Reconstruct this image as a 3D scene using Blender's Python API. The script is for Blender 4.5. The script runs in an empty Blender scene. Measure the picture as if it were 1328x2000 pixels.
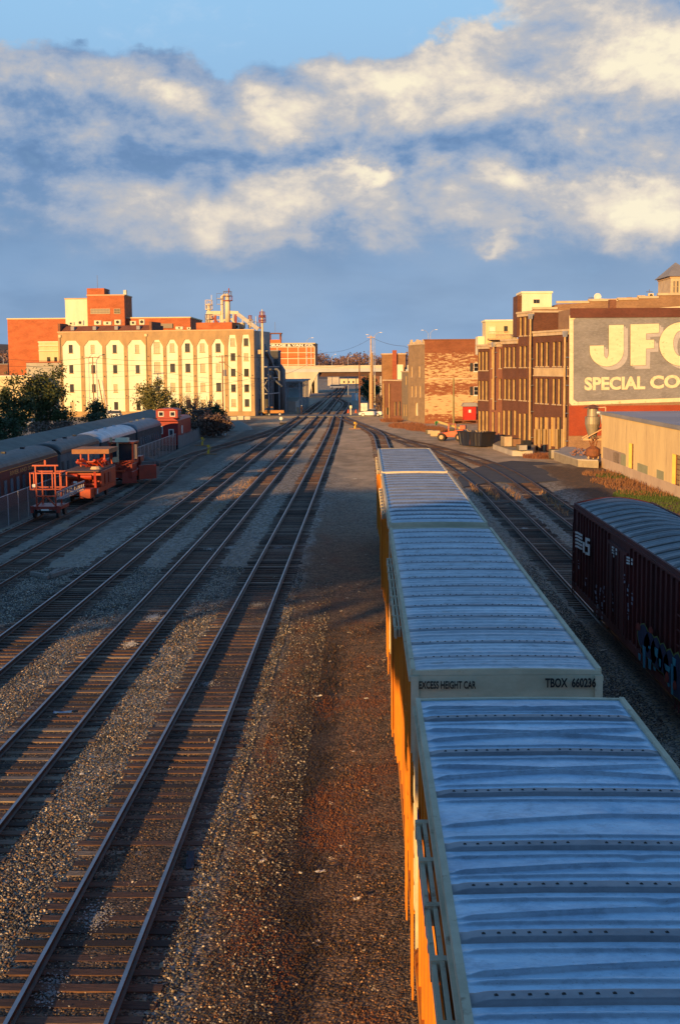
import bpy, math, random
from mathutils import Vector, Matrix, noise as mnoise
R = math.radians
rnd = random.Random(7)
scene = bpy.context.scene
COL = scene.collection

# ------------------------------------------------------------------ camera
CAM = Vector((0.0, 0.0, 9.72))
F = 2550.0                                   # focal length in photo pixels (photo 1328 x 2000)
YAW, PITCH, ROLL = R(1.15), R(6.42), R(0.45)
fwd = Vector((-math.sin(YAW) * math.cos(PITCH), math.cos(YAW) * math.cos(PITCH), -math.sin(PITCH)))
rt0 = fwd.cross(Vector((0, 0, 1))).normalized()
up0 = rt0.cross(fwd)
rt = rt0 * math.cos(ROLL) - up0 * math.sin(ROLL)
up = up0 * math.cos(ROLL) + rt0 * math.sin(ROLL)
cam = bpy.data.objects.new("camera", bpy.data.cameras.new("camera"))
COL.objects.link(cam)
m = Matrix((rt, up, -fwd)).transposed().to_4x4()
m.translation = CAM
cam.matrix_world = m
cam.data.sensor_fit = 'VERTICAL'
cam.data.sensor_height = 24.0
cam.data.lens = F / 2000.0 * 24.0
cam.data.clip_start = 0.2
cam.data.clip_end = 9000
scene.camera = cam


def ray(px, py):
    return (fwd + rt * ((px - 664) / F) + up * ((1000 - py) / F)).normalized()


def gz(px, py, z=0.0):
    """point of the photo's pixel (px,py) at height z"""
    d = ray(px, py)
    t = (z - CAM.z) / d.z
    return CAM + d * t


def gy(px, py, Y):
    d = ray(px, py)
    return CAM + d * (Y / d.y)


# ------------------------------------------------------------------ node helper
class E:
    """tiny arithmetic on shader sockets"""
    def __init__(s, nt, sock): s.nt, s.s = nt, sock
    def _m(s, op, *a):
        n = s.nt.nodes.new('ShaderNodeMath'); n.operation = op
        for i, x in enumerate((s,) + a):
            if isinstance(x, E): s.nt.links.new(x.s, n.inputs[i])
            else: n.inputs[i].default_value = x
        return E(s.nt, n.outputs[0])
    def __add__(s, o): return s._m('ADD', o)
    __radd__ = __add__
    def __sub__(s, o): return s._m('SUBTRACT', o)
    def __rsub__(s, o): return (s * -1.0) + o
    def __mul__(s, o): return s._m('MULTIPLY', o)
    __rmul__ = __mul__
    def __truediv__(s, o): return s._m('DIVIDE', o)
    def fn(s, op, *a): return s._m(op, *a)
    def clamp(s):
        n = s.nt.nodes.new('ShaderNodeClamp'); s.nt.links.new(s.s, n.inputs[0]); return E(s.nt, n.outputs[0])
    def ss(s, a, b):
        n = s.nt.nodes.new('ShaderNodeMapRange'); n.interpolation_type = 'SMOOTHSTEP'
        s.nt.links.new(s.s, n.inputs[0]); n.inputs[1].default_value = a; n.inputs[2].default_value = b
        return E(s.nt, n.outputs[0])


def mixc(nt, f, a, b, mode='MIX'):
    n = nt.nodes.new('ShaderNodeMix'); n.data_type = 'RGBA'; n.blend_type = mode
    for i, x in ((0, f), (6, a), (7, b)):
        if isinstance(x, E): nt.links.new(x.s, n.inputs[i])
        elif isinstance(x, bpy.types.NodeSocket): nt.links.new(x, n.inputs[i])
        elif i == 0: n.inputs[i].default_value = x
        else: n.inputs[i].default_value = (*x[:3], 1)
    return n.outputs[2]


def vscale(nt, vec, sc, off=(0, 0, 0)):
    n = nt.nodes.new('ShaderNodeMapping'); nt.links.new(vec, n.inputs[0])
    n.inputs['Scale'].default_value = sc; n.inputs['Location'].default_value = off
    return n.outputs[0]


def noise(nt, vec, scale, detail=4, rough=0.55, dist=0.0):
    n = nt.nodes.new('ShaderNodeTexNoise'); nt.links.new(vec, n.inputs['Vector'])
    n.inputs['Scale'].default_value = scale; n.inputs['Detail'].default_value = detail
    n.inputs['Roughness'].default_value = rough; n.inputs['Distortion'].default_value = dist
    return E(nt, n.outputs['Fac'])


# ------------------------------------------------------------------ sun and sky
SUN_EL, SUN_AZ = R(9.0), R(28)               # light travels towards +Y, 20 degrees to the right
sun = bpy.data.objects.new("sun", bpy.data.lights.new("sun", 'SUN'))
COL.objects.link(sun)
sd = Vector((math.sin(SUN_AZ) * math.cos(SUN_EL), math.cos(SUN_AZ) * math.cos(SUN_EL), -math.sin(SUN_EL)))
sun.rotation_euler = sd.to_track_quat('-Z', 'Y').to_euler()
sun.data.energy = 5.0
sun.data.color = (1.0, 0.56, 0.175)
sun.data.angle = R(0.6)

w = bpy.data.worlds.new("World"); scene.world = w; w.use_nodes = True
nt = w.node_tree; nt.nodes.clear()
tc = nt.nodes.new('ShaderNodeTexCoord'); D = tc.outputs['Generated']
sx = nt.nodes.new('ShaderNodeSeparateXYZ'); nt.links.new(D, sx.inputs[0])
dx, dy, dz = (E(nt, sx.outputs[i]) for i in range(3))
az = dx.fn('ARCTAN2', dy)
el = dz.fn('ARCSINE')


def azel(px, py):
    d = ray(px, py)
    return math.atan2(d.x, d.y), math.asin(d.z)


# domain for cloud noise: direction, squashed in height so clouds lie flat
warp = noise(nt, vscale(nt, D, (1, 1, 1.5)), 13.0, 7, .58)
warp2 = noise(nt, vscale(nt, D, (1, 1, 1.5), (3, 1, 7)), 13.0, 7, .58)
azw = az + (warp - 0.5) * 0.13
elw = el + (warp2 - 0.5) * 0.085
K = 1 / 2550.0


def blob(px, py, rx, ry, amp, tilt=0.0):
    a, e = azel(px, py)
    u = azw - a; v = elw - e
    c, s_ = math.cos(tilt), math.sin(tilt)
    p = (u * c + v * s_) / (rx * K); q = (v * c - u * s_) / (ry * K)
    return (p * p + q * q).fn('MULTIPLY', -1.0).fn('EXPONENT') * amp


def total(bl):
    t = None
    for b in bl:
        x = blob(*b); t = x if t is None else t + x
    return t


SQ = (1, 1, 1.7)
n_l = noise(nt, vscale(nt, D, SQ, (2, 4, 1)), 5.5, 3, .5)
n_a = noise(nt, vscale(nt, D, SQ), 12.0, 10, 0.58, 0.15)
n_b = noise(nt, vscale(nt, D, SQ, (-0.012, 0, -0.020)), 12.0, 10, 0.58, 0.15)
n_f = noise(nt, vscale(nt, D, SQ, (1, 5, 2)), 42.0, 8, 0.62, 0.3)
relief = (n_a - n_b)
# light / dark of the clouds, as soft blobs placed in the sky: (px, py, rx, ry, strength, tilt)
bright = total([(60, 135, 140, 40, .40, -.1), (-40, 160, 120, 40, .2), (350, 185, 70, 36, .62), (470, 235, 150, 55, .42, .2), (230, 235, 75, 38, .32),
                (640, 190, 190, 62, .48, .25), (860, 150, 160, 90, .48, .4), (1180, 150, 210, 120, .48, .2), (1300, 110, 110, 110, .62),
                (880, 60, 40, 34, .40), (715, 342, 90, 24, .80, .08), (590, 375, 130, 36, .34, .4), (470, 400, 100, 42, .30, .6), (1060, 352, 100, 28, .46, -.15),
                (1230, 385, 80, 44, .62, -.2), (1320, 395, 90, 60, .55), (990, 467, 34, 12, .38), (790, 115, 110, 40, .20), (300, 395, 90, 22, .16, .4),
                (560, 270, 120, 26, .16, .1), (480, 430, 330, 70, .30, .1), (930, 380, 300, 80, .34), (250, 310, 300, 90, .16), (800, 250, 260, 90, .14), (1150, 460, 240, 45, .14), (120, 380, 220, 50, .12), (1000, 30, 90, 40, .2)])
dark = total([(120, 300, 260, 90, .50), (560, 322, 210, 34, .75, .10), (480, 285, 120, 26, .22), (1090, 268, 180, 46, .70), (870, 305, 100, 30, .22),
              (170, 88, 34, 20, .50), (540, 105, 60, 16, .16), (380, 150, 80, 26, .20), (1240, 325, 60, 18, .3), (1180, 60, 120, 18, .12),
              (200, 440, 320, 60, .12), (150, 195, 110, 34, .42), (900, 300, 150, 30, .3), (420, 215, 60, 24, .2)])
clear = total([(250, 40, 380, 52, .80), (20, 40, 200, 50, .4), (690, 72, 170, 38, .60), (940, 42, 90, 34, .75), (600, 10, 520, 60, .8),
               (985, 225, 34, 50, .26), (450, 105, 90, 24, .28), (735, 298, 70, 18, .30), (1290, 310, 70, 22, .32), (200, 110, 60, 20, .3), (730, 265, 26, 60, .14)])
cover = (1.0 - (clear - (n_a - 0.5) * 1.7 - (n_l - .5) * .8 - bright * 0.40 - dark * 0.9).ss(0.12, 0.66))
namp = el.ss(R(2.5), R(9.0)) * 0.85 + 0.15
light = bright * 1.0 - dark * 0.52 + ((n_a - 0.5) * 0.80 + (n_l - .5) * .6 + relief * 2.4 + (n_f - .5) * .36) * namp
slate = mixc(nt, el.ss(R(0.0), R(9)), (0.275, 0.430, 0.660), (0.185, 0.315, 0.520))
slate = mixc(nt, (noise(nt, vscale(nt, D, (1, 1, 3.2)), 7.0, 6, .55) - .36).ss(0, .32) * .55, slate, (0.150, 0.260, 0.445))
slate = mixc(nt, n_l.ss(.42, .66) * .45, slate, (0.330, 0.450, 0.620))
cr = nt.nodes.new('ShaderNodeValToRGB'); nt.links.new((light * .62 + 0.33).clamp().s, cr.inputs[0])
el_ = cr.color_ramp.elements
el_[0].position = 0; el_[0].color = (0.125, 0.235, 0.440, 1)
el_[1].position = 1; el_[1].color = (1.0, 0.90, 0.68, 1)
for p, c in ((.20, (0.190, 0.315, 0.530, 1)), (.42, (0.36, 0.44, 0.58, 1)), (.62, (0.53, 0.53, 0.555, 1)), (.82, (0.82, 0.73, 0.62, 1))):
    e = el_.new(p); e.color = c
cloudmask = (light * 1.2 + dark * 0.9 + (el.ss(R(4.0), R(10.0)) * 0.66) - 0.04).ss(0.0, 0.62)
cloud = mixc(nt, cloudmask, slate, cr.outputs[0])
sky = nt.nodes.new('ShaderNodeTexSky'); sky.sky_type = 'NISHITA'; sky.sun_disc = False
sky.sun_elevation = SUN_EL; sky.sun_rotation = math.pi + SUN_AZ
nish = mixc(nt, 1.0, sky.outputs[0], (0.10, 0.10, 0.10), 'MULTIPLY')
blue = mixc(nt, el.ss(R(9), R(16)), (0.29, 0.50, 0.78), (0.34, 0.62, 0.93))
blue = mixc(nt, 0.12, blue, nish)
blue = mixc(nt, (n_f * .5 + n_l * .5).ss(.5, .72) * .30, blue, (.60, .72, .88))
col = mixc(nt, cover, blue, cloud)
# overhead and behind the viewer: unseen sky dimmed to cut fill light, bluer low down for roof reflections
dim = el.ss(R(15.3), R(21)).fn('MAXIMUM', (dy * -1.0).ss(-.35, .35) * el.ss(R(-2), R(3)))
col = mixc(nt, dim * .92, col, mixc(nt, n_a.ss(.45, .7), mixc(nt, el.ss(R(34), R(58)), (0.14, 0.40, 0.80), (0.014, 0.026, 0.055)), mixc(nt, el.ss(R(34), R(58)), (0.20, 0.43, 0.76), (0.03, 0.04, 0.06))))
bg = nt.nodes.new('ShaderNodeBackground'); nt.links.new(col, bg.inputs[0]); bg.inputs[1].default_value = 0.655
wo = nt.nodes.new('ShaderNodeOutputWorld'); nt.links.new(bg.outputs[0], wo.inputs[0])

scene.view_settings.view_transform = 'Standard'
scene.view_settings.look = 'None'
scene.view_settings.exposure = 0.58
scene.view_settings.gamma = 1.0

# ------------------------------------------------------------------ mesh helpers
class MB:
    def __init__(s, M=None):
        s.v, s.f, s.mi = [], [], []; s.M = M
    def add(s, vs, fs, mi=0):
        n = len(s.v)
        s.v += [tuple(s.M @ Vector(v)) for v in vs] if s.M else [tuple(v) for v in vs]
        s.f += [tuple(i + n for i in f) for f in fs]; s.mi += [mi] * len(fs)
        return s
    def box(s, x0, x1, y0, y1, z0, z1, mi=0):
        if x0 > x1: x0, x1 = x1, x0
        if y0 > y1: y0, y1 = y1, y0
        if z0 > z1: z0, z1 = z1, z0
        return s.add([(x0, y0, z0), (x1, y0, z0), (x1, y1, z0), (x0, y1, z0), (x0, y0, z1), (x1, y0, z1), (x1, y1, z1), (x0, y1, z1)],
                     [(0, 3, 2, 1), (4, 5, 6, 7), (0, 1, 5, 4), (1, 2, 6, 5), (2, 3, 7, 6), (3, 0, 4, 7)], mi)
    def beam(s, a, b, w=.1, h=None, mi=0):
        """a box section bar from a to b"""
        a, b = Vector(a), Vector(b); h = h or w; d = (b - a).normalized()
        u = d.cross(Vector((0, 0, 1)));
        u = Vector((1, 0, 0)) if u.length < 1e-4 else u.normalized()
        v = u.cross(d); u *= w / 2; v *= h / 2
        p = [a - u - v, a + u - v, a + u + v, a - u + v, b - u - v, b + u - v, b + u + v, b - u + v]
        return s.add(p, [(0, 1, 2, 3), (7, 6, 5, 4), (0, 4, 5, 1), (1, 5, 6, 2), (2, 6, 7, 3), (3, 7, 4, 0)], mi)
    def tube(s, pts, r, n=8, mi=0, cap=True):
        pts = [Vector(p) for p in pts]; rs = r if isinstance(r, (list, tuple)) else [r] * len(pts)
        vs, fs = [], []; u = None
        for i, p in enumerate(pts):
            t = (pts[min(i + 1, len(pts) - 1)] - pts[max(i - 1, 0)]).normalized()
            if u is None:
                u = t.cross(Vector((0, 0, 1)))
                if u.length < 1e-3: u = t.cross(Vector((0, 1, 0)))
            u = (u - t * u.dot(t)).normalized(); v = t.cross(u)
            for k in range(n):
                a = 2 * math.pi * k / n
                vs.append(p + (u * math.cos(a) + v * math.sin(a)) * rs[i])
        for i in range(len(pts) - 1):
            for k in range(n):
                k2 = (k + 1) % n
                fs.append((i * n + k, i * n + k2, (i + 1) * n + k2, (i + 1) * n + k))
        if cap:
            fs.append(tuple(reversed(range(n)))); fs.append(tuple(range((len(pts) - 1) * n, len(pts) * n)))
        return s.add(vs, fs, mi)
    def prism(s, poly, y0, y1, mi=0):
        """polygon in x,z pulled from y0 to y1"""
        n = len(poly)
        vs = [(x, y0, z) for x, z in poly] + [(x, y1, z) for x, z in poly]
        return s.add(vs, [tuple(range(n)), tuple(reversed(range(n, 2 * n)))] + [(i, i + n, (i + 1) % n + n, (i + 1) % n) for i in range(n)], mi)
    def prismx(s, poly, x0, x1, mi=0):
        """polygon in y,z pulled from x0 to x1"""
        n = len(poly)
        vs = [(x0, y, z) for y, z in poly] + [(x1, y, z) for y, z in poly]
        return s.add(vs, [tuple(reversed(range(n))), tuple(range(n, 2 * n))] + [((i + 1) % n, (i + 1) % n + n, i + n, i) for i in range(n)], mi)
    def prismz(s, poly, z0, z1, mi=0):
        n = len(poly)
        vs = [(x, y, z0) for x, y in poly] + [(x, y, z1) for x, y in poly]
        return s.add(vs, [tuple(reversed(range(n))), tuple(range(n, 2 * n))] + [(i, (i + 1) % n, (i + 1) % n + n, i + n) for i in range(n)], mi)
    def build(s, name, mats, parent=None, smooth=False, bevel=0.0):
        me = bpy.data.meshes.new(name); me.from_pydata(s.v, [], s.f)
        mats = mats if isinstance(mats, (list, tuple)) else [mats]
        for x in mats: me.materials.append(x)
        if len(mats) > 1: me.polygons.foreach_set('material_index', s.mi)
        if smooth: me.polygons.foreach_set('use_smooth', [True] * len(me.polygons))
        me.update()
        o = bpy.data.objects.new(name, me); COL.objects.link(o)
        if parent: o.parent = parent
        if bevel:
            b = o.modifiers.new('bevel', 'BEVEL'); b.width = bevel; b.segments = 1; b.limit_method = 'ANGLE'
        return o


def tag(o, label=None, cat=None, group=None, kind=None):
    if label: o['label'] = label
    if cat: o['category'] = cat
    if group: o['group'] = group
    if kind: o['kind'] = kind
    return o


def thing(name, label, cat, loc=(0, 0, 0), rz=0.0, group=None):
    o = bpy.data.objects.new(name, None); COL.objects.link(o)
    o.location = loc; o.rotation_euler = (0, 0, rz); o.empty_display_size = .3
    return tag(o, label, cat, group)


def inst(src, parent, loc, rz=0.0, sc=None, name=None):
    """another object of the same mesh"""
    o = src.copy(); COL.objects.link(o); o.parent = parent; o.location = loc; o.rotation_euler = (0, 0, rz)
    if sc: o.scale = sc
    return o


def copy_tree(o, parent=None):
    c = o.copy(); COL.objects.link(c); c.parent = parent
    for ch in [x for x in COL.objects if x.parent == o]: copy_tree(ch, c)
    return c


class FR:
    """upright working frame: u along the wall (left to right as seen), y into it"""
    def __init__(s, p0, p1):
        s.o = Vector((p0[0], p0[1], 0)); d = Vector((p1[0] - p0[0], p1[1] - p0[1], 0)); s.len = d.length
        s.d = d.normalized(); s.rz = math.atan2(d.y, d.x); s.n = Vector((-s.d.y, s.d.x, 0))
    def uz(s, px, py):
        r = ray(px, py); t = (s.o - CAM).dot(s.n) / r.dot(s.n); p = CAM + r * t
        return (p - s.o).dot(s.d), p.z
    def u(s, px, py=760): return s.uz(px, py)[0]
    def z(s, px, py): return s.uz(px, py)[1]
    def w(s, u, y=0, z=0):
        p = s.o + s.d * u + s.n * y; return (p.x, p.y, z)


def text_mesh(txt, h, w=None, depth=0.01, bold=0.0, spacing=1.0):
    """lettering lying in x,z, lower left at the origin, facing -y; h = cap height"""
    cu = bpy.data.curves.new('lettering', 'FONT'); cu.body = txt; cu.size = h / 0.69; cu.extrude = depth / 2
    cu.offset = bold; cu.space_character = spacing; cu.resolution_u = 3
    o = bpy.data.objects.new('lettering', cu); COL.objects.link(o)
    bpy.context.view_layer.update()
    me = bpy.data.meshes.new_from_object(o.evaluated_get(bpy.context.evaluated_depsgraph_get()))
    COL.objects.unlink(o); bpy.data.objects.remove(o)
    xs = [v.co.x for v in me.vertices]; x0, x1 = min(xs), max(xs)
    k = w / (x1 - x0) if w else 1.0
    for v in me.vertices: v.co = Vector(((v.co.x - x0) * k, -v.co.z, v.co.y))
    return me


def text_obj(name, txt, h, w, mat, parent, loc, rz=0.0, **kw):
    me = text_mesh(txt, h, w, **kw); me.name = name; me.materials.clear(); me.materials.append(mat)
    o = bpy.data.objects.new(name, me); COL.objects.link(o); o.parent = parent; o.location = loc; o.rotation_euler = (0, 0, rz)
    return o


def wall_grid(mb, x0, x1, z0, z1, ops, y=0.0, depth=0.25, mi=0, rmi=0):
    """front wall facing -y with real openings (a,b,c,d) and their reveals"""
    xs = sorted({x0, x1} | {min(max(v, x0), x1) for o in ops for v in o[:2]})
    zs = sorted({z0, z1} | {min(max(v, z0), z1) for o in ops for v in o[2:4]})
    for i in range(len(xs) - 1):
        for j in range(len(zs) - 1):
            cx, cz = (xs[i] + xs[i + 1]) / 2, (zs[j] + zs[j + 1]) / 2
            if any(o[0] < cx < o[1] and o[2] < cz < o[3] for o in ops): continue
            mb.add([(xs[i], y, zs[j]), (xs[i + 1], y, zs[j]), (xs[i + 1], y, zs[j + 1]), (xs[i], y, zs[j + 1])], [(0, 1, 2, 3)], mi)
    for a, b, c, d in [o[:4] for o in ops]:
        Y = y + depth
        mb.add([(a, y, c), (a, Y, c), (a, Y, d), (a, y, d)], [(0, 1, 2, 3)], rmi)
        mb.add([(b, y, c), (b, y, d), (b, Y, d), (b, Y, c)], [(0, 1, 2, 3)], rmi)
        mb.add([(a, y, d), (a, Y, d), (b, Y, d), (b, y, d)], [(0, 1, 2, 3)], rmi)
        mb.add([(a, y, c), (b, y, c), (b, Y, c), (a, Y, c)], [(0, 1, 2, 3)], rmi)
    return mb


def shell(mb, x0, x1, D, z0, z1, mi=0, front=False, roof_drop=0.5, rmi=None):
    """sides, back and roof of a building whose front is at y=0"""
    q = mb.add
    q([(x0, D, z0), (x0, 0, z0), (x0, 0, z1), (x0, D, z1)], [(0, 1, 2, 3)], mi)
    q([(x1, 0, z0), (x1, D, z0), (x1, D, z1), (x1, 0, z1)], [(0, 1, 2, 3)], mi)
    q([(x1, D, z0), (x0, D, z0), (x0, D, z1), (x1, D, z1)], [(0, 1, 2, 3)], mi)
    if front: q([(x0, 0, z0), (x1, 0, z0), (x1, 0, z1), (x0, 0, z1)], [(0, 1, 2, 3)], mi)
    q([(x0, 0, z1), (x1, 0, z1), (x1, D, z1), (x0, D, z1)], [(0, 1, 2, 3)], mi if rmi is None else rmi)
    return mb


_wcache = {}
def window(parent, u, z, wd, h, y, cols, rows, fm, pm, sill=None, arch=False, blind=None):
    """window of pane + frame (+ sill) set back at y; u,z = lower centre"""
    key = (round(wd, 2), round(h, 2), cols, rows, fm.name, pm.name, arch, blind.name if blind else '', sill.name if sill else '')
    if key not in _wcache:
        p = MB().box(-wd / 2, wd / 2, 0, .03, 0, h).build('window', pm, parent)
        f = MB(); t = min(.07, wd * .09)
        for a, b, c, d in ((-wd / 2, -wd / 2 + t, 0, h), (wd / 2 - t, wd / 2, 0, h), (-wd / 2 + t, wd / 2 - t, 0, t), (-wd / 2 + t, wd / 2 - t, h - t, h)):
            f.box(a, b, -.06, -.003, c, d)
        for i in range(1, cols): f.box(-wd / 2 + wd * i / cols - .018, -wd / 2 + wd * i / cols + .018, -.04, -.004, t, h - t)
        for i in range(1, rows): f.box(-wd / 2 + t, wd / 2 - t, -.05, -.005, h * i / rows - .022, h * i / rows + .022)
        fo = f.build('frame', fm, p)
        kids = [fo]
        if blind:
            kids.append(MB().box(-wd / 2 + t, wd / 2 - t, -.012, -.006, h * .45, h - t).build('blind', blind, p))
        if sill:
            kids.append(MB().box(-wd / 2 - .08, wd / 2 + .08, -y - .08, -.06, -.13, -.003).build('sill', sill, p))
        if arch:
            a = [(-wd / 2, h + .001), (-wd / 2, h - wd * .16)] + [(-wd / 2 * math.cos(math.pi * k / 8) , h - wd * .16 + wd * .15 * math.sin(math.pi * k / 8)) for k in range(1, 8)] + [(wd / 2, h - wd * .16), (wd / 2, h + .001)]
            kids.append(MB().prism(a, -.09, -.07).build('arch', fm, p))
        _wcache[key] = (p, kids)
        p.location = (u, y, z); return p
    p0, kids = _wcache[key]
    p = inst(p0, parent, (u, y, z))
    for k in kids:
        c = k.copy(); COL.objects.link(c); c.parent = p
    return p


# ------------------------------------------------------------------ materials
_m = {}
def mat(name, c1, c2=None, scale=1.0, stretch=(1, 1, 1), rough=.8, metal=0.0, bump=0.0, bscale=None, fine=0.25, spec=None, vary=0.0, lo=.35, hi=.68, rust=None):
    if name in _m: return _m[name]
    M = bpy.data.materials.new(name); M.use_nodes = True; nt = M.node_tree
    bs = nt.nodes['Principled BSDF']; tc = nt.nodes.new('ShaderNodeTexCoord')
    co = tc.outputs['Object']; v = vscale(nt, co, stretch)
    c2 = c2 or tuple(x * .7 for x in c1)
    n1 = noise(nt, v, scale, 6, .6)
    n2 = noise(nt, v, scale * 9.3, 4, .7)
    f = (n1 * (1 - fine) + n2 * fine).ss(lo, hi)
    c = mixc(nt, f, c1, c2)
    if rust:
        rf = noise(nt, vscale(nt, co, (stretch[0] * 1.3, stretch[1] * 1.3, stretch[2] * .7), (5, 2, 1)), scale * 2.1, 6, .65).ss(.58, .70)
        c = mixc(nt, rf * 0.8, c, rust)
    if vary:
        oi = nt.nodes.new('ShaderNodeObjectInfo'); r = E(nt, oi.outputs['Random'])
        hsv = nt.nodes.new('ShaderNodeHueSaturation'); nt.links.new(c, hsv.inputs['Color'])
        nt.links.new((r * (2 * vary) + (1 - vary)).s, hsv.inputs['Value']); c = hsv.outputs[0]
    nt.links.new(c, bs.inputs['Base Color'])
    rr = noise(nt, v, scale * 3.1, 3) * 0.25 + (rough - .12)
    nt.links.new(rr.clamp().s, bs.inputs['Roughness'])
    bs.inputs['Metallic'].default_value = metal
    if spec is not None: bs.inputs['Specular IOR Level'].default_value = spec
    if bump:
        b = nt.nodes.new('ShaderNodeBump'); b.inputs['Strength'].default_value = min(1, bump)
        b.inputs['Distance'].default_value = .03 * max(1, bump)
        nt.links.new(noise(nt, v, bscale or scale * 6, 5, .7).s, b.inputs['Height']); nt.links.new(b.outputs[0], bs.inputs['Normal'])
    _m[name] = M; return M


def brick(name, c1, c2, mortar=(.30, .24, .18), patch=None, patch_z=None, scale=1.0, pm=(.55, .62)):
    """brick wall: courses along the wall, weathering, optional old paint worn off in flakes"""
    if name in _m: return _m[name]
    M = bpy.data.materials.new(name); M.use_nodes = True; nt = M.node_tree
    bs = nt.nodes['Principled BSDF']; tc = nt.nodes.new('ShaderNodeTexCoord'); co = tc.outputs['Object']
    sp = nt.nodes.new('ShaderNodeSeparateXYZ'); nt.links.new(co, sp.inputs[0])
    cb = nt.nodes.new('ShaderNodeCombineXYZ')
    nt.links.new((E(nt, sp.outputs[0]) + E(nt, sp.outputs[1])).s, cb.inputs[0]); nt.links.new(sp.outputs[2], cb.inputs[1])
    bt = nt.nodes.new('ShaderNodeTexBrick'); nt.links.new(cb.outputs[0], bt.inputs['Vector'])
    bt.inputs['Scale'].default_value = 2.2 * scale; bt.inputs['Mortar Size'].default_value = .02; bt.inputs['Bias'].default_value = -.1
    bt.inputs['Color1'].default_value = (*c1, 1); bt.inputs['Color2'].default_value = (*c2, 1); bt.inputs['Mortar'].default_value = (*mortar, 1)
    n1 = noise(nt, vscale(nt, co, (.5, .5, 1.2)), .8, 6, .65).ss(.35, .7)
    c = mixc(nt, n1 * .55, bt.outputs['Color'], tuple(x * .45 for x in c1))
    n3 = noise(nt, vscale(nt, co, (1, 1, 4)), 2.3, 4, .7).ss(.5, .62)
    c = mixc(nt, n3 * .35, c, tuple(min(1, x * 1.5) for x in c2))
    if patch:
        f = noise(nt, vscale(nt, co, (.8, .8, 3.2)), 1.1, 8, .72)
        if patch_z:
            z = E(nt, sp.outputs[2]); wob = (noise(nt, co, .25, 2) - .5) * 1.2
            for lo, hi, k in patch_z: f = f + ((z + wob).ss(lo - .25, lo + .25) * (1.0 - (z + wob).ss(hi - .25, hi + .25))) * k
        c = mixc(nt, f.ss(*pm), c, patch)
    nt.links.new(c, bs.inputs['Base Color']); bs.inputs['Roughness'].default_value = .9
    b = nt.nodes.new('ShaderNodeBump'); b.inputs['Strength'].default_value = .5; b.inputs['Distance'].default_value = .02
    nt.links.new(bt.outputs['Fac'], b.inputs['Height']); b.invert = True; nt.links.new(b.outputs[0], bs.inputs['Normal'])
    _m[name] = M; return M


def glass(name, c=(.03, .035, .045), rough=.12):
    if name in _m: return _m[name]
    M = bpy.data.materials.new(name); M.use_nodes = True; nt = M.node_tree; bs = nt.nodes['Principled BSDF']
    oi = nt.nodes.new('ShaderNodeObjectInfo'); r = E(nt, oi.outputs['Random'])
    nt.links.new(mixc(nt, r, tuple(x * .5 for x in c), tuple(x * 1.7 for x in c)), bs.inputs['Base Color'])
    bs.inputs['Roughness'].default_value = rough; _m[name] = M; return M


tan_trim = mat('tan_trim', (.62, .42, .24), (.50, .33, .19), .6)
white_wall = mat('white_wall', (.82, .80, .60), (.60, .56, .42), .55, (1, 1, .22), fine=.35, bump=.2, hi=.78)
factory_tan = mat('factory_tan', (.43, .285, .135), (.31, .21, .105), .6, (1, 1, .5), bump=.2)
red_brick = brick('red_brick', (.40, .095, .04), (.33, .075, .035), (.36, .14, .08))
orange_brick = brick('orange_brick', (.52, .14, .045), (.44, .115, .04), (.5, .2, .1))
old_brick = brick('old_brick', (.26, .105, .055), (.19, .075, .042), (.22, .13, .08))
cream = mat('cream', (.70, .58, .34), (.60, .49, .28), .4, (1, 1, .4))
cream_bright = mat('cream_bright', (.80, .74, .52), (.68, .62, .44), .5, (1, 1, .4))
dark_glass = glass('dark_glass')
dull_glass = glass('dull_glass', (.16, .13, .09), .35)
blind_m = mat('blind', (.55, .47, .32), (.42, .36, .25), 2)
frame_dark = mat('frame_dark', (.05, .04, .035), (.03, .025, .02), 3)
frame_cream = mat('frame_cream', (.62, .52, .32), (.5, .42, .26), 3)
frame_white = mat('frame_white', (.75, .72, .66), (.6, .58, .52), 3)
roof_dark = mat('roof_dark', (.09, .07, .06), (.06, .05, .045), .6)
roof_grey = mat('roof_grey', (.30, .29, .29), (.22, .215, .22), .25, bump=.2)
steel = mat('steel', (.34, .35, .37), (.25, .25, .27), 1.4, rough=.5, metal=.6)
galv = mat('galv', (.52, .53, .55), (.38, .39, .41), 2, rough=.5, metal=.5)
rusty = mat('rusty', (.24, .085, .035), (.12, .05, .03), 2.5, bump=.3)
wood_pole = mat('wood_pole', (.34, .19, .10), (.22, .12, .07), 1.2, (6, 6, .6))
wood_pale = mat('wood_pale', (.60, .42, .24), (.46, .31, .18), 1.2, (6, 6, .6))
concrete = mat('concrete', (.46, .42, .36), (.33, .30, .26), .5, bump=.3)
concrete_warm = mat('concrete_warm', (.62, .55, .40), (.50, .44, .32), .3, (1, 1, .5))
black = mat('black', (.018, .018, .02), (.03, .028, .028), 2, rough=.6)
rubber = mat('rubber', (.02, .02, .02), (.035, .03, .028), 4)

# ------------------------------------------------------------------ ground
def gh(x, y):
    z = -0.185
    if x < -22.4 and y < 230: z -= min(1, (-22.4 - x) / 2.0) * .75 * min(1, max(0, (230 - y) / 40))
    if -3.0 < x < 1.0 and y < 150: z -= .06 * math.sin((x + 3) / 4 * math.pi)
    z += .035 * (mnoise.noise(Vector((x * .35, y * .12, 0)))) + .02 * mnoise.noise(Vector((x * 1.4, y * .9, 3)))
    if x > 15.2 and y < 128: z += min(1, (x - 15.2) / 4) * .18
    if y > 450 or x < -75 or x > 70: z = -.25
    return z

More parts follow.
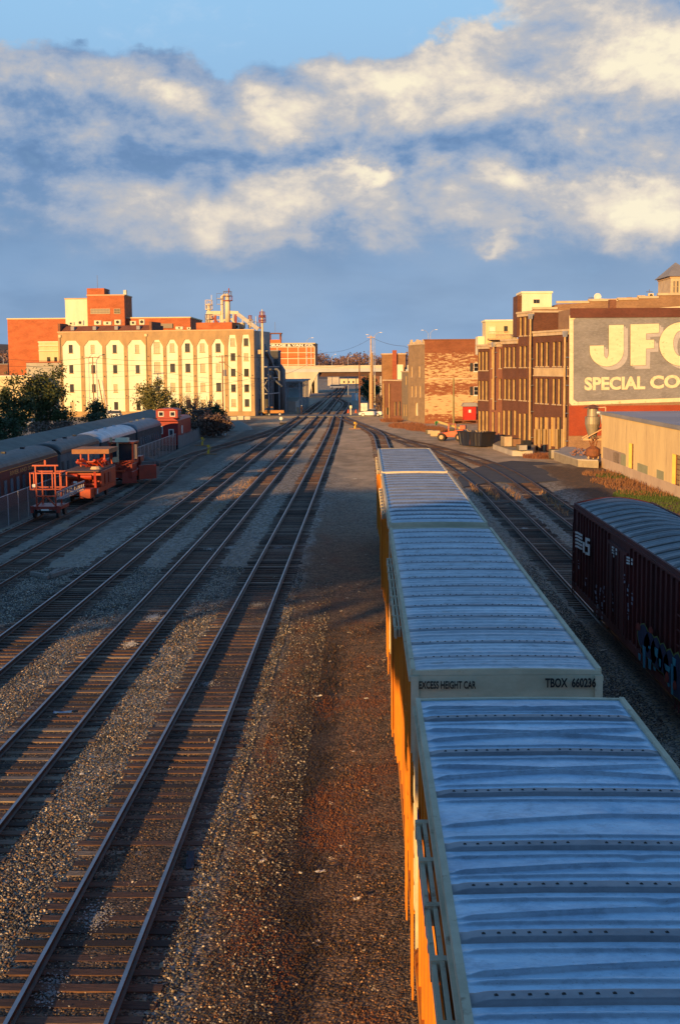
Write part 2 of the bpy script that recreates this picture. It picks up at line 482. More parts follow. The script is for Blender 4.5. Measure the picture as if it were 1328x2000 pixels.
xs = [-4000, -1500, -600, -300, -160, -100, -75] + [-70 + 2 * i for i in range(23)] + [-24 + .45 * i for i in range(94)] + [18.5 + 1.5 * i for i in range(20)] + [55, 70, 100, 160, 300, 600, 1500, 4000]
ys = [-2500, -600, -200, -100, -50, -20, 0] + [8 + .5 * i for i in range(104)] + [60 + 1.2 * i for i in range(100)] + [181 + 4 * i for i in range(30)] + [310, 340, 380, 430, 500, 600, 800, 1100, 1600, 2400, 3600, 5000, 7500]
gm = MB()
gm.v = [(x, y, gh(x, y)) for y in ys for x in xs]
nx = len(xs)
gm.f = [(j * nx + i, j * nx + i + 1, (j + 1) * nx + i + 1, (j + 1) * nx + i) for j in range(len(ys) - 1) for i in range(nx - 1)]
gm.mi = [0] * len(gm.f)


def rect_band(e, a, b, s=.35):
    return e.ss(a - s, a + s) * (1.0 - e.ss(b - s, b + s))


def ground_mat():
    M = bpy.data.materials.new('yard_ground'); M.use_nodes = True; nt = M.node_tree; bs = nt.nodes['Principled BSDF']
    g = nt.nodes.new('ShaderNodeNewGeometry'); P = g.outputs['Position']
    sp = nt.nodes.new('ShaderNodeSeparateXYZ'); nt.links.new(P, sp.inputs[0]); X, Y = E(nt, sp.outputs[0]), E(nt, sp.outputs[1])
    nb = noise(nt, vscale(nt, P, (1, .45, 1)), .55, 5, .6); nm = noise(nt, P, 2.4, 5, .65); nf = noise(nt, P, 14, 4, .75)
    Xw = X + (nb - .5) * 2.2
    big = noise(nt, vscale(nt, P, (1, .25, 1)), .16, 6, .62)
    vo = nt.nodes.new('ShaderNodeTexVoronoi'); nt.links.new(P, vo.inputs['Vector']); vo.inputs['Scale'].default_value = 17
    vc = nt.nodes.new('ShaderNodeSeparateColor'); nt.links.new(vo.outputs['Color'], vc.inputs[0]); r1 = E(nt, vc.outputs[0]); r2 = E(nt, vc.outputs[1])
    n5 = noise(nt, vscale(nt, P, (1, .38, 1)), 4.6, 7, .8); far_ = Y.ss(45, 90)
    gray = mixc(nt, r1.ss(.1, .95), (.05, .05, .054), (.42, .40, .37))
    gray = mixc(nt, far_ * .85, gray, mixc(nt, (n5 * .75 + nm * .25).ss(.44, .57), (.055, .055, .06), (.54, .52, .49)))
    gray = mixc(nt, r2.ss(.72, .8), gray, (.42, .32, .20))
    gray = mixc(nt, nm.ss(.45, .75) * .4, gray, (.17, .145, .12))
    dirt = mixc(nt, (nm * .6 + r1 * .4).ss(.3, .7), (.060, .038, .024), (.27, .175, .105))
    dirt = mixc(nt, nb.ss(.5, .72) * .6, dirt, (.19, .065, .025))
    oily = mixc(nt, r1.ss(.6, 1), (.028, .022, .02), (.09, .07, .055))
    lot = mixc(nt, (nb * .4 + nf * .3 + big * .3).ss(.38, .60), (.38, .27, .165), (.72, .53, .345))
    trk = mixc(nt, (nf * .5 + r1 * .5).ss(.35, .75), (.030, .020, .015), (.16, .105, .07))
    yard = mixc(nt, (nm * .5 + nb * .5).ss(.38, .6), (.15, .14, .13), (.30, .275, .235))
    yard = mixc(nt, nb.ss(.56, .70) * .5, yard, (.36, .26, .12))
    gray = mixc(nt, big.ss(.46, .66) * .5, gray, mixc(nt, r1, (.09, .07, .055), (.27, .22, .17)))
    c = gray
    c = mixc(nt, (Xw * -1.0).ss(14.4, 15.6) * .85, c, yard)
    c = mixc(nt, rect_band(Xw, -3.0, 1.3) * (1.0 - Y.ss(65, 110) * .9), c, dirt)
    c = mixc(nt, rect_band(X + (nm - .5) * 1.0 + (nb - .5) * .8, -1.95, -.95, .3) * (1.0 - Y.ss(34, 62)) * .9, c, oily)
    for cx in (-12.6, -8.65, -4.67, -17.4, -20.7):
        k = .85 if cx > -16 else .5
        c = mixc(nt, rect_band(X, cx - 1.15, cx + 1.15, .25) * k * (1.0 - Y.ss(230, 300)), c, trk)
    for cx in (9.64, 13.1):
        c = mixc(nt, rect_band(X, cx - 1.15, cx + 1.15, .25) * .8 * (1.0 - Y.ss(105, 125)), c, trk)
    Yw = Y + (nb - .5) * 14.0
    lotm = (Xw * .9 + Yw * .12).ss(8.5, 14.0) * Yw.ss(78, 118) * (1.0 - rect_band(Xw, 5.5, 30) * (1.0 - Yw.ss(112, 128)))
    c = mixc(nt, lotm, c, lot)
    for cx in (-12.5, -8.65, -4.8): c = mixc(nt, rect_band(X, cx - 1.1, cx + 1.1, .25) * .6 * (1.0 - Y.ss(240, 300)), c, trk)
    c = mixc(nt, Yw.ss(255, 285) * .7, c, yard)
    c = mixc(nt, (Xw.ss(15.2, 17.0)) * (1.0 - Yw.ss(122, 132)), c, mixc(nt, nm.ss(.4, .6), (.085, .06, .04), (.19, .10, .05)))
    nt.links.new(c, bs.inputs['Base Color']); bs.inputs['Roughness'].default_value = .93
    b = nt.nodes.new('ShaderNodeBump'); b.inputs['Strength'].default_value = .9; b.inputs['Distance'].default_value = .03
    hgt = (E(nt, vo.outputs['Distance']) * -1.0 + nf * .6)
    nt.links.new(hgt.s, b.inputs['Height'])
    b2 = nt.nodes.new('ShaderNodeBump'); b2.inputs['Distance'].default_value = .30
    nt.links.new((Y.ss(40, 110) * .9).s, b2.inputs['Strength']); nt.links.new((n5 + nf * .25).s, b2.inputs['Height'])
    nt.links.new(b.outputs[0], b2.inputs['Normal']); nt.links.new(b2.outputs[0], bs.inputs['Normal'])
    return M


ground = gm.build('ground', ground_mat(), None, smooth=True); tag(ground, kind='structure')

# loose ballast stones where the camera is close enough to see each one
def stone_mat(name, tint, stripe=False):
    M = bpy.data.materials.new(name); M.use_nodes = True; nt = M.node_tree; bs = nt.nodes['Principled BSDF']
    oi = nt.nodes.new('ShaderNodeObjectInfo'); r = E(nt, oi.outputs['Random'])
    cr = nt.nodes.new('ShaderNodeValToRGB'); nt.links.new(r.s, cr.inputs[0]); cr.color_ramp.interpolation = 'CONSTANT'
    pts = [(0, (.04, .04, .044)), (.28, (.105, .105, .108)), (.50, (.20, .19, .18)), (.64, (.075, .06, .05)), (.76, (.34, .23, .13)), (.86, (.17, .095, .05)), (.94, (.60, .53, .42))]
    e = cr.color_ramp.elements; e[0].position = 0; e[0].color = (*pts[0][1], 1); e[1].position = pts[1][0]; e[1].color = (*pts[1][1], 1)
    for p, c in pts[2:]:
        k = e.new(p); k.color = (*c, 1)
    c = mixc(nt, 1.0, cr.outputs[0], tint, 'MULTIPLY')
    lo = nt.nodes.new('ShaderNodeSeparateXYZ'); nt.links.new(oi.outputs['Location'], lo.inputs[0]); X, Y = E(nt, lo.outputs[0]), E(nt, lo.outputs[1])
    nb = noise(nt, vscale(nt, oi.outputs['Location'], (1, .45, 1)), .55, 5, .6); nm = noise(nt, oi.outputs['Location'], 1.3, 4, .65)
    if stripe:                                  # oil soaked strip and rusty dirt between track and train
        c = mixc(nt, rect_band(X + (nm - .5) * 1.2 + (nb - .5) * .8, -2.05, -.85, .35) * (1.0 - Y.ss(36, 62)) * .88, c, (.018, .013, .011))
        c = mixc(nt, nb.ss(.48, .62) * .55, c, (.20, .060, .022))
    else: c = mixc(nt, nm.ss(.50, .66) * .45, c, (.045, .040, .036))
    nt.links.new(c, bs.inputs['Base Color']); bs.inputs['Roughness'].default_value = .85
    return M


def scatter(name, poly_rects, density, far_density, smin, smax, material, sub=1, y0=17, y1=60, label=None, seed=1, flat=.7, zoff=.0):
    mb = MB()
    for (xa, xb, ya, yb) in poly_rects:
        n = max(1, int((yb - ya) / 2)); k = max(1, int((xb - xa) / .8))
        for j in range(n):
            for i in range(k):
                a, b = xa + (xb - xa) * i / k, xa + (xb - xa) * (i + 1) / k; c, d = ya + (yb - ya) * j / n, ya + (yb - ya) * (j + 1) / n
                mb.add([(a, c, gh(a, c) + zoff), (b, c, gh(b, c) + zoff), (b, d, gh(b, d) + zoff), (a, d, gh(a, d) + zoff)], [(0, 1, 2, 3)])
    o = mb.build(name, material)
    ng = bpy.data.node_groups.new(name + '_scatter', 'GeometryNodeTree')
    ng.interface.new_socket('Geometry', in_out='INPUT', socket_type='NodeSocketGeometry')
    ng.interface.new_socket('Geometry', in_out='OUTPUT', socket_type='NodeSocketGeometry')
    N = ng.nodes; L = ng.links
    gi, go = N.new('NodeGroupInput'), N.new('NodeGroupOutput')
    dp = N.new('GeometryNodeDistributePointsOnFaces'); dp.inputs['Seed'].default_value = seed
    pos = N.new('GeometryNodeInputPosition'); sep = N.new('ShaderNodeSeparateXYZ'); L.new(pos.outputs[0], sep.inputs[0])
    mr = N.new('ShaderNodeMapRange'); L.new(sep.outputs[1], mr.inputs[0])
    mr.inputs[1].default_value = y0; mr.inputs[2].default_value = y1; mr.inputs[3].default_value = density; mr.inputs[4].default_value = far_density
    nz = N.new('ShaderNodeTexNoise'); nz.inputs['Scale'].default_value = .9; nz.inputs['Detail'].default_value = 3; L.new(pos.outputs[0], nz.inputs['Vector'])
    m2 = N.new('ShaderNodeMapRange'); L.new(nz.outputs[0], m2.inputs[0]); m2.inputs[1].default_value = .38; m2.inputs[2].default_value = .60; m2.inputs[3].default_value = .12 if 'fringe' in name else .40; m2.inputs[4].default_value = 1.25
    mm = N.new('ShaderNodeMath'); mm.operation = 'MULTIPLY'; L.new(mr.outputs[0], mm.inputs[0]); L.new(m2.outputs[0], mm.inputs[1])
    L.new(mm.outputs[0], dp.inputs['Density'])
    ico = N.new('GeometryNodeMeshIcoSphere'); ico.inputs['Radius'].default_value = 1; ico.inputs['Subdivisions'].default_value = sub
    sm = N.new('GeometryNodeSetMaterial'); sm.inputs['Material'].default_value = material; L.new(ico.outputs[0], sm.inputs[0])
    ip = N.new('GeometryNodeInstanceOnPoints'); L.new(gi.outputs[0], dp.inputs['Mesh']); L.new(dp.outputs['Points'], ip.inputs['Points']); L.new(sm.outputs[0], ip.inputs['Instance'])
    rr = N.new('FunctionNodeRandomValue'); rr.data_type = 'FLOAT_VECTOR'; rr.inputs[0].default_value = (0, 0, 0); rr.inputs[1].default_value = (6.28, 6.28, 6.28)
    L.new(rr.outputs[0], ip.inputs['Rotation'])
    rs = N.new('FunctionNodeRandomValue'); rs.data_type = 'FLOAT_VECTOR'; rs.inputs[0].default_value = (smin, smin, smin * flat); rs.inputs[1].default_value = (smax, smax, smax * flat)
    rs.inputs['Seed'].default_value = 5; L.new(rs.outputs[0], ip.inputs['Scale'])
    L.new(ip.outputs[0], go.inputs[0])
    md = o.modifiers.new('scatter', 'NODES'); md.node_group = ng
    tag(o, label, 'ballast', kind='stuff'); return o


st_grey = stone_mat('ballast_stone', (1.0, 1.0, 1.0)); st_brown = stone_mat('dirt_stone', (.74, .50, .34), True)
scatter('ballast', [(-18.5, -13.9, 17, 64), (-11.35, -9.9, 17, 64), (-7.4, -5.92, 17, 64), (-3.42, -3.0, 17, 64)], 520, 160, .018, .042, st_grey, label='loose grey and tan ballast stones between the left tracks')
scatter('tie_ballast', [(-13.9, -11.35, 25, 60), (-9.9, -7.4, 17, 60), (-5.92, -3.42, 17, 60)], 330, 120, .014, .034, stone_mat('tie_stone', (.62, .52, .45)), label='rusty ballast stones between the ties of the left tracks', seed=8, zoff=-.01)
scatter('ballast_fringe', [(-3.05, -2.3, 17, 60), (-2.3, -1.5, 17, 60)], 260, 80, .014, .036, st_grey, label='thin fringe of grey ballast spilling onto the dirt strip', seed=12)
scatter('dirt_gravel', [(-2.7, 1.2, 17, 50)], 320, 140, .010, .030, st_brown, label='fine brown gravel on the strip of dirt beside the yellow train', seed=3)
scatter('dark_ballast', [(3.9, 8.2, 19, 66)], 260, 130, .018, .040, st_grey, label='dark grey ballast in shade between the train and the maroon boxcar', seed=4)

# ------------------------------------------------------------------ tracks
def rail_mat():
    M = bpy.data.materials.new('rail_side'); M.use_nodes = True; nt = M.node_tree; bs = nt.nodes['Principled BSDF']
    tc = nt.nodes.new('ShaderNodeTexCoord')
    nt.links.new(mixc(nt, noise(nt, tc.outputs['Object'], 3, 4).ss(.35, .65), (.035, .027, .025), (.085, .048, .032)), bs.inputs['Base Color'])
    bs.inputs['Roughness'].default_value = .55
    return M


rail_side = rail_mat()
rail_top = mat('rail_top', (.30, .30, .32), (.20, .20, .22), .8, rough=.42, metal=.9)
rail_top_dull = mat('rail_top_dull', (.16, .14, .135), (.10, .08, .075), .8, rough=.5, metal=.7)


def tie_mat():
    M = bpy.data.materials.new('tie_wood'); M.use_nodes = True; nt = M.node_tree; bs = nt.nodes['Principled BSDF']
    g = nt.nodes.new('ShaderNodeNewGeometry'); oi = nt.nodes.new('ShaderNodeObjectInfo'); tc = nt.nodes.new('ShaderNodeTexCoord')
    r = (E(nt, g.outputs['Random Per Island']) + E(nt, oi.outputs['Random'])).fn('FRACT')
    n = noise(nt, vscale(nt, tc.outputs['Object'], (1.2, 14, 14)), 2.2, 5, .7)
    a = mixc(nt, n.ss(.35, .7), (.045, .024, .018), (.165, .082, .05))
    b = mixc(nt, n.ss(.35, .7), (.14, .11, .09), (.32, .25, .19))
    c = mixc(nt, r.ss(.80, .97), a, b)
    c = mixc(nt, (1.0 - r.ss(.1, .5)) * .85, c, (.016, .011, .010))
    nt.links.new(c, bs.inputs['Base Color']); bs.inputs['Roughness'].default_value = .85
    bp = nt.nodes.new('ShaderNodeBump'); bp.inputs['Strength'].default_value = .6; bp.inputs['Distance'].default_value = .02
    nt.links.new(n.s, bp.inputs['Height']); nt.links.new(bp.outputs[0], bs.inputs['Normal'])
    return M


tie_m = tie_mat()


def smooth_path(pts, step=2.0):
    out = []
    P = [Vector(p) for p in pts]
    for i in range(len(P) - 1):
        a, b = P[i], P[i + 1]; p0 = P[i - 1] if i else a * 2 - b; p3 = P[i + 2] if i + 2 < len(P) else b * 2 - a
        n = max(1, int((b - a).length / step))
        for k in range(n):
            t = k / n
            ta, tb = (b - p0) * .5, (p3 - a) * .5
            la = (b - a).length; ta = ta.normalized() * la; tb = tb.normalized() * la
            h = (2 * t**3 - 3 * t**2 + 1) * a + (t**3 - 2 * t**2 + t) * ta + (-2 * t**3 + 3 * t**2) * b + (t**3 - t**2) * tb
            out.append(h)
    out.append(P[-1]); return out


PROF = [(-.035, 0), (.035, 0), (.036, -.035), (.012, -.05), (.012, -.125), (.07, -.145), (.07, -.16), (-.07, -.16), (-.07, -.145), (-.012, -.125), (-.012, -.05), (-.036, -.035)]


def sweep_rail(path, off, top, root):
    mb = MB(); n = len(PROF); rows = []
    for i, p in enumerate(path):
        t = (path[min(i + 1, len(path) - 1)] - path[max(i - 1, 0)]).normalized(); s = Vector((t.y, -t.x))
        c = p + s * off
        rows += [(c.x + s.x * x, c.y + s.y * x, z) for x, z in PROF]
    fs, mi = [], []
    for i in range(len(path) - 1):
        for k in range(n):
            k2 = (k + 1) % n
            fs.append((i * n + k, i * n + k2, (i + 1) * n + k2, (i + 1) * n + k)); mi.append(0 if k == 0 else 1)
    mb.v, mb.f, mb.mi = rows, fs, mi
    return mb.build('rail', [top, rail_side], root)


def tie_mesh(seed):
    r = random.Random(seed); L = 1.30 + r.uniform(-.07, .09); w = .115 + r.uniform(-.01, .01); z = -.152 - r.uniform(0, .024)
    mb = MB(); mb.box(-L, L, -w, w, z - .16, z)
    return mb


tie_protos = []
for i in range(7):
    mb = tie_mesh(i)
    me = bpy.data.meshes.new('tie'); me.from_pydata(mb.v, [], mb.f); me.materials.append(tie_m); tie_protos.append(me)


def track(label, pts, ymin, ymax=1e9, dull=False, maxpart=100, spacing=.53, seed=0):
    path = smooth_path(pts)
    root = thing('railway_track', label, 'railway track', (0, 0, 0), 0, 'parallel railway tracks of the yard')
    top = rail_top_dull if dull else rail_top
    for off in (-.753, .753): sweep_rail(path, off, top, root)
    r = random.Random(seed); rest = MB(); cnt = 0; acc = 0.0
    for i in range(len(path) - 1):
        a, b = path[i], path[i + 1]; L = (b - a).length; t = (b - a).normalized()
        while acc < L:
            p = a + t * acc; acc += spacing * r.uniform(.94, 1.06)
            if not (ymin < p.y < ymax): continue
            ang = math.atan2(-t.x, t.y) + r.gauss(0, .012); sh = r.gauss(0, .04)
            if cnt < maxpart:
                o = bpy.data.objects.new('tie', r.choice(tie_protos)); COL.objects.link(o); o.parent = root
                o.location = (p.x + sh, p.y, r.uniform(-.004, .004)); o.rotation_euler = (0, 0, ang); cnt += 1
            else:
                M = Matrix.Translation((p.x + sh, p.y, r.uniform(-.01, .0))) @ Matrix.Rotation(ang, 4, 'Z')
                q = tie_mesh(r.randrange(999)); rest.add([M @ Vector(v) for v in q.v], q.f)
        acc -= L
    if rest.v:
        o = rest.build('ties', tie_m, root); o['kind'] = 'stuff'
    return root


FARY = 620
track('track with shiny rails nearest the yellow train, first from it on the left', [(-4.67, -6), (-4.67, 120), (-4.85, 200), (-5.35, 256), (-5.0, 300), (-5.0, 338), (-6.4, 362), (-8.6, 395)], 15, seed=1)
track('second track left of the yellow train, with white powder spilled on its ties', [(-8.65, -6), (-8.65, 240), (-8.7, 400), (-8.9, 520), (-9.9, FARY)], 15, seed=2)
track('third track left of the yellow train, lit orange towards the factory', [(-12.6, -6), (-12.6, 180), (-12.3, 260), (-12.0, 400), (-11.4, 520), (-11.9, FARY)], 25, seed=3)
track('dull track between the orange machines and the through tracks, ending in a turnout', [(-17.35, 20), (-17.35, 92), (-17.7, 108), (-18.4, 121), (-19.1, 132), (-19.3, 143), (-18.9, 151)], 42, dull=True, seed=4)
track('dull track carrying the orange maintenance machines beside the fence', [(-20.75, 30), (-20.75, 112), (-20.5, 126), (-19.3, 143), (-17.2, 164), (-16.0, 175), (-14.3, 194), (-12.9, 217), (-12.35, 240)], 68, dull=True, seed=5)
track('track under the yellow train, curving left beyond its last car', [(2.2, -6), (2.2, 120), (2.05, 160), (1.75, 184), (.5, 202), (-1.6, 221), (-3.7, 239), (-5.1, 256)], 74, seed=6)
track('track under the maroon boxcar, curving left across the dirt lot', [(9.64, 20), (9.64, 98), (9.25, 114), (8.2, 134), (6.9, 149), (4.5, 171), (1.6, 195), (-1.55, 221.5), (-4.0, 243)], 50, dull=True, seed=7)
track('weedy track nearest the beige building, right of the maroon boxcar', [(13.05, 20), (13.05, 108), (12.3, 127), (10.1, 144), (8.0, 157), (4.7, 171.5)], 70, dull=True, seed=8)

# ------------------------------------------------------------------ roads, paving
asph = mat('asphalt', (.060, .058, .058), (.035, .034, .035), .7, bump=.3)
poly = [gz(*p) for p in [(905, 948), (960, 938), (1010, 941), (1090, 936), (1175, 930), (1168, 918), (1130, 908), (1060, 900), (1000, 897), (955, 903), (915, 915), (893, 930)]]
a = MB(); a.add([(p.x, p.y, -.135) for p in poly] + [(p.x, p.y, -.3) for p in poly], [tuple(range(len(poly)))] + [(i, i + 12, (i + 1) % 12 + 12, (i + 1) % 12) for i in range(12)])
tag(a.build('asphalt_apron', asph), kind='structure')
road = mat('crossing_asphalt', (.20, .18, .16), (.13, .12, .11), .4, bump=.2)
r_ = MB()
for xa, xb in ((-29, -13.1), (-13.0 + 1.55 - .0, -9.5), (-7.9, -6.2), (-4.5, 6.5)):
    r_.box(xa, xb, 252, 261, -.3, -.03)
for cx in (-12.35, -8.7, -5.35): r_.box(cx - .66, cx + .66, 252.05, 260.95, -.3, -.04)
tag(r_.build('crossing_road', road), kind='structure')

# ------------------------------------------------------------------ rolling stock
def metal_roof(name, c1, c2, rust=None):
    M = mat(name, c1, c2, .9, (1, 1.6, 1), rough=.46, metal=.66, bump=.25, bscale=5, fine=.4, rust=rust)
    nt = M.node_tree; bs = nt.nodes['Principled BSDF']; src = bs.inputs['Base Color'].links[0].from_socket
    tc = nt.nodes.new('ShaderNodeTexCoord'); sp = nt.nodes.new('ShaderNodeSeparateXYZ'); nt.links.new(tc.outputs['Object'], sp.inputs[0])
    wn = nt.nodes.new('ShaderNodeTexWhiteNoise'); wn.noise_dimensions = '1D'; nt.links.new((E(nt, sp.outputs[1]) * (1 / 1.156)).fn('FLOOR').s, wn.inputs['W'])
    sm = noise(nt, vscale(nt, tc.outputs['Object'], (1.0, 1.4, 1)), 3.2, 10, .74).ss(.50, .66)
    sp2 = noise(nt, vscale(nt, tc.outputs['Object'], (1, 2.5, 1), (4, 4, 0)), 16, 5, .8).ss(.60, .68)
    c = mixc(nt, E(nt, wn.outputs['Value']) * .32, src, tuple(x * .55 for x in c2)); c = mixc(nt, sm * .5, c, tuple(x * .62 for x in c2)); c = mixc(nt, sp2 * .55, c, (.10, .11, .12))
    nt.links.new(c, bs.inputs['Base Color']); return M


roof_blue = metal_roof('galvanised_roof', (.56, .75, .92), (.35, .50, .68))
roof_pale = metal_roof('weathered_roof', (.66, .71, .78), (.42, .47, .55), rust=(.34, .30, .27))
seam_m = mat('roof_seam', (.30, .33, .38), (.19, .21, .25), 1.5, rough=.55, metal=.4)
car_tan = mat('car_tan', (.62, .55, .40), (.46, .41, .29), .9, (1, 1, 2), bump=.15, rust=(.22, .11, .05))
car_yellow = mat('car_yellow', (.64, .235, .012), (.46, .150, .008), .7, (1, 1, .3), fine=.35, rust=(.25, .10, .03))
maroon = mat('maroon', (.125, .020, .018), (.060, .012, .012), .7, (1, 1, .25), fine=.35)
maroon_roof = metal_roof('aged_roof', (.30, .29, .30), (.19, .185, .20), rust=(.16, .11, .09))
ink = mat('black_lettering', (.012, .012, .012), (.02, .02, .02), 3)
white_ink = mat('white_lettering', (.72, .70, .68), (.5, .48, .46), 4)
blue_ink = mat('blue_lettering', (.03, .05, .28), (.02, .04, .2), 4)


def roof_part(root, L, W, z0, crown, seams, mats, dx=.1, dy=.04, style='x', seed=0, sh=.035):
    hw = W / 2; r = random.Random(seed)
    seams = sorted(seams)
    ridges = []
    for a, b in zip([0.15] + seams, seams + [L - .15]):
        g = b - a
        if g < .5: continue
        if style == 'x' : ridges.append((a, g, 'x'))
        elif style == 'd': ridges.append((a, g, 'x' if a > L * .70 else 'd'))
        else: ridges.append((a, g, 'r'))
    nxn, nyn = int(W / dx) + 1, int(L / dy) + 1
    ph = r.uniform(0, 90)

    def hz(x, y):
        e = abs(x) / hw
        z = crown * (1 - e * e) if crown < .15 else crown * (1 - max(0, (e - .12) / .88) ** 1.25)
        edge = min(1, (1 - e) / .10)
        m_ = 0
        for s in seams:
            d = abs(y - s)
            if d < .45:
                if d < .075: z += sh * edge; m_ = 1
                elif d < .11: z += sh * edge * (1 - (d - .075) / .035); m_ = 1
                if style != 'r': z += .024 * edge * math.exp(-((d - .27) / .035) ** 2)
        for a, g, k in ridges:
            if not (a <= y <= a + g): continue
            v = (y - a)
            if k == 'x':
                for q in (g * (.34 + .14 * (1 - e)), g * (.66 - .14 * (1 - e))):
                    z += .045 * edge * math.exp(-((v - q) / .030) ** 2)
            elif k == 'd':
                q = g * (.36 + .16 * min(1, (x + hw) / (1.25 * hw))); q2 = g * (.66 - .07 * max(0, (x / hw)))
                z += .038 * edge * math.exp(-((v - q) / .030) ** 2)
                z -= .03 * math.exp(-((x - .38 - .1 * v) / .10) ** 2) * math.exp(-((v - q2) / .12) ** 2)
            else:
                for f in (.25, .5, .75): z += .028 * edge * math.exp(-((v - g * f) / .055) ** 2)
        z += .0035 * mnoise.noise(Vector((x * 1.6 + ph, y * 1.6, 1))) + .003 * mnoise.noise(Vector((x * 6 + ph, y * 6, 1)))
        return z0 + z, m_
    mb = MB(); flags = []
    for j in range(nyn):
        y = L * j / (nyn - 1)
        for i in range(nxn):
            x = -hw + W * i / (nxn - 1); z, k = hz(x, y)
            mb.v.append((x, y, z)); flags.append(k)
    for j in range(nyn - 1):
        for i in range(nxn - 1):
            q = (j * nxn + i, j * nxn + i + 1, (j + 1) * nxn + i + 1, (j + 1) * nxn + i)
            mb.f.append(q); mb.mi.append(1 if sum(flags[t] for t in q) >= 2 else 0)
    o = mb.build('roof', mats[:2], root, smooth=True)
    return o, hz


def bogie(root, y):
    b = MB()
    for s in (-1, 1):
        b.box(s * .98 - .06, s * .98 + .06, y - 1.25, y + 1.25, .42, .62)
        b.prismx([(y - .5, .25), (y + .5, .25), (y + .75, .62), (y - .75, .62)], s * .98 - .08, s * .98 + .08)
    b.box(-.95, .95, y - .2, y + .2, .4, .7)
    o = b.build('truck', black, root)
    for yy in (y - .88, y + .88):
        q = MB()
        for s in (-1, 1): q.tube([(s * .70, yy, .42), (s * .83, yy, .42)], .42, 16)
        q.tube([(-.7, yy, .42), (.7, yy, .42)], .08, 8)
        q.build('wheelset', rusty, o)


def boxcar(name, label, x, y, L, roofm, sidem, trim, seams, style, ze=4.9, crown=.03, dx=.1, dy=.04, seed=0, W=3.0, group=None, rib=.92, sh=.035, top_tan=True, detail=True, tracks=4.6, toff=0):
    root = thing(name, label, 'boxcar', (x, y, 0), 0, group)
    o, hz = roof_part(root, L, W - .12, ze, crown, seams, roofm, dx, dy, style, seed, sh)
    hw = W / 2
    # seam bolts
    if detail:
        q = MB()
        for s in seams:
            n = int((W - .5) / .125)
            for i in range(n):
                bx = -W / 2 + .28 + i * (W - .56) / (n - 1)
                if abs(bx) < .09: continue
                z = hz(bx, s)[0]
                q.add([(bx - .017, s - .017, z), (bx + .017, s - .017, z), (bx + .017, s + .017, z), (bx - .017, s + .017, z), (bx, s, z + .014)], [(0, 1, 4), (1, 2, 4), (2, 3, 4), (3, 0, 4)])
        b_ = q.build('bolts', black, root); b_['kind'] = 'stuff'
    # body
    zt = ze - .02; zs = 1.02
    b = MB(); b.box(-hw + .08, hw - .08, .0, L, zs, zt - .01)
    for s in (-1, 1):
        yy = .35; k = 0
        while yy < L - .3:
            if abs(yy - L / 2) > 1.7: b.box(s * (hw - .08), s * (hw), yy - .06, yy + .06, zs + .05, zt - .22)
            yy += rib
        b.box(s * (hw - .08), s * (hw + .015), .02, L - .02, zs - .12, zs + .14)
    b.build('body', sidem, root)
    t = MB()
    for s in (-1, 1):
        t.box(s * (hw - .075), s * (hw - .005), 0, L, ze - .16, ze + .045)
        t.box(s * (hw - .005), s * (hw + .03), 0, L, ze - .16, ze - .08)
    t.build('eave_rail', trim, root)
    for yy, d in ((0, -1), (L, 1)):
        e = MB(); e.box(-hw + .06, hw - .06, yy + d * .004, yy + d * .05, zs, ze - .05)
        e.prism([(-hw + .03, ze - .045)] + [(-hw + .03 + (W - .06) * k / 12, ze + .02 + crown * (1 - (2 * k / 12 - 1) ** 2)) for k in range(13)] + [(hw - .03, ze - .045)], yy + d * .05, yy - d * .02)
        for s in (-1, 1): e.box(s * (hw - .12), s * (hw + .0), yy + d * .05, yy + d * .12, zs, ze - .05)
        for zz in (1.6, 2.4, 3.2):
            e.box(-hw + .14, hw - .14, yy + d * .05, yy + d * .09, zz, zz + .12)
        e.build('end_panel', trim if top_tan else sidem, root)
    # plug doors and their tracks
    for s in (-1, 1):
        d = MB(); d.box(s * (hw - .05), s * (hw + .05), L / 2 - 1.6, L / 2 + 1.6, zs + .1, ze - .42)
        for kx in range(4): d.box(s * (hw + .05), s * (hw + .085), L / 2 - 1.45 + kx * .9, L / 2 - 1.37 + kx * .9, zs + .2, ze - .5)
        for kx in range(2): d.tube([(s * (hw + .12), L / 2 - .3 + kx * .6, zs + .3), (s * (hw + .12), L / 2 - .3 + kx * .6, ze - .7)], .02, 6)
        d.build('door', sidem, root)
        if tracks:
            d = MB()
            ya, yb = L / 2 - tracks + toff, L / 2 + tracks + toff
            d.box(s * (hw + .045), s * (hw + .085), ya, yb, ze - .36, ze - .22); d.box(s * (hw + .115), s * (hw + .155), ya, yb, ze - .40, ze - .24)
            yy = ya + .2
            while yy < yb:
                d.box(s * (hw + .02), s * (hw + .165), yy, yy + .10, ze - .41, ze - .215); yy += 1.12
            d.build('door_track', trim, root)
    u = MB(); u.box(-1.25, 1.25, .3, L - .3, .82, zs); u.box(-.3, .3, -.3, L + .3, .66, .82)
    u.tube([(0, -.65, .75), (0, -.2, .75)], .13, 8); u.tube([(0, L + .2, .75), (0, L + .65, .75)], .13, 8)
    u.build('underframe', black, root)
    bogie(root, 2.6); bogie(root, L - 2.6)
    for s in (-1, 1):
        for yy in (.45, L - .45):
            l = MB()
            for kx in (-.2, .2): l.box(s * (hw + .05), s * (hw + .08), yy + kx - .02, yy + kx + .02, .7, 2.3 if s > 0 else ze - .7)
            zz = .8
            while zz < (2.3 if s > 0 else ze - .7): l.box(s * (hw + .04), s * (hw + .07), yy - .2, yy + .2, zz, zz + .03); zz += .4
            l.build('ladder', sidem, root)
    return root


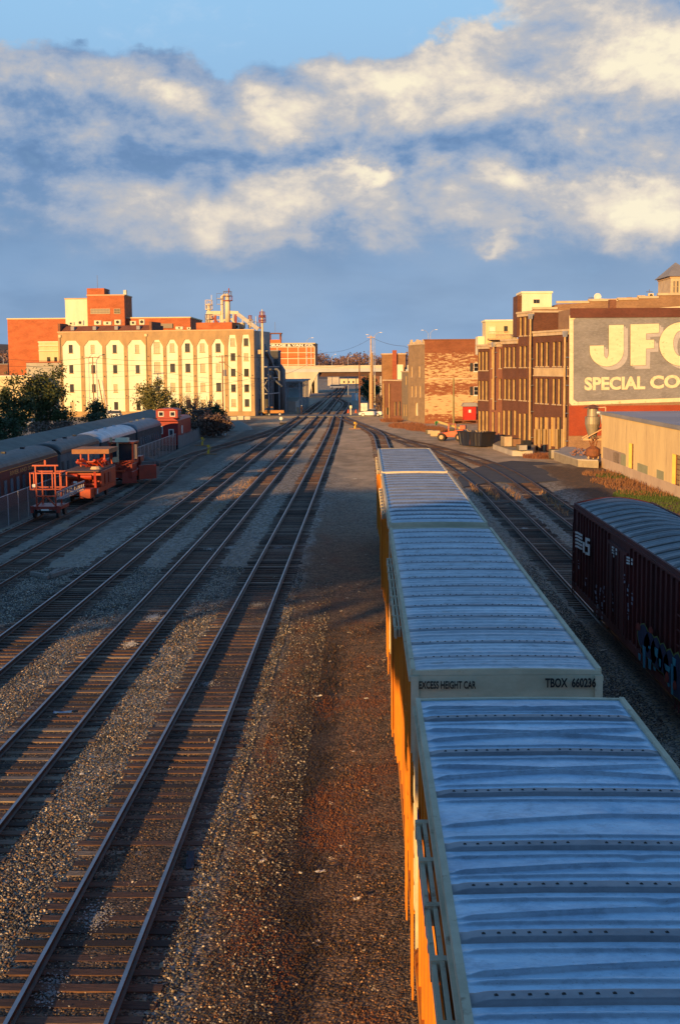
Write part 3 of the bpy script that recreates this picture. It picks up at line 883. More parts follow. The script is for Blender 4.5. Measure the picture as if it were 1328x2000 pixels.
XT = 2.19
near_seams = [gz(1000, 1240 + c / 2.184, 4.97).y - .40 for c in (1520, 1260, 1055, 880, 655, 485, 340)]
near_seams += [near_seams[0] - 1.08 * k for k in range(1, 9) if near_seams[0] - 1.08 * k > .4]
GRP = 'yellow high boxcars coupled in one train'
c1 = boxcar('boxcar', 'nearest yellow boxcar, its blue galvanised roof creased with diagonal ridges and rows of bolts', XT, .40, 18.03, [roof_blue, seam_m], car_yellow, car_tan, near_seams, 'd', dx=.06, dy=.0155, seed=1, group=GRP, crown=.022)
c2 = boxcar('boxcar', 'yellow boxcar with EXCESS HEIGHT CAR and TBOX 660236 lettered on its tan end', XT, 20.23, 17.97, [roof_pale, seam_m], car_yellow, car_tan, [.9 + 1.156 * i for i in range(15)], 'r', seed=2, group=GRP, dy=.045, sh=.02)
c3 = boxcar('boxcar', 'third yellow boxcar from the near end, its ribbed silver roof catching the low sun', XT, 39.60, 18.3, [roof_pale, seam_m], car_yellow, car_tan, [.8 + 1.19 * i for i in range(15)], 'r', seed=3, group=GRP, dy=.05, sh=.05)
c4 = boxcar('boxcar', 'farthest yellow boxcar at the head of the train, shortest roof, sunlit gold', XT, 58.75, 16.4, [roof_pale, seam_m], car_yellow, car_tan, [.7 + 1.15 * i for i in range(14)], 'r', seed=4, group=GRP, dy=.055, sh=.05)
# lettering on the end panel of the second car
ff = FR((XT - 1.5, 20.10), (XT + 1.5, 20.10))
a0, z_ = ff.uz(818, 1345); a1 = ff.u(929, 1345)
text_obj('lettering', 'EXCESS HEIGHT CAR', .115, a1 - a0, ink, c2, (a0 - 1.5, -.128, z_), bold=.004)
a0, z2 = ff.uz(1064, 1342); a1 = ff.u(1163, 1340)
text_obj('lettering', 'TBOX  660236', .135, a1 - a0, ink, c2, (a0 - 1.5, -.128, z2), bold=.006)
# black plates and blue lettering on the sunlit flank
for root, L in ((c1, 18.03), (c2, 17.97)):
    text_obj('lettering', 'RAILBOX', .62, 3.6, ink if root is c2 else blue_ink, root, (-1.515, L - 1.2, 3.1), -math.pi / 2, bold=.02)
    text_obj('lettering', 'TBOX', .34, 1.2, ink, root, (-1.515, L - 5.4, 3.4), -math.pi / 2, bold=.01)

# maroon boxcar on the right
YM = 50.95
mb_root = boxcar('boxcar', 'maroon ribbed boxcar with white railroad logo and cyan graffiti, right foreground', 9.64, YM - 18.0, 18.0, [maroon_roof, black], maroon, maroon, [.5 + 1.21 * i for i in range(15)], 'x0', ze=4.26, crown=.24, dx=.12, dy=.06, seed=9, W=3.04, rib=.62, sh=.03, top_tan=False, detail=False, tracks=0)
fm = FR((8.12, YM), (8.12, YM - 18))         # its flank; u runs towards the camera


def flank(name, m_, parent, polys, out=.0):
    q = MB()
    for P in polys:
        uz = [fm.uz(*p) for p in P]
        n = len(uz); xo = 8.12 - .015 - out - 9.64
        vs = [(xo, 18.0 - u, z) for u, z in uz] + [(xo + .008, 18.0 - u, z) for u, z in uz]
        q.add(vs, [tuple(range(n)), tuple(reversed(range(n, 2 * n)))] + [(i, i + n, (i + 1) % n + n, (i + 1) % n) for i in range(n)])
    return q.build(name, m_, parent)


c0 = lambda x, y: (1080 + x / 4.347, 960 + y / 4.347)
logo = []
for k in range(5):                           # striped N, solid S
    y = 338 + k * 29
    logo.append([c0(204, y), c0(222, y + 2), c0(240, y + 14), c0(264, y + 26), c0(264, y + 44), c0(240, y + 32), c0(222, y + 20), c0(204, y + 16)])
logo.append([c0(268, 425), c0(284, 432), c0(284, 522), c0(268, 515)])
logo.append([c0(290, 388), c0(328, 402), c0(328, 424), c0(305, 416), c0(305, 442), c0(328, 450), c0(328, 546), c0(290, 534), c0(290, 512), c0(312, 519), c0(312, 472), c0(290, 464)])
flank('logo', white_ink, mb_root, logo, .07)
sq = []
for bx, by, w_ in ((518, 462, 18), (644, 548, 26)):
    for r_i in range(4 if w_ == 18 else 3): sq.append([c0(bx, by + r_i * 24 + 2), c0(bx + w_, by + r_i * 24 + 9), c0(bx + w_, by + r_i * 24 + 25), c0(bx, by + r_i * 24 + 18)])
    for r_i in range(2): sq.append([c0(bx + w_ + 14, by + 20 + r_i * 32), c0(bx + w_ + 24, by + 24 + r_i * 32), c0(bx + w_ + 24, by + 46 + r_i * 32), c0(bx + w_ + 14, by + 42 + r_i * 32)])
flank('data_stencil', white_ink, mb_root, sq, .07)
rg = random.Random(5); tagp = []
for bx, y0, y1 in ((378, 790, 870), (412, 815, 900), (446, 800, 930), (290, 730, 770), (232, 580, 630), (655, 785, 880), (690, 860, 950), (520, 850, 990), (655, 945, 1090), (385, 890, 1040), (430, 940, 1110), (620, 700, 760)):
    y = y0
    while y < y1:
        h = rg.uniform(8, 40); w1 = rg.uniform(4, 12); s = rg.uniform(-8, 8)
        tagp.append([c0(bx + s, y), c0(bx + s + w1, y + 4), c0(bx + s * .4 + w1, y + h), c0(bx + s * .4, y + h - 4)]); y += h + rg.uniform(4, 22)
flank('white_graffiti', mat('graffiti_white', (.30, .29, .36), (.14, .13, .18), 5), mb_root, tagp, .075)
cy = mat('graffiti_cyan', (.03, .30, .42), (.02, .16, .30), 2); navy = mat('graffiti_navy', (.012, .03, .10), (.008, .02, .06), 3)
red_g = mat('graffiti_red', (.26, .03, .02), (.15, .02, .015), 3); lime = mat('graffiti_lime', (.18, .24, .06), (.1, .15, .04), 3)


def bub(cx, cy_, rx, ry, n=16, sk=.4):
    return [c0(cx + rx * math.cos(2 * math.pi * k / n), cy_ + ry * math.sin(2 * math.pi * k / n) * (1 + .18 * math.sin(6.28 * 3 * k / n)) + sk * rx * math.cos(2 * math.pi * k / n)) for k in range(n)]


body = [bub(795, 1250, 52, 105, sk=.9), bub(850, 1330, 55, 120, sk=.9), bub(905, 1390, 52, 130, sk=.9), bub(960, 1440, 50, 125, sk=.9), bub(1020, 1520, 60, 150, sk=.9), bub(1085, 1600, 65, 190, sk=.9)]
flank('graffiti_outline', lime, mb_root, [[(x, y) for x, y in bub(a, b, c * 1.13, d * 1.07, sk=.9)] for a, b, c, d in ((795, 1250, 52, 105), (850, 1330, 55, 120), (905, 1390, 52, 130), (960, 1440, 50, 125), (1020, 1520, 60, 150), (1085, 1600, 65, 190))], .072)
flank('graffiti_fill', navy, mb_root, body, .082)
hl = []
for cx, cyy, w1, h in ((800, 1400, 24, 190), (760, 1400, 20, 60), (848, 1460, 26, 90), (905, 1360, 30, 80), (935, 1450, 18, 70), (1000, 1490, 48, 60), (1040, 1590, 22, 260), (845, 1320, 20, 24), (1058, 1440, 30, 70), (1010, 1640, 16, 30), (890, 1500, 22, 30)):
    hl.append([c0(cx - w1 / 2, cyy - h / 2), c0(cx + w1 / 2, cyy - h / 2 + w1 * .7), c0(cx + w1 * .35, cyy + h / 2 + w1 * .4), c0(cx - w1 * .4, cyy + h / 2 - w1 * .2)])
flank('graffiti_highlight', cy, mb_root, hl, .09)
flank('red_graffiti', red_g, mb_root, [bub(750, 1150, 18, 32), bub(858, 1180, 20, 28), bub(1062, 1650, 16, 40), bub(995, 1580, 16, 45)], .092)

# ------------------------------------------------------------------ viaduct the viewer stands on, and unseen blocks added behind it to shade the yard
v = thing('road_viaduct', 'concrete road viaduct the view is taken from', 'bridge', (0, -7.5, 0), 0)
MB().box(-2.5, 110, -.5, 6.9, 8.30, 8.6).build('deck', concrete, v)
q = MB(); q.box(-2.5, 110, 6.6, 6.9, 8.6, 9.3); q.box(-2.5, -2.2, -.5, 6.59, 8.6, 9.3); q.build('parapet', concrete, v)
for xx in (-1.7, 24, 54):
    q = MB(); q.box(xx - .6, xx + .6, 0, 6.2, -.5, 8.3); q.build('pier', concrete, v)
t = thing('shade_blocker', 'added unseen brick shade gallery on steel legs behind the viewer', 'blocker', (0, -10, 0), 0)
prof = [(-84, 10), (-50, 10), (-44, 10.4), (-37, 12.2), (-27, 11.3), (-17.4, 9.1), (-12, 8.0), (-6, 7.0), (-4, 7.0), (-4, 13.5), (-16, 14.6), (-24, 15.2), (-26.5, 14.3), (-30, 14.4), (-40, 17.3), (-48, 19.9), (-63, 20), (-68, 18.3), (-77, 18.6), (-84, 21)]  # invented outline, shaped to throw the shade bands on yard and train
MB().prism(prof, 0, 2).build('wall', old_brick, t)
q = MB()
bot = lambda x: 10 if x < -50 else (10 + (x + 50) * .067 if x < -44 else (10.4 + (x + 44) * .257 if x < -37 else 12.2 - (x + 37) * .09))
k = -62.0
while k < -27:
    q.beam((k, 1, bot(k)), (k + 1.1, 1, bot(k + 1.1) - 1.5), .3); q.beam((k + 1.1, 1, bot(k + 1.1) - 1.5), (k + 2.2, 1, bot(k + 2.2)), .3); q.beam((k + 1.1, 1, bot(k + 1.1) - 1.5), (k + 1.1, 1, bot(k + 1.1)), .22); q.beam((k, 1, bot(k) - .75), (k + 2.2, 1, bot(k + 2.2) - .75), .12); k += 2.2
q.build('lattice', steel, t)  # added to break up the edge of the shade
for xx in (-82, -66, -52):
    q = MB(); q.box(xx, xx + .4, .3, .7, -.4, 10); q.box(xx, xx + .4, 1.3, 1.7, -.4, 10); q.build('leg', steel, t)
for nm, lab, x0, x1, h in (('shade_block', 'added brick shade block nearest the shade gallery behind the viewer', -100, -84.2, 26.0),
                           ('shade_block', 'middle and taller added brick shade block behind the viewer', -125, -100.2, 31.0),
                           ('shade_block', 'tallest added brick shade block farthest left behind the viewer', -158, -125.2, 40.0)):
    t = thing(nm, lab, 'building', (x0, -8.2, 0), 0)  # unseen blocks added for shade, heights set by how far it reaches
    MB().box(0, x1 - x0, -6, 0, -.4, h).build('wall', old_brick, t)
    MB().box(-.1, x1 - x0 + .1, -6.2, .2, h + .003, h + .3).build('roof', roof_dark, t)


# ------------------------------------------------------------------ cream factory on the left
fr = FR((-61.3, 262.4), (-21.55, 255.6))
fac = thing('mill_building', 'long cream painted mill with tan pilasters and rows of small arched windows beside the crossing', 'building', (fr.o.x, fr.o.y, 0), fr.rz)
ZT = fr.z(300, 648); zbase = -.3
wide = [139.2, 182.2, 224.9, 268.8]; nar = [307.4, 337.1, 366.9, 395.9, 426.5]; tall = [455.3, 481.2]
ops, wins = [], []
rA = [681.4, 720.9, 758.2, 793.0]; rB = [679, 718.5, 756, 789]; rT = [668, 697, 727.5, 758, 786.7]
rw = random.Random(3)
for lst, rows, wd, hh in ((wide, rA, .86, 1.62), (nar, rB, 1.0, 1.68), (tall, rT, .95, 1.45)):
    for i, px in enumerate(lst):
        u = fr.u(px, 690)
        for j, py in enumerate(rows):
            z = fr.z(px, py); W_, H_ = wd, hh
            if px == 307.4 and j < 2: W_, H_ = 1.3, 2.25
            ops.append((u - W_ / 2, u + W_ / 2, z - H_ / 2, z + H_ / 2)); wins.append((u, z - H_ / 2, W_, H_))
wl = MB(); wall_grid(wl, 0, fr.len, zbase, ZT, ops, 0, .22, 0, 0)
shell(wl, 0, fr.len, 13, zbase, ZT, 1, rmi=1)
wl.build('wall', [white_wall, mat('mill_side_shade', (.36, .33, .28), (.24, .22, .19), .5)], fac)  # shade of the end wall put into the darker grey
for (u, z, W_, H_) in wins:
    k = rw.random()
    window(fac, u, z, W_, H_, .18, 3, 4, frame_dark if k < .55 else frame_cream, dark_glass if k < .6 else dull_glass, arch=True, blind=blind_m if k > .62 else None, sill=factory_tan)
pan = [(122.7, 158), (165.4, 200.8), (207.8, 243), (250, 285.6), (295.7, 319.4), (325.7, 348.5), (355, 378), (385, 407.8), (414, 438.5), (445.8, 463.5), (472, 489.5)]
pu = [(fr.u(a, 690), fr.u(b, 690)) for a, b in pan]
top = [(0, ZT + .02), (0, 0)]
pts = []
zt_ = [fr.z(200, 664.5)] * 4 + [fr.z(350, 663)] * 5 + [fr.z(470, 653.5)] * 2
zc_ = [fr.z(200, 676)] * 4 + [fr.z(350, 676)] * 5 + [fr.z(470, 676)] * 2
zmin = min(zc_)
poly = [(0, zmin)]
for i, (a, b) in enumerate(pu):
    ch = min(.95 if i < 4 else .8, (b - a) * .32) if i < 9 else .3
    poly += [(a, zmin), (a, zc_[i]), (a + ch, zt_[i]), (b - ch, zt_[i]), (b, zc_[i]), (b, zmin)]
poly += [(fr.len, zmin), (fr.len, ZT + .06), (0, ZT + .06)]
poly = [p for k, p in enumerate(poly) if k == 0 or p != poly[k - 1]]
MB().prism(poly, -.14, -.002).build('parapet_band', factory_tan, fac)
edges = [0] + [e for ab in pu for e in ab] + [fr.len]
for i in range(0, len(edges), 2):
    MB().box(edges[i], edges[i + 1], -.14, -.002, .9, zmin - .002).build('pilaster', factory_tan, fac)
    q = MB()
    for zz in (fr.z(200, 697), fr.z(200, 735), fr.z(200, 773)):
        c = (edges[i] + edges[i + 1]) / 2; q.box(c - .11, c + .11, -.17, -.141, zz - .11, zz + .11)
    q.build('tie_plate', black, fac)
MB().box(-.06, fr.len + .06, -.2, -.003, zbase, .88).build('plinth', factory_tan, fac)
MB().box(-.1, fr.len + .1, -.22, .3, ZT + .06, ZT + .28).build('coping', tan_trim, fac)
for px in (119.5, 287):
    u = fr.u(px, 690); MB().tube([(u, -.26, 1), (u, -.26, ZT - .9)], .09, 6).build('downpipe', factory_tan, fac)
    MB().box(u - .25, u + .25, -.42, -.141, ZT - .9, ZT - .4).build('rain_head', cream, fac)
# brown mansard with skylights on its left half
a, b = fr.u(117, 640), fr.u(291, 640); z1 = fr.z(200, 635.5)
q = MB(); q.prismx([(.5, ZT + .28), (2.1, z1), (9, z1), (9, ZT + .28)], a, b)
ms = q.build('mansard_roof', mat('mansard', (.20, .075, .045), (.15, .055, .035), .8), fac)
for px in (140, 183, 225.5, 268.5):
    u = fr.u(px, 643); MB().box(u - .35, u + .35, .55, 1.4, ZT + .5, ZT + 1.25).build('skylight', roof_grey, fac)
q = MB(); q.box(a - .5, a, .3, 6, ZT + .28, z1 + .5); q.box(b, b + .5, .3, 6, ZT + .28, z1 + .6); q.build('firewall', old_brick, fac)
MB().box(fr.u(381, 640), fr.u(451, 640), .9, 10, ZT + .28, fr.z(420, 629.5)).build('brick_penthouse', orange_brick, fac)


def unit(px, y0, y1, wpx, Y, label, m_=None, nm='rooftop_unit'):
    c = gy(px, y1, Y); h = gy(px, y0, Y).z - c.z; wd = wpx / F * Y
    t = thing(nm, label, 'air conditioner', (c.x, c.y, c.z), 0, 'air handling units along the roofs')
    b = MB(); b.box(-wd / 2, wd / 2, -wd * .3, wd * .3, .08, h); b.box(-wd / 2 + .05, wd / 2 - .05, -wd * .25, wd * .25, 0, .08); b.build('casing', m_ or cream_bright, t)
    b = MB(); b.tube([(0, -wd * .3 - .03, h * .55), (0, -wd * .3 - .002, h * .55)], min(h, wd) * .32, 10); b.build('fan_grille', frame_dark, t)
    return t


ORD = ['leftmost', 'second', 'third', 'fourth', 'fifth', 'sixth', 'seventh', 'eighth', 'ninth']
for i, (px, y0, y1, wp) in enumerate([(140, 629, 635.4, 12), (158, 626, 635.4, 13), (192, 626, 635, 13), (211, 628, 635, 15), (231, 624.5, 634.7, 12), (261, 627, 635, 11), (278, 624, 634.3, 10)]):
    unit(px, y0, y1, wp, 266, f'pale air unit on the mill roof, {ORD[i]} of the row seen from the left')
for i, (px, y0, y1, wp) in enumerate([(351, 638, 643.8, 14), (369.5, 639, 643.8, 7), (409, 640, 643.8, 18), (463, 634, 643.5, 9)]):
    unit(px, y0, y1, wp, 260.5, f'small white vent box on the flat right roof of the mill, {ORD[i]} from the left', nm='vent_box')


def pxblock(name, label, x0, x1, yt, Y, D, m_, z0=-.3, cat='building', extra=None, coping=tan_trim, ch=.25):
    A, B = gy(x0, yt, Y), gy(x1, yt, Y); zt = (A.z + B.z) / 2
    t = thing(name, label, cat, (A.x, Y, 0), 0); wd = B.x - A.x
    shell(MB(), 0, wd, D, z0, zt, front=True).build('wall', m_, t)
    if coping: MB().box(-.12, wd + .12, -.12, D + .12, zt + .005, zt + ch).build('coping', coping, t)
    f = FR((A.x, Y), (A.x + wd, Y)); f.zt = zt; f.wd = wd
    return t, f


def pxwin(t, f, px, py, wp, hp, cols=2, rows=2, fm=frame_dark, pm=dark_glass, y=-.035, **k):
    u, z = f.uz(px, py); s = f.o.y / F
    return window(t, u, z - hp * s / 2, wp * s, hp * s, y, cols, rows, fm, pm, **k)


t, f = pxblock('brick_warehouse', 'big windowless orange brick block left of and behind the cream mill', 15, 372, 622.5, 278, 20, orange_brick, coping=cream)
MB().box(f.u(303, 640), f.u(338, 640), -.3, -.003, f.z(320, 641), f.z(320, 632)).build('window_strip', dull_glass, t)
t, f = pxblock('brick_tower', 'orange brick rooftop block with a band of yellow windows and a higher left step', 170.5, 243, 577.5, 276.2, 9, orange_brick, z0=14, coping=tan_trim)
MB().box(0, f.u(205, 600), .0 + .01, 6, f.zt + .26, f.z(180, 563)).build('upper_step', orange_brick, t)
for px, wp, c in ((196.5, 38, 6), (229.5, 12.5, 2)): pxwin(t, f, px, 608, wp, 10, c, 2, frame_cream, dull_glass)
q = MB(); u = f.u(185.5, 560); q.tube([(u, 3, f.z(180, 563)), (u, 3, f.z(180, 536))], .05, 5); q.build('antenna', steel, t)
q = MB(); u = f.u(208, 560); q.tube([(u, 2, f.zt), (u, 2, f.zt + 1.1)], .22, 8); u = f.u(243, 575); q.box(u - .35, u + .3, 1, 2, f.zt + .25, f.zt + 1.2); q.build('roof_vent', steel, t)
t, f = pxblock('stair_tower', 'plain cream rendered block attached to the left of the orange rooftop tower', 127.5, 172, 584.5, 277, 6, cream_bright, z0=14)
t, f = pxblock('annex_building', 'small ochre annex with cornice and two dark windows beside the mill end', 76, 119.5, 669, 268, 12, cream, coping=cream_bright)
for zpy in (676, 686): MB().box(0, f.wd, -.3, -.003, f.z(90, zpy), f.z(90, zpy - 1.5)).build('cornice', cream_bright, t)
pxwin(t, f, 96, 702, 6, 9); pxwin(t, f, 109.5, 702, 5, 9)
t, f = pxblock('grey_annex', 'low grey rendered annex behind the big left tree', 52, 119, 708.5, 262, 5, mat('grey_render', (.42, .39, .30), (.34, .31, .25), .5), coping=red_brick)
t, f = pxblock('low_shed', 'low cream shed at the far left edge behind the trees', -30, 62, 736, 255, 14, cream, coping=cream_bright)
t, f = pxblock('far_depot', 'brown depot roof seen beyond the left edge of the brick block', -60, 16, 712, 420, 30, old_brick, coping=roof_grey)

# ---- process towers on the mill roof
tw = mat('tower_cream', (.72, .62, .44), (.60, .48, .30), .8, (1, 1, .3), fine=.4)
tred = mat('tower_red', (.34, .08, .05), (.25, .06, .04), 2)


def pp(px, py, Y): return gy(px, py, Y)


def vessel(name, label, px, ytop, ybot, rpx, Y, rings, cat='process tower'):
    b = pp(px, ybot, Y); tz = pp(px, ytop, Y).z - b.z; r = rpx * Y / F
    t = thing(name, label, cat, (b.x, Y, b.z), 0)
    MB().tube([(0, 0, 0), (0, 0, tz * .72), (0, 0, tz * .75), (0, 0, tz * .94), (0, 0, tz)], [r, r, r * .8, r * .8, r * .3], 14).build('column', tw, t, smooth=True)
    for (py, rp, m_) in rings:
        z = pp(px, py, Y).z - b.z; rr = rp * Y / F
        q = MB(); q.tube([(0, 0, z), (0, 0, z + .16)], rr, 12)
        for k in range(10):
            a = 2 * math.pi * k / 10; q.tube([(rr * math.cos(a), rr * math.sin(a), z), (rr * math.cos(a), rr * math.sin(a), z + 1.0)], .035, 4)
        q.tube([(rr * math.cos(2 * math.pi * k / 12), rr * math.sin(2 * math.pi * k / 12), z + 1.0) for k in range(13)], .035, 4, cap=False)
        q.build('platform', m_, t)
    q = MB()
    for sx in (-.2, .2): q.tube([(-r - .15, sx, 0), (-r - .15, sx, tz * .9)], .04, 4)
    for k in range(int(tz / .5)): q.tube([(-r - .15, -.2, .4 + k * .5), (-r - .15, .2, .4 + k * .5)], .03, 4)
    q.build('ladder', steel, t)
    return t, b, tz, r


YV = 263
t, b, tz, r = vessel('process_tower', 'tallest cream process tower with red ring platforms on the mill roof', 445.5, 573, 630, 5.2, YV, [(588, 9.5, tred), (579, 8, steel)])
MB().tube([(.3, 0, tz), (.3, 0, tz + 1.0)], .12, 6).build('vent_pipe', tred, t)
q = MB(); q.tube([(-1.1, 0, 0), (-1.1, 0, tz * .9), (-.4, 0, tz * .97)], .28, 8); q.build('riser_pipe', tw, t)
for zz in (.62, .82):
    q = MB(); q.box(-2.1, -1.0, -.5, .5, tz * zz, tz * zz + .1); q.tube([(-2.1, -.5, tz * zz), (-2.1, -.5, tz * zz + 1), (-1.0, -.5, tz * zz + 1)], .04, 4); q.build('side_platform', steel, t)
t, b, tz, r = vessel('process_tower', 'shorter cream process tower with round cap at the left of the roof plant', 409, 592, 630, 3.0, YV, [(596, 7, tw), (605, 7, tw), (624, 8, steel)])
q = MB(); c = pp(414, 592, YV); q.tube([(.55, 0, tz * .8), (.55, 0, pp(414, 576, YV).z - b.z)], .06, 5); q.build('antenna', frame_white, t)
t, b, tz, r = vessel('exhaust_stack', 'slim white exhaust stack with red ring platforms at the mill corner', 515, 604, 805, 2.6, 256.5, [(619, 4.8, tred), (626, 6.8, tred), (630, 6.8, tred)], cat='chimney')
t, b, tz, r = vessel('process_tower', 'small red and cream vessel near the right end of the mill roof', 489, 617, 641, 1.9, YV, [(626, 3.2, tred), (634, 5, tw)])
# frame and ducts linking the plant
b = pp(405, 641, YV)
t = thing('pipe_rack', 'steel frame and inclined duct linking the towers on the mill roof', 'pipework', (b.x, YV, b.z), 0)
P_ = lambda px, py, dy=0: (pp(px, py, YV).x - b.x, dy, pp(px, py, YV).z - b.z)
q = MB()
for (x0, y0, x1, y1, w_) in ((404, 611, 432, 611, .7), (450, 610, 466, 611, .6), (404, 625, 432, 625, .15), (404, 616, 432, 616, .15)): q.beam(P_(x0, y0), P_(x1, y1), w_)
for px in (404, 413, 421, 431, 462): q.beam(P_(px, 641), P_(px, 611), .25)
q.beam(P_(420, 611), P_(413, 641), .12); q.build('frame', tw, t)
q = MB(); q.beam(P_(464, 613), P_(505, 643), .75); q.build('inclined_duct', steel, t)
q = MB(); q.beam(P_(452, 622), P_(465, 641), .35, mi=0); q.tube([P_(436, 641), P_(436, 627), P_(441, 625)], .3, 8); q.tube([P_(456, 641), P_(456, 612)], .18, 6); q.tube([P_(474, 641), P_(474, 620)], .1, 6); q.tube([P_(500, 641), P_(500, 618)], .05, 5); q.build('pipe', tw, t)
q = MB(); q.beam(P_(413, 618), P_(428, 632), .3); q.beam(P_(421, 616), P_(421, 640), .45); q.beam(P_(490, 636), P_(512, 641), .3); q.beam(P_(461, 612), P_(461, 632), .4); q.build('red_steelwork', tred, t)
q = MB(); q.box(P_(453, 643)[0], P_(477, 643)[0], .2, 3, 0, P_(465, 630)[2]); q.build('plant_room', cream, t)
rr_ = random.Random(12); q = MB()
for k in range(26):
    x = rr_.uniform(400, 512); y = rr_.uniform(612, 636) if x < 470 else rr_.uniform(628, 640); q.tube([P_(x, 642, rr_.uniform(-1, 2)), P_(x, y, rr_.uniform(-1, 2))], .045, 4)
    if k % 2: q.tube([P_(x, y), P_(x + rr_.uniform(4, 12), y)], .045, 4)
q.build('handrail', steel, t)
for px, yt, lab in ((467, 606, 'taller thin whip antenna on the mill roof'), (499, 619, 'short whip antenna near the right mill corner')): pass

# ---- dark silos, ducts and canopy at the right end of the mill
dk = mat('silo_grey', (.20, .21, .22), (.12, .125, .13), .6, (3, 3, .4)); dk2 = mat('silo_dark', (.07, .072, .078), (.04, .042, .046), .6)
t = thing('silo_block', 'dark grey silos and steel framing against the shaded end of the mill', 'silos', (-21.2, 257, 0), 0)
q = MB()
for k, (x, y, r, h) in enumerate([(1.0, 4, 1.0, 14.0), (1.2, 7, 1.1, 13.0), (1.4, 10, 1.2, 12.2), (2.9, 14, 1.2, 10.5), (3.2, 18, 1.3, 10.0)]):
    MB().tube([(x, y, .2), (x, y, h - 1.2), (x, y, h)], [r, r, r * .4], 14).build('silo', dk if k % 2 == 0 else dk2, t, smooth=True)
for (x, y) in ((.2, 1.5), (2.2, 1.5), (2.3, 6), (3.6, 11), (4.6, 16)):
    q.beam((x, y, -.2), (x, y, 9.5 if x < 3 else 7), .22)
for z in (4.2, 7.3, 9.5): q.beam((.2, 1.5, z), (2.2, 1.5, z), .2); q.beam((2.2, 1.5, z), (3.6, 11, z), .2)
q.beam((.2, 1.5, 4.2), (2.2, 1.5, 7.3), .12); q.beam((2.2, 1.5, 4.2), (.2, 1.5, 7.3), .12); q.build('framing', steel, t)
q = MB(); q.box(.1, 2.1, 1.6, 3.4, -.2, 3.2); q.build('dust_bin', dk2, t)
q = MB(); q.beam((1.8, 2, 12.5), (3.6, 12, 6.5), .5); q.tube([(2.2, 3, 9), (3.8, 3, 9), (4.2, 3, 8.5), (4.2, 3, 6.8)], .22, 8); q.tube([(2.0, 2.5, 8.0), (4.6, 4, 5.6)], .18, 8); q.build('duct', dk, t)
q = MB(); q.box(.3, 1.3, -.3, .4, 12.0, 12.8); q.build('yellow_hood', tan_trim, t)
# canopy
cx0 = gy(527, 741, 292).x; cx1 = gy(592, 741, 292).x
t = thing('loading_canopy', 'open loading canopy with lattice trusses and steel posts left of the tracks', 'canopy', (cx0, 280, 0), 0)
zc = gy(560, 745, 292).z; W_ = cx1 - cx0
q = MB(); q.box(-1, W_ + .3, -4, 44, zc, zc + .25); q.build('roof', roof_grey, t)
q = MB()
for yy in (-3.8, 6, 16, 26, 36): 
    q.beam((0, yy, zc - 1.2), (W_, yy, zc - 1.2), .12)
    n = 8
    for k in range(n): q.beam((W_ * k / n, yy, zc - 1.2 if k % 2 else zc), (W_ * (k + 1) / n, yy, zc if k % 2 else zc - 1.2), .08)
q.build('truss', steel, t)
for yy in (-3.8, 3, 10, 17, 24, 31, 38):
    q = MB(); q.beam((W_, yy, -.2), (W_, yy, zc), .22); q.build('post', steel, t)
for xx in (0, W_ * .33, W_ * .66):
    q = MB(); q.beam((xx, -3.8, -.2), (xx, -3.8, zc), .18); q.build('post', steel, t)
q = MB(); q.box(-1.5, W_ - 1.2, 2, 42, -.2, 2.0); q.build('dock_wall', concrete, t)
q = MB(); q.box(-1.3, W_ - 1.5, 41.5, 41.9, 2.0, zc); q.build('screen', mat('canopy_screen', (.55, .60, .60), (.42, .46, .47), 1), t)
# block between silos and canopy
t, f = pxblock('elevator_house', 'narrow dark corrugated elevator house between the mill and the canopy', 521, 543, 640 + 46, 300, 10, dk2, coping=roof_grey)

# ---- storage warehouse beyond the bridge
sf_m = mat('frame_render', (.74, .60, .40), (.62, .50, .33), .4)
t, f = pxblock('storage_warehouse', 'orange brick storage warehouse with cream grid frame beyond the bridge', 512, 615, 672, 470, 26, mat('orange_panel', (.62, .17, .045), (.52, .14, .04), .4, (1, 1, 2)), coping=frame_cream, ch=.4)
q = MB()
for px in (521, 542, 562.4, 582.8, 598.6, 608, 614.6): q.box(f.u(px, 690) - .16, f.u(px, 690) + .16, -.22, -.002, -.2, f.z(560, 678.2))
q.build('upright', sf_m, t)
q = MB()
for py in (678, 689, 700.5, 712.6): q.box(0, f.wd, -.20, -.002, f.z(560, py) - .13, f.z(560, py) + .13)
q.build('floor_band', sf_m, t)
MB().box(0, f.wd, -.1, -.002, f.z(560, 677.3), f.zt).build('sign_band', frame_dark, t)
a0 = f.u(512.5, 676); a1 = f.u(613.5, 676)
text_obj('sign_lettering', 'STORAGE & VAN CO.', .78, a1 - a0, mat('sign_white', (.85, .80, .70), (.75, .70, .6), 2), t, (a0, -.12, f.z(560, 676.6)), bold=.05)
# open water tank frame on top
a0, a1 = f.u(524, 660), f.u(547, 660); z0 = f.zt + .4
q = MB(); q.box(a0, a1, 4, 9, z0, f.z(535, 663)); q.build('roof_block', mat('orange_panel2', (.62, .17, .045), (.52, .14, .04), .4), t)
q = MB()
for xx in (a0 + .2, a1 - .2):
    for yy in (4.2, 8.8): q.beam((xx, yy, f.z(535, 663)), (xx, yy, f.z(535, 651)), .45)
q.box(a0 - .3, a1 + .3, 3.8, 9.2, f.z(535, 651.5), f.z(535, 649.5)); q.build('open_frame', rusty, t)
q = MB(); u = f.u(535.5, 650); q.tube([(u, 6, f.z(535, 650)), (u, 6, f.z(535, 628))], .07, 5); q.build('antenna', steel, t)

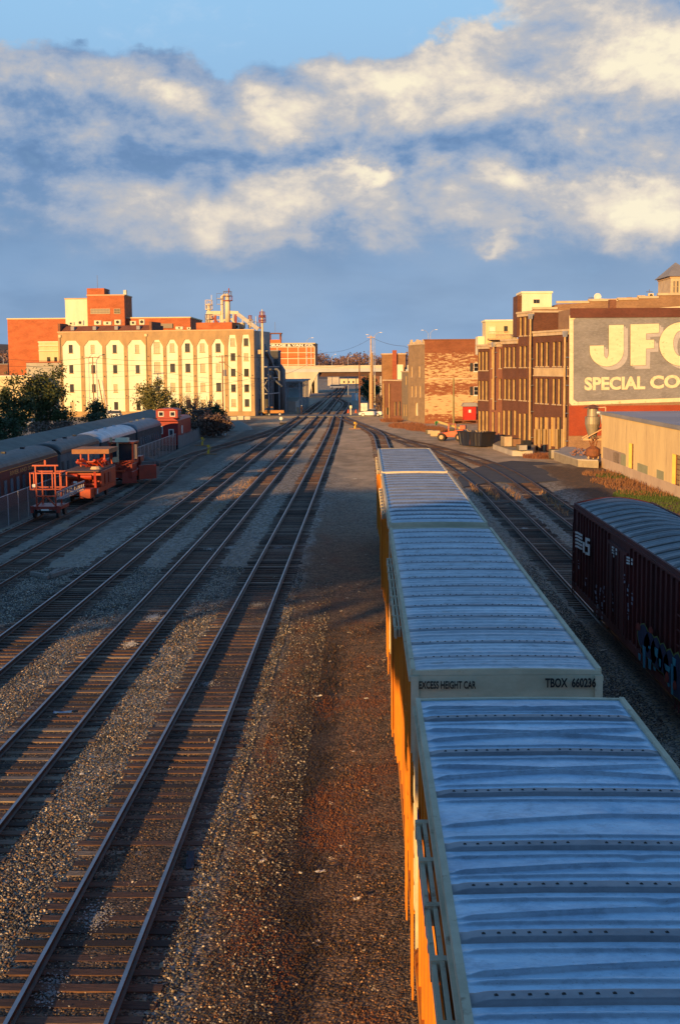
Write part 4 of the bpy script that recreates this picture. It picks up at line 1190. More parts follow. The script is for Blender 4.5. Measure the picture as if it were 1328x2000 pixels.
# ---- far road bridge
YB = 415
bx0, bx1 = gy(480, 720, YB).x, gy(800, 720, YB).x
t = thing('road_bridge', 'pale concrete road bridge with dark girders crossing all the tracks in the distance', 'bridge', (0, YB, 0), 0)
zt, zm, zl = gy(650, 713.8, YB).z, gy(650, 726.5, YB).z, gy(650, 735.5, YB).z
xa = gy(623, 730, YB).x
zp = gy(650, 719.5, YB).z
MB().box(bx0, bx1, -.25, 0, zp - .03, zt).build('parapet', concrete_warm, t)
MB().box(bx0, bx1, 0.002, 11, zm, zp - .3).build('deck', concrete, t)
MB().box(bx0, bx1, -.2, 0, zm, zp - .032).build('fascia', mat('fascia', (.50, .52, .50), (.42, .44, .42), .3), t)
q = MB()
for yy in (.8, 4, 7, 10): q.box(xa, bx1, yy, yy + .35, zl, zm)
q.build('girder', mat('girder_rust', (.10, .045, .03), (.06, .03, .022), .5), t)
w_ = MB(); x5 = gy(500, 730, YB).x; w_.prism([(x5, -.5), (gy(603, 740, YB).x, -.5), (gy(610, 760, YB).x, zl - 2), (xa, zm - .01), (x5, zm - .01)], -.9, 3)
w_.build('wing_wall', concrete_warm, t)
for px0, px1 in ((596, 603), (742, 752)):
    q = MB(); q.box(gy(px0, 750, YB).x, gy(px1, 750, YB).x, .5, 10.5, -.4, zl - .01); q.build('pier', concrete, t)
for k, px in enumerate(range(618, 742, 10)):
    pass

# dim buildings, banks and parked trucks seen under the bridge
for i, (x0, x1, yt, Y, D, m_, lab) in enumerate([(603, 620, 733, 470, 10, concrete_warm, 'cream block with one small window seen under the left of the bridge'),
                                                 (640, 662, 737, 640, 10, concrete, 'grey shed seen under the middle of the bridge'),
                                                 (664, 700, 740, 700, 12, cream, 'long tan building seen low under the bridge right of centre'),
                                                 (700, 745, 735, 640, 12, old_brick, 'brown brick building half hidden by poles under the bridge')]):
    tt, ff_ = pxblock('far_building', lab, x0, x1, yt, Y, D, m_, coping=roof_grey)
    if i == 0: pxwin(tt, ff_, 609, 740, 4, 5)
    if i == 2:
        for px in (672, 681, 690): pxwin(tt, ff_, px, 746, 3, 4)
    if i == 3:
        for px in (708, 722): pxwin(tt, ff_, px, 742, 3, 4)

# ------------------------------------------------------------------ brick row on the right
N = gz(1109.5, 886)
rowF = FR((N.x - 2.7 * 4.4, N.y + 44), (N.x, N.y))
brown_brick = brick('brown_brick', (.175, .062, .032), (.115, .042, .024), (.14, .08, .05))
tan_brick = brick('tan_brick', (.34, .19, .10), (.26, .14, .075), (.36, .26, .16), scale=1)
jamb = mat('pale_jamb', (.56, .38, .17), (.36, .23, .10), 1.2)
boarded = mat('boarded_tan', (.50, .34, .15), (.38, .25, .11), .9, (3, 3, .5))
cornice_m = mat('cornice_stone', (.60, .47, .30), (.45, .34, .22), 1)
ZB = -.25


def row_building(name, label, pa, pb, ytop_px, depth, m_, cols, rows, ground, fm=jamb, side_top=None, sill=True):
    """pa/pb: photo x of both ends; ytop_px: (x,y) of the eave; cols: photo x list; rows: (y0,y1) at the reference x"""
    ua, ub = rowF.u(pa, 780), rowF.u(pb, 780)
    t = thing(name, label, 'building', rowF.w(ua), rowF.rz)
    H = rowF.z(*ytop_px); ops, wins = [], []
    xr = cols[len(cols) // 2]
    for px in cols:
        u = rowF.u(px, 740) - ua
        for (y0, y1) in rows:
            z1, z0 = rowF.z(xr, y0), rowF.z(xr, y1)
            ops.append((u - .42, u + .42, z0, z1, 0)); wins.append((u, z0, .84, z1 - z0, 0))
    for (px, y0, y1, w_, kind) in ground:
        u = rowF.u(px, 780) - ua; z1, z0 = rowF.z(px, y0), max(ZB + .05, rowF.z(px, y1))
        ops.append((u - w_ / 2, u + w_ / 2, z0, z1, 1)); wins.append((u, z0, w_, z1 - z0, kind))
    L = ub - ua
    W = MB(); wall_grid(W, 0, L, ZB, H, ops, 0, .30, 0, 1); shell(W, 0, L, depth, ZB, H, 0); W.build('wall', [m_, fm], t)
    for (u, z, w_, h, kind) in wins:
        if kind == 2: MB().box(u - w_ / 2, u + w_ / 2, .2, .26, z, z + h).build('boarding', boarded, t)
        elif kind == 1: 
            o = MB().box(u - w_ / 2, u + w_ / 2, .24, .30, z, z + h).build('door', frame_dark, t)
            MB().box(u + w_ * .28, u + w_ * .33, .19, .24, z + h * .4, z + h * .44).build('handle', steel, o)
        else: window(t, u, z, w_, h, .26, 1, 2, frame_dark, dark_glass, sill=cornice_m, arch=False)
        if kind == 0:
            q = MB(); n = 7
            q.prism([(u + (w_ / 2 + .16) * math.cos(math.pi * k / n), z + h + .02 + .30 * math.sin(math.pi * k / n)) for k in range(n + 1)], -.07, -.003)
            q.build('arch_hood', m_, t)
    c = MB(); c.box(-.1, L + .1, -.28, depth, H + .003, H + .22); c.box(-.05, L + .05, -.16, -.003, H - .35, H); c.build('cornice', cornice_m, t)
    return t, ua, L, H


# narrow three-storey house at the far end
row_building('brick_rowhouse', 'dark three storey brick house at the far left end of the row', 932.5, 955, (945, 676), 9, brown_brick, [936.5, 943.5, 950.5], [(687, 723), (744, 781)],
             [(937, 803, 848, 1.0, 1), (944, 803, 848, .9, 1), (951, 803, 848, .8, 1)])
row_building('brick_rowhouse', 'brick house with a white downpipe and narrow yellow jambed windows', 955.5, 979.5, (968, 672), 9, mat('brick_warm', (.30, .12, .06), (.22, .085, .045), .9, (1, 1, 5), fine=.5), [961.5, 976.5], [(681, 719), (740, 779)],
             [(963, 805, 848, .9, 1), (975, 805, 846, .8, 1)])
row_building('brick_rowhouse', 'dark brick house beneath the yellow rooftop house', 980, 1010, (995, 666), 9, brown_brick, [987, 995, 1004], [(678, 717), (741, 780)],
             [(985, 802, 850, .9, 1), (995.5, 802, 850, 1.2, 1), (1006, 802, 850, .8, 1)])
row_building('brick_tower_house', 'four storey brick house carrying the white rooftop house', 1010.5, 1041, (1026, 612), 9.5, brown_brick, [1016.5, 1025.5, 1035.5], [(619, 655), (676, 717), (740, 782)],
             [(1016, 808, 860, .9, 1), (1026, 808, 862, 1.1, 1), (1036, 808, 862, .9, 1)])
tb, ub_, Lb, Hb = row_building('brick_loft', 'three storey brick loft with arched windows next to the painted wall', 1041.5, 1109.5, (1075, 649), 9, brown_brick, [1048.5, 1058, 1068, 1082, 1092.5, 1104], [(668, 715), (740, 789)],
             [(1048, 815, 868, 1.0, 2), (1058, 815, 868, 1.0, 1), (1067, 815, 868, 1.0, 2), (1080, 815, 872, 1.1, 2), (1092, 815, 874, 1.1, 1), (1103, 815, 876, 1.0, 2)])
q = MB()
for z0, z1 in ((720.5, 733),):
    a = rowF.z(1075, z1); b = rowF.z(1075, z0); n = 30
    for k in range(n): q.box(.2 + k * (Lb - .4) / n, .2 + (k + .55) * (Lb - .4) / n, -.1, -.003, a, b)
    q.box(0, Lb, -.13, -.003, b + .003, b + .12); q.box(0, Lb, -.13, -.003, a - .12, a - .003)
q.build('corbel_band', cornice_m, tb)
q = MB(); q.box(.1, Lb - .1, -.05, -.003, ZB, rowF.z(1075, 838)); 
# beige lower skin between the ground openings
for k, px in enumerate((1045, 1053, 1063, 1074, 1087, 1098)):
    u = rowF.u(px, 840) - ub_; MB().box(u - .28, u + .28, -.06, -.003, ZB, rowF.z(px, 838)).build('wall_panel', boarded, tb)
for px, y0, y1, lab in ((1041.3, 613, 872, 'tall tan downpipe between the tower house and the brick loft'), (1109, 647, 880, 'tan downpipe at the corner of the painted wall'), (969.5, 668, 800, 'white downpipe with a funnel head on the far brick house')):
    u = rowF.u(px, 780); p = rowF.w(u, -.45); z0, z1 = rowF.z(px, y1), rowF.z(px, y0)
    t = thing('downpipe', lab, 'downpipe', (p[0], p[1], z0), rowF.rz)
    MB().tube([(0, 0, 0), (0, 0, z1 - z0)], .12, 8).build('pipe', jamb, t)
    q = MB(); q.prism([(-.12, z1 - z0 - .6), (.12, z1 - z0 - .6), (.28, z1 - z0), (-.28, z1 - z0)], -.2, .2); q.build('rain_head', galv, t)
    q = MB()
    for zz in range(1, int(z1 - z0), 3): q.box(-.2, .2, .05, .42, zz, zz + .08)
    q.build('bracket', steel, t)
    if px == 1041.3:
        MB().tube([(0, 0, .1), (-.2, -.6, .05), (-1.2, -3.0, .05)], .12, 8).build('outlet', jamb, t)

# rooftop houses
t, f = pxblock('rooftop_house', 'white rooftop house with two small windows and a brown left side', 1019, 1077, 573, 160, 5, cream_bright, z0=13, coping=cream_bright)
MB().box(f.u(1010.5, 590), -.01, .3, 5, 13, f.zt - .2).build('side_wall', brown_brick, t)
for px in (1044, 1050): pxwin(t, f, px, 588.5, 5, 7)
t, f = pxblock('rooftop_house', 'yellow rooftop house with a railed wooden terrace', 948, 1010, 628, 176, 5, cream, z0=11, coping=cream_bright)
pxwin(t, f, 960.5, 645, 13, 14, 1, 1, cream_bright, mat('cream_door', (.8, .76, .6), (.7, .66, .5), 2)); pxwin(t, f, 987, 643, 6.5, 12, 1, 2)
a, b = f.u(951, 650), f.u(991, 650); z0, z1 = f.z(970, 661), f.z(970, 649)
q = MB(); q.box(a, b, -2.2, -.05, z0 - .2, z0); q.build('terrace', wood_pale, t)
q = MB()
for k in range(16): q.box(a + (b - a) * k / 15 - .03, a + (b - a) * k / 15 + .03, -2.2, -2.14, z0, z1)
q.box(a, b, -2.22, -2.12, z1, z1 + .08); q.build('railing', wood_pale, t)
t, f = pxblock('roof_parapet', 'cream roof wall at the far left corner of the brick row', 933, 951, 657, 178, 4, cream_bright, z0=11, cat='roof wall', coping=None)

# ------------------------------------------------------------------ wall with the painted coffee sign
jf = FR((N.x, N.y), (N.x + 24, N.y + 1.5))
grey_paint = brick('grey_paint', (.285, .275, .275), (.245, .24, .24), (.22, .21, .21), patch=(.40, .30, .19), pm=(.66, .74))
cream_paint = mat('cream_paint', (.80, .72, .47), (.62, .53, .33), .8, (1, 1, 3), fine=.5, lo=.3, hi=.75, rust=(.46, .27, .13))
shade_paint = mat('lilac_paint', (.46, .44, .44), (.36, .34, .34), .8, (1, 1, 3), fine=.5)
red_paint = mat('red_paint', (.36, .062, .018), (.25, .042, .014), .5, (1, 1, 2), fine=.45)
t = thing('painted_wall_building', 'brick building whose end wall carries the giant JFG SPECIAL COFFEE painted sign', 'building', (N.x, N.y, 0), jf.rz)
H = jf.z(1200, 603.5); Ljf = 26
shell(MB(), 0, Ljf, 6, ZB, H, front=True).build('wall', tan_brick, t)
z1 = jf.z(1200, 786); z0 = jf.z(1125, 851)
q = MB(); q.box(0.0, Ljf, -.05, -.003, z0, jf.z(1113, 793)); q.build('red_band', red_paint, t)
q = MB(); q.box(-.02, Ljf, -.22, -.003, H - .9, H - .55); q.box(-.02, Ljf, -.16, -.003, H - .55, H + .1); q.build('cornice', brick('dark_band', (.17, .05, .03), (.12, .04, .025), (.12, .07, .05)), t)
q = MB(); u = jf.u(1197, 595); q.box(u - .35, u + .35, .1, .9, H - .3, jf.z(1197, 585)); q.build('chimney', old_brick, t)


def jpoly(pts, y, mb, d=.03):
    c = [jf.uz(900 + x / 3.103, 520 + y_ / 3.103) for x, y_ in pts]
    mb.prism(c, y - d, y)


q = MB(); jpoly([(655, 300), (672, 285), (1500, 232), (1500, 815), (670, 843), (655, 828)], -.003, q, .03); q.build('sign_border', cream_paint, t)
q = MB(); jpoly([(679, 325), (700, 308), (1500, 262), (1500, 790), (700, 822), (679, 806)], -.035, q, .03); q.build('sign_field', grey_paint, t)


def arc(cx, cy_, rx, ry, a0, a1, n=12):
    return [(cx + rx * math.cos(R(a0 + (a1 - a0) * k / n)), cy_ + ry * math.sin(R(a0 + (a1 - a0) * k / n))) for k in range(n + 1)]


Jp = [(893, 357), (983, 355)] + [(983, 520)] + arc(880, 510, 103, 98, 5, 175, 14) + [(777, 482), (863, 480)] + [(864, 530)] + arc(878, 530, 14, 28, 180, 0, 6)[0:] + [(893, 520)]
Fp = [(1024, 352), (1197, 348), (1197, 400), (1190, 404), (1118, 408), (1118, 447), (1167, 445), (1167, 497), (1118, 499), (1116, 600), (1024, 602)]
Gp = arc(1330, 472, 132, 132, -60, -300, 30) + [(1390, 590), (1460, 560), (1460, 450), (1350, 452), (1350, 500), (1385, 500), (1385, 530)] + arc(1330, 468, 48, 78, 60, 300, 20)
for nm, m_, off, y in (('sign_shadow', shade_paint, 26, -.068), ('sign_letter', cream_paint, 0, -.115)):
    for P in (Jp, Fp, Gp):
        q = MB()
        if off:
            for o_ in (26, 13): 
                c = [jf.uz(900 + (x + o_) / 3.103, 520 + (y_ + o_ * .8) / 3.103) for x, y_ in P]; q.prism(c, y - (.02 if o_ == 26 else .024), y)
        else:
            jpoly(P, y, q, .02)
        q.build(nm, m_, t)
        if not off:
            q = MB()                        # thin dark outline behind the cream face
            cx = sum(x for x, _ in P) / len(P); cy2 = sum(y_ for _, y_ in P) / len(P)
            n = len(P)
            for i in range(n):
                a, b = [jf.uz(900 + x / 3.103, 520 + y_ / 3.103) for x, y_ in (P[i], P[(i + 1) % n])]
                if abs(a[0] - b[0]) + abs(a[1] - b[1]) < .02: continue
                q.beam((a[0], -.098, a[1]), (b[0], -.098, b[1]), .015, .07)
            q.build('outline', mat('outline_paint', (.16, .14, .12), (.12, .10, .09), 2), t)
for txt, xa, xb, ya, yb, h, rot in (('SPECIAL', 746, 1113, 748, 741, 70, .012), ('COFFEE', 1143, 1560, 739, 722, 70, .03)):
    ua, za = jf.uz(900 + xa / 3.103, 520 + ya / 3.103); ub2, zb = jf.uz(900 + xb / 3.103, 520 + yb / 3.103)
    h_ = h / 3.103 * N.y / F
    o = text_obj('sign_letter', txt, h_, ub2 - ua, cream_paint, t, (ua, -.085, za), bold=.07, depth=.03)
    o.rotation_euler = (0, -math.atan2(zb - za, ub2 - ua), 0)

# taller brick block with a stepped parapet behind
bk = FR((gy(1041, 600, 158).x, 158), (gy(1041, 600, 158).x + 40, 158))
t = thing('brick_block', 'long brick block with stepped pale coping rising behind the painted wall', 'building', (bk.o.x, 158, 0), 0)
st = [(1041, 604.5), (1088, 604.5), (1088, 594), (1150, 592), (1150, 588.5), (1206, 588.5), (1206, 586), (1246, 586), (1246, 583), (1285, 583), (1285, 577), (1500, 575)]
P = [bk.uz(*p) for p in st]
MB().prism([(0, 8)] + P + [(P[-1][0], 8)], 0, 14).build('wall', tan_brick, t)
q = MB()
for i in range(0, len(P), 2): q.box(P[i][0] - .1, P[i + 1][0] + .0, -.15, .5, max(P[i][1], P[i + 1][1]) + .004, max(P[i][1], P[i + 1][1]) + .28)
q.build('coping', cornice_m, t)
for i, (px, y0, y1, wp, lab) in enumerate([(1173, 583, 591, 9, 'small grey air unit left of the dish on the stepped brick roof'), (1228, 580.5, 588, 10, 'brown air unit alone in the middle of the stepped roof'), (1251, 577, 584, 14, 'wide pale air unit on the stepped roof'), (1270, 573, 583, 10, 'ochre roof box beside a whip antenna on the stepped roof')]):
    unit(px, y0, y1, wp, 160, lab, [galv, old_brick, cornice_m, cream][i])
c = gy(1166, 588, 160); t = thing('satellite_dish', 'white satellite dish on the stepped brick roof', 'satellite dish', (c.x, c.y, c.z), 0)
MB().tube([(0, -.1, .5), (0, 0, .5), (0, .1, .5)], [.45, .4, .15], 12).build('dish', frame_white, t); MB().tube([(0, .1, -.5), (0, .1, .5)], .05, 6).build('mast', steel, t)
for px, lab in ((1155, 'thin mast with two short crossbars left of the satellite dish'), (1267, 'thin whip mast above the ochre roof box')):
    c = gy(px, 590, 160); t = thing('antenna_mast', lab, 'antenna', (c.x, c.y, c.z), 0)
    q = MB(); zt = gy(px, 580 if px == 1155 else 565, 160).z - c.z; q.tube([(0, 0, -.6), (0, 0, zt)], .04, 5); q.build('mast', steel, t)
    q = MB(); q.tube([(-.4, 0, zt * .8), (.4, 0, zt * .8)], .04, 4); q.build('crossbar', steel, t)
# tower with pyramid roof, far right
t, f = pxblock('roof_tower', 'ochre tower with grey pyramid roof at the far right edge', 1309, 1352, 543, 190, 8, cornice_m, z0=15, coping=tan_trim)
w2 = f.wd
MB().add([(-.5, -.5, f.zt + .25), (w2 + .5, -.5, f.zt + .25), (w2 + .5, 8.5, f.zt + .25), (-.5, 8.5, f.zt + .25), (w2 / 2, 4, f.z(1330, 508))], [(0, 1, 4), (1, 2, 4), (2, 3, 4), (3, 0, 4), (3, 2, 1, 0)]).build('roof', roof_grey, t)
for px in (1315.5, 1322): pxwin(t, f, px, 560, 4, 22, 1, 2, frame_cream, dull_glass)

# ------------------------------------------------------------------ beige depot
A = gz(1173, 912); B = gz(1328, 975)
dv = (B - A).normalized(); Bn = A + dv * 80
bf = FR((A.x, A.y), (Bn.x, Bn.y))
Hd = bf.z(1173, 806)
t = thing('beige_depot', 'long low beige rendered depot with flat grey roof at the right', 'building', (A.x, A.y, 0), bf.rz)
ops = []
for x0, x1, y0, y1 in ((1227, 1236, 866, 917), (1312, 1327.5, 888, 950)):
    ops.append((bf.u(x0, 890), bf.u(x1, 900), bf.z((x0 + x1) / 2, y1), bf.z((x0 + x1) / 2, y0)))
ops.append((bf.u(1327.5) + 8, bf.u(1327.5) + 10, .9, 3.6))
beige = mat('beige_render', (.86, .64, .29), (.70, .50, .23), .45, (1, 1, .35), fine=.35, bump=.25, rust=(.46, .30, .16))
q = MB(); wall_grid(q, 0, 80, -.3, Hd, ops, 0, .35, 0, 1)
q.add([(0, 0, -.3), (0, 0, Hd), (0, 26, Hd), (0, 26, -.3)], [(0, 1, 2, 3)], 0); q.build('wall', [beige, mat('jamb_yellow', (.78, .56, .16), (.70, .48, .12), 2)], t)
MB().box(-.05, 80, -.08, 26, Hd + .003, Hd + .12).build('roof', mat('membrane_roof', (.42, .40, .42), (.33, .32, .34), .12, bump=.1, bscale=2), t)
MB().box(-.1, 80, -.14, -.081, Hd - .15, Hd + .16).build('gutter', roof_grey, t)
for i, (a, b, c_, d) in enumerate(ops):
    o = window(t, (a + b) / 2, c_, b - a, d - c_, .33, 2, 6, rusty, dull_glass)
patch_g = mat('overpaint_green', (.36, .36, .20), (.29, .29, .17), 1.2); patch_t = mat('overpaint_taupe', (.43, .32, .235), (.35, .26, .19), 1.0); patch_p = mat('overpaint_pink', (.60, .45, .31), (.50, .37, .26), .8)
for (x0, x1, y0, y1, m_) in ((1179, 1223, 880, 915, patch_t), (1199, 1210, 884, 912, patch_p), (1247, 1267, 908, 940, patch_g), (1285, 1299, 920, 950, patch_g), (1214, 1224, 888, 914, patch_g)):
    MB().box(bf.u(x0), bf.u(x1), -.012 - .004 * (m_ is patch_g), -.002, max(-.1, bf.z((x0 + x1) / 2, y1)), bf.z((x0 + x1) / 2, y0)).build('overpaint', m_, t)
q = MB(); q.box(.05, 60, -.018, -.002, -.2, .9); q.build('base_coat', patch_p, t)

# dock, cyclone and clutter by the depot corner
pts = [gz(*p) for p in ((1081, 895), (1128, 912), (1168, 914), (1170, 897), (1108, 883))]
t = thing('loading_dock', 'low concrete loading dock with rusty edge under the cyclone', 'dock', (0, 0, 0), 0)
MB().prismz([(p.x, p.y) for p in pts], -.3, .62).build('dock_body', mat('dock_stone', (.36, .30, .20), (.24, .20, .14), 1.0, rust=(.2, .1, .05)), t)
MB().prismz([(p.x - .05, p.y - .05) for p in pts], .623, .74).build('dock_top', concrete, t)
cp = gy(1156, 857, A.y + 1.6)
t = thing('dust_cyclone', 'galvanised dust cyclone on a tan bracket against the depot corner', 'cyclone', (cp.x, cp.y, 0), 0)
zc = lambda y: gy(1156, y, cp.y).z
r = .72
MB().tube([(0, 0, zc(857)), (0, 0, zc(850)), (0, 0, zc(828)), (0, 0, zc(814)), (0, 0, zc(813)), (0, 0, zc(797))], [.36, .42, r, r, .52, .52], 18).build('barrel', mat('cyclone_metal', (.36, .32, .24), (.24, .21, .16), 1.5, (1, 1, .4), rough=.55, metal=.35, rust=(.22, .12, .06)), t, smooth=False)
q = MB(); q.tube([(0, 0, zc(797)), (0, 0, zc(790))], [.95, .1], 12); q.build('cap', rusty, t)
ox = gy(1187, 835, cp.y).x - cp.x
q = MB(); q.tube([(.35, -.2, zc(806)), (.62, -.3, zc(806)), (.85, -.35, zc(812)), (.95, -.4, zc(826)), (1.15, -.4, zc(833)), (1.5, -.4, zc(836)), (ox, -.35, zc(836))], .21, 12); q.build('duct', galv, t)
MB().box(ox - .05, ox + .05, -.8, .15, zc(845), zc(823)).build('wall_flange', steel, t)
q = MB()
for s in (-.75, .6):
    q.beam((-.95, s, zc(858)), (1.1, s, zc(858)), .1); q.beam((-.9, s, zc(856)), (.9, s, zc(836)), .09)
q.beam((-.95, -.75, zc(858)), (-.95, .6, zc(858)), .1); q.beam((-.6, -.6, zc(797)), (1.1, -.6, zc(795)), .09); q.beam((1.1, -.6, zc(795)), (1.1, -.6, zc(806)), .09); q.build('bracket', tan_trim, t)
cp2 = gy(1157, 897, A.y + .8)
t = thing('rusty_hopper', 'round rusty hopper with pipes under the cyclone', 'hopper', (cp2.x, cp2.y, .742), 0)
MB().tube([(0, 0, .1), (0, 0, .3), (0, 0, .9), (0, 0, 1.15)], [.45, .68, .68, .3], 14).build('drum', rusty, t)
q = MB()
for k in range(6): q.tube([(math.cos(k) * .25, math.sin(k) * .25, 1.1), (math.cos(k * 1.7) * .4, math.sin(k) * .3, 1.7 + .1 * k)], .06, 6)
q.build('pipe', rusty, t)
q = MB()
for k in range(3): q.box(-.5 + .45 * k, -.42 + .45 * k, -.4, .4, 0, .25)
q.build('stand', tan_trim, t)
c = gz(1131, 889, .75); t = thing('scrap_heap', 'tangled heap of reddish scrap on the dock against the wall', 'scrap', (c.x, c.y, .742), 0)
q = MB(); r2 = random.Random(4)
for k in range(90):
    p = Vector((r2.uniform(-.75, .75), r2.uniform(-.5, .5), 0)); p.z = max(.05, (1 - abs(p.x)) * .9 * r2.random()); d_ = Vector((r2.uniform(-1, 1), r2.uniform(-1, 1), r2.uniform(-.5, .5))).normalized() * .22; d_.z = max(d_.z, -p.z + .03)
    q.beam(p, p + d_, r2.uniform(.03, .08))
q.build('scrap', mat('scrap_red', (.40, .20, .13), (.22, .09, .06), 4), t)

# ------------------------------------------------------------------ brick warehouse with flaking paint, mid right
A = gz(829.4, 825); FL = gz(797.5, 819.5)
bw = FR((A.x, A.y), (A.x + 14, A.y + .6)); H = bw.z(880, 664.5)
t = thing('flaking_warehouse', 'three storey brick warehouse with old cream paint flaking off its broad wall', 'building', (A.x, A.y, 0), bw.rz)
flk = brick('flaking_brick', (.31, .095, .038), (.235, .072, .032), (.26, .15, .08), patch=(.56, .40, .21), patch_z=[(-1, 2.0, -.02), (1.2, 4.6, .13), (4.6, 6.4, .0), (6.4, 9.2, .085), (9.2, 12.0, .035), (11.8, 16, -.35)], pm=(.52, .60))
W = MB(); shell(W, 0, 14, .5, ZB, H, front=True); W.build('wall', flk, t)
MB().box(-.15, 14, -.12, .5, H + .003, H + .2).build('coping', old_brick, t)
q = MB(); za = bw.z(880, 740); q.box(.6, 10, -.16, -.003, za - .1, za + .12); q.build('ledge', cornice_m, t)
for y0, y1 in ((709, 725.5), (755, 772)):
    u = bw.u(928.5, 720); z0 = bw.z(928, y1); z1 = bw.z(928, y0)
    window(t, u + .15, z0, .95, z1 - z0, -.04, 1, 2, frame_white, dark_glass, sill=frame_white); MB().box(u - .95, u - .45, -.06, -.003, z0, z1).build('shutter', black, t)
q = MB(); u = bw.u(885.5, 780); 
side = FR((FL.x, FL.y), (A.x, A.y))
ts = thing('corner_house', 'tan brick front with paired white windows and an arched door adjoining the flaking warehouse', 'building', (FL.x, FL.y, 0), side.rz)
H2 = side.z(812, 674)
ops = []; ww = []
for px, y0, y1, w_ in ((804, 716, 736, .75), (819, 715.5, 736, .75), (804.5, 754, 774.5, .7), (812, 754, 774.5, .7), (820.5, 754, 775, .7), (813.5, 786, 812, 1.6)):
    u = side.u(px, 760); ops.append((u - w_ / 2, u + w_ / 2, side.z(px, y1), side.z(px, y0))); ww.append((u, side.z(px, y1), w_, side.z(px, y0) - side.z(px, y1)))
W = MB(); wall_grid(W, 0, side.len - .02, ZB, H2, ops, 0, .25, 0, 1); shell(W, 0, side.len - .02, 6, ZB, H2, 0); W.build('wall', [brick('tan_front', (.38, .25, .13), (.30, .19, .10), (.38, .28, .17)), jamb], ts)
for i, (u, z, w_, h) in enumerate(ww):
    if i < 5: window(ts, u, z, w_, h, .2, 1, 2, frame_white, dull_glass, sill=cornice_m)
    else: MB().prism([(u - w_ / 2, z), (u + w_ / 2, z), (u + w_ / 2, z + h * .8)] + [(u + w_ / 2 * math.cos(math.pi * k / 8), z + h * .8 + h * .19 * math.sin(math.pi * k / 8)) for k in range(1, 8)] + [(u - w_ / 2, z + h * .8)], .15, .24).build('arched_door', cream_bright, ts)
q = MB(); q.box(-.1, side.len - .02, -.12, .4, H2 + .003, H2 + .2)
r3 = random.Random(8)
for k in range(16): u = r3.uniform(.2, side.len - .6); q.box(u, u + r3.uniform(.2, .5), .0, .4, H2 + .2, H2 + .2 + r3.uniform(.2, .8))
q.build('broken_parapet', cornice_m, ts)
# red hut on legs with stair
c = bw.w(bw.u(914.5, 800), -1.3)
t = thing('stair_hut', 'small red door hut with grey roof on a raised landing and stair', 'hut', (c[0], c[1], 0), bw.rz)
zf = bw.z(914, 819.0); zh = bw.z(914, 793)
MB().box(-1.0, 1.0, -.9, 1.2, zf, zh).build('cabin', mat('hut_red', (.50, .025, .015), (.40, .02, .012), 1), t)
q = MB(); q.prism([(-1.35, zh + .003), (1.35, zh + .003), (1.0, zh + .6), (-1.0, zh + .6)], -1.2, 1.25); q.build('roof', roof_grey, t)
MB().box(-.25, .15, -.93, -.903, zf + 1.2, zf + 1.7).build('notice', frame_white, t)
q = MB(); q.box(-3.4, 1.3, -1.0, 1.2, zf - .2, zf - .003)
for x in (-3.2, -1.2, 1.1):
    q.beam((x, -.9, -.3), (x, -.9, zf - .2), .18); q.beam((x, 1.1, -.3), (x, 1.1, zf - .2), .18)
q.beam((1.1, -.9, -.2), (-1.2, -.9, zf - .3), .12); q.build('landing', rusty, t)
q = MB()
for k in range(9): q.box(1.4 + k * .3, 1.7 + k * .3, -.9, .3, zf - .25 - k * .28, zf - .19 - k * .28)
q.build('stair', rusty, t)

# farther low brick buildings, stepping towards the bridge
def side_block(name, label, p0, p1, ytop, depth, m_, wins=(), zb=-.25, coping=cornice_m, pipes=()):
    f = FR(p0, p1); t = thing(name, label, 'building', (f.o.x, f.o.y, 0), f.rz); H = f.z((ytop[0]), ytop[1])
    ops = []; ww = []
    for px, y0, y1, w_ in wins:
        u = f.u(px, 770); z0, z1 = max(zb + .02, f.z(px, y1)), f.z(px, y0); ops.append((u - w_ / 2, u + w_ / 2, z0, z1)); ww.append((u, z0, w_, z1 - z0))
    W = MB(); wall_grid(W, 0, f.len, zb, H, ops, 0, .25, 0, 1); shell(W, 0, f.len, depth, zb, H, 0); W.build('wall', [m_, jamb], t)
    for (u, z, w_, h) in ww: window(t, u, z, w_, h, .2, 1, 2, frame_dark, dark_glass)
    if coping: MB().box(-.1, f.len + .1, -.15, depth, H + .003, H + .2).build('coping', coping, t)
    for px in pipes: MB().tube([(f.u(px, 780), -.2, -.2), (f.u(px, 780), -.2, H - .5)], .1, 6).build('downpipe', jamb, t)
    return t, f, H


side_block('brick_garage', 'low brown garage row with a white downpipe beyond the corner house', (gz(749, 814).x, gz(749, 814).y), (gz(784, 817).x, gz(784, 817).y), (765, 744), 8, old_brick,
           [(757, 796, 810, 1.6), (772, 785, 812, .9), (780, 784, 812, .9)], pipes=(751, 762))
side_block('grey_house', 'narrow grey brown house between the garage row and the corner house', (gz(784.5, 817).x, gz(784.5, 817).y), (gz(797, 819.5).x - .02, gz(797, 819.5).y), (790, 727), 5, mat('grey_brick', (.26, .20, .13), (.19, .145, .095), .8, (1, 1, 4)),
           [(789, 790, 813, .8), (793.5, 790, 813, .8), (793, 735, 752, .7)])
t, f = pxblock('chimney_house', 'brown brick house with a tall chimney on its front, left end of the right bank', 746, 792, 692.5, 268, 10, brick('umber', (.34, .17, .07), (.27, .13, .055), (.3, .2, .11)), coping=cornice_m)
MB().box(f.u(766, 690), f.u(774.5, 690), -.5, -.003, 3, f.z(770, 684)).build('chimney', red_brick, t)
MB().box(f.u(779, 690), f.u(795, 690), 1, 5, f.zt - 3, f.zt + .1).build('vent_stack', roof_grey, t)
t, f = pxblock('white_stack_shed', 'small white flat roofed shed squeezed beside the tall chimney', 776, 787, 712, 262, 3, cream_bright, coping=None)

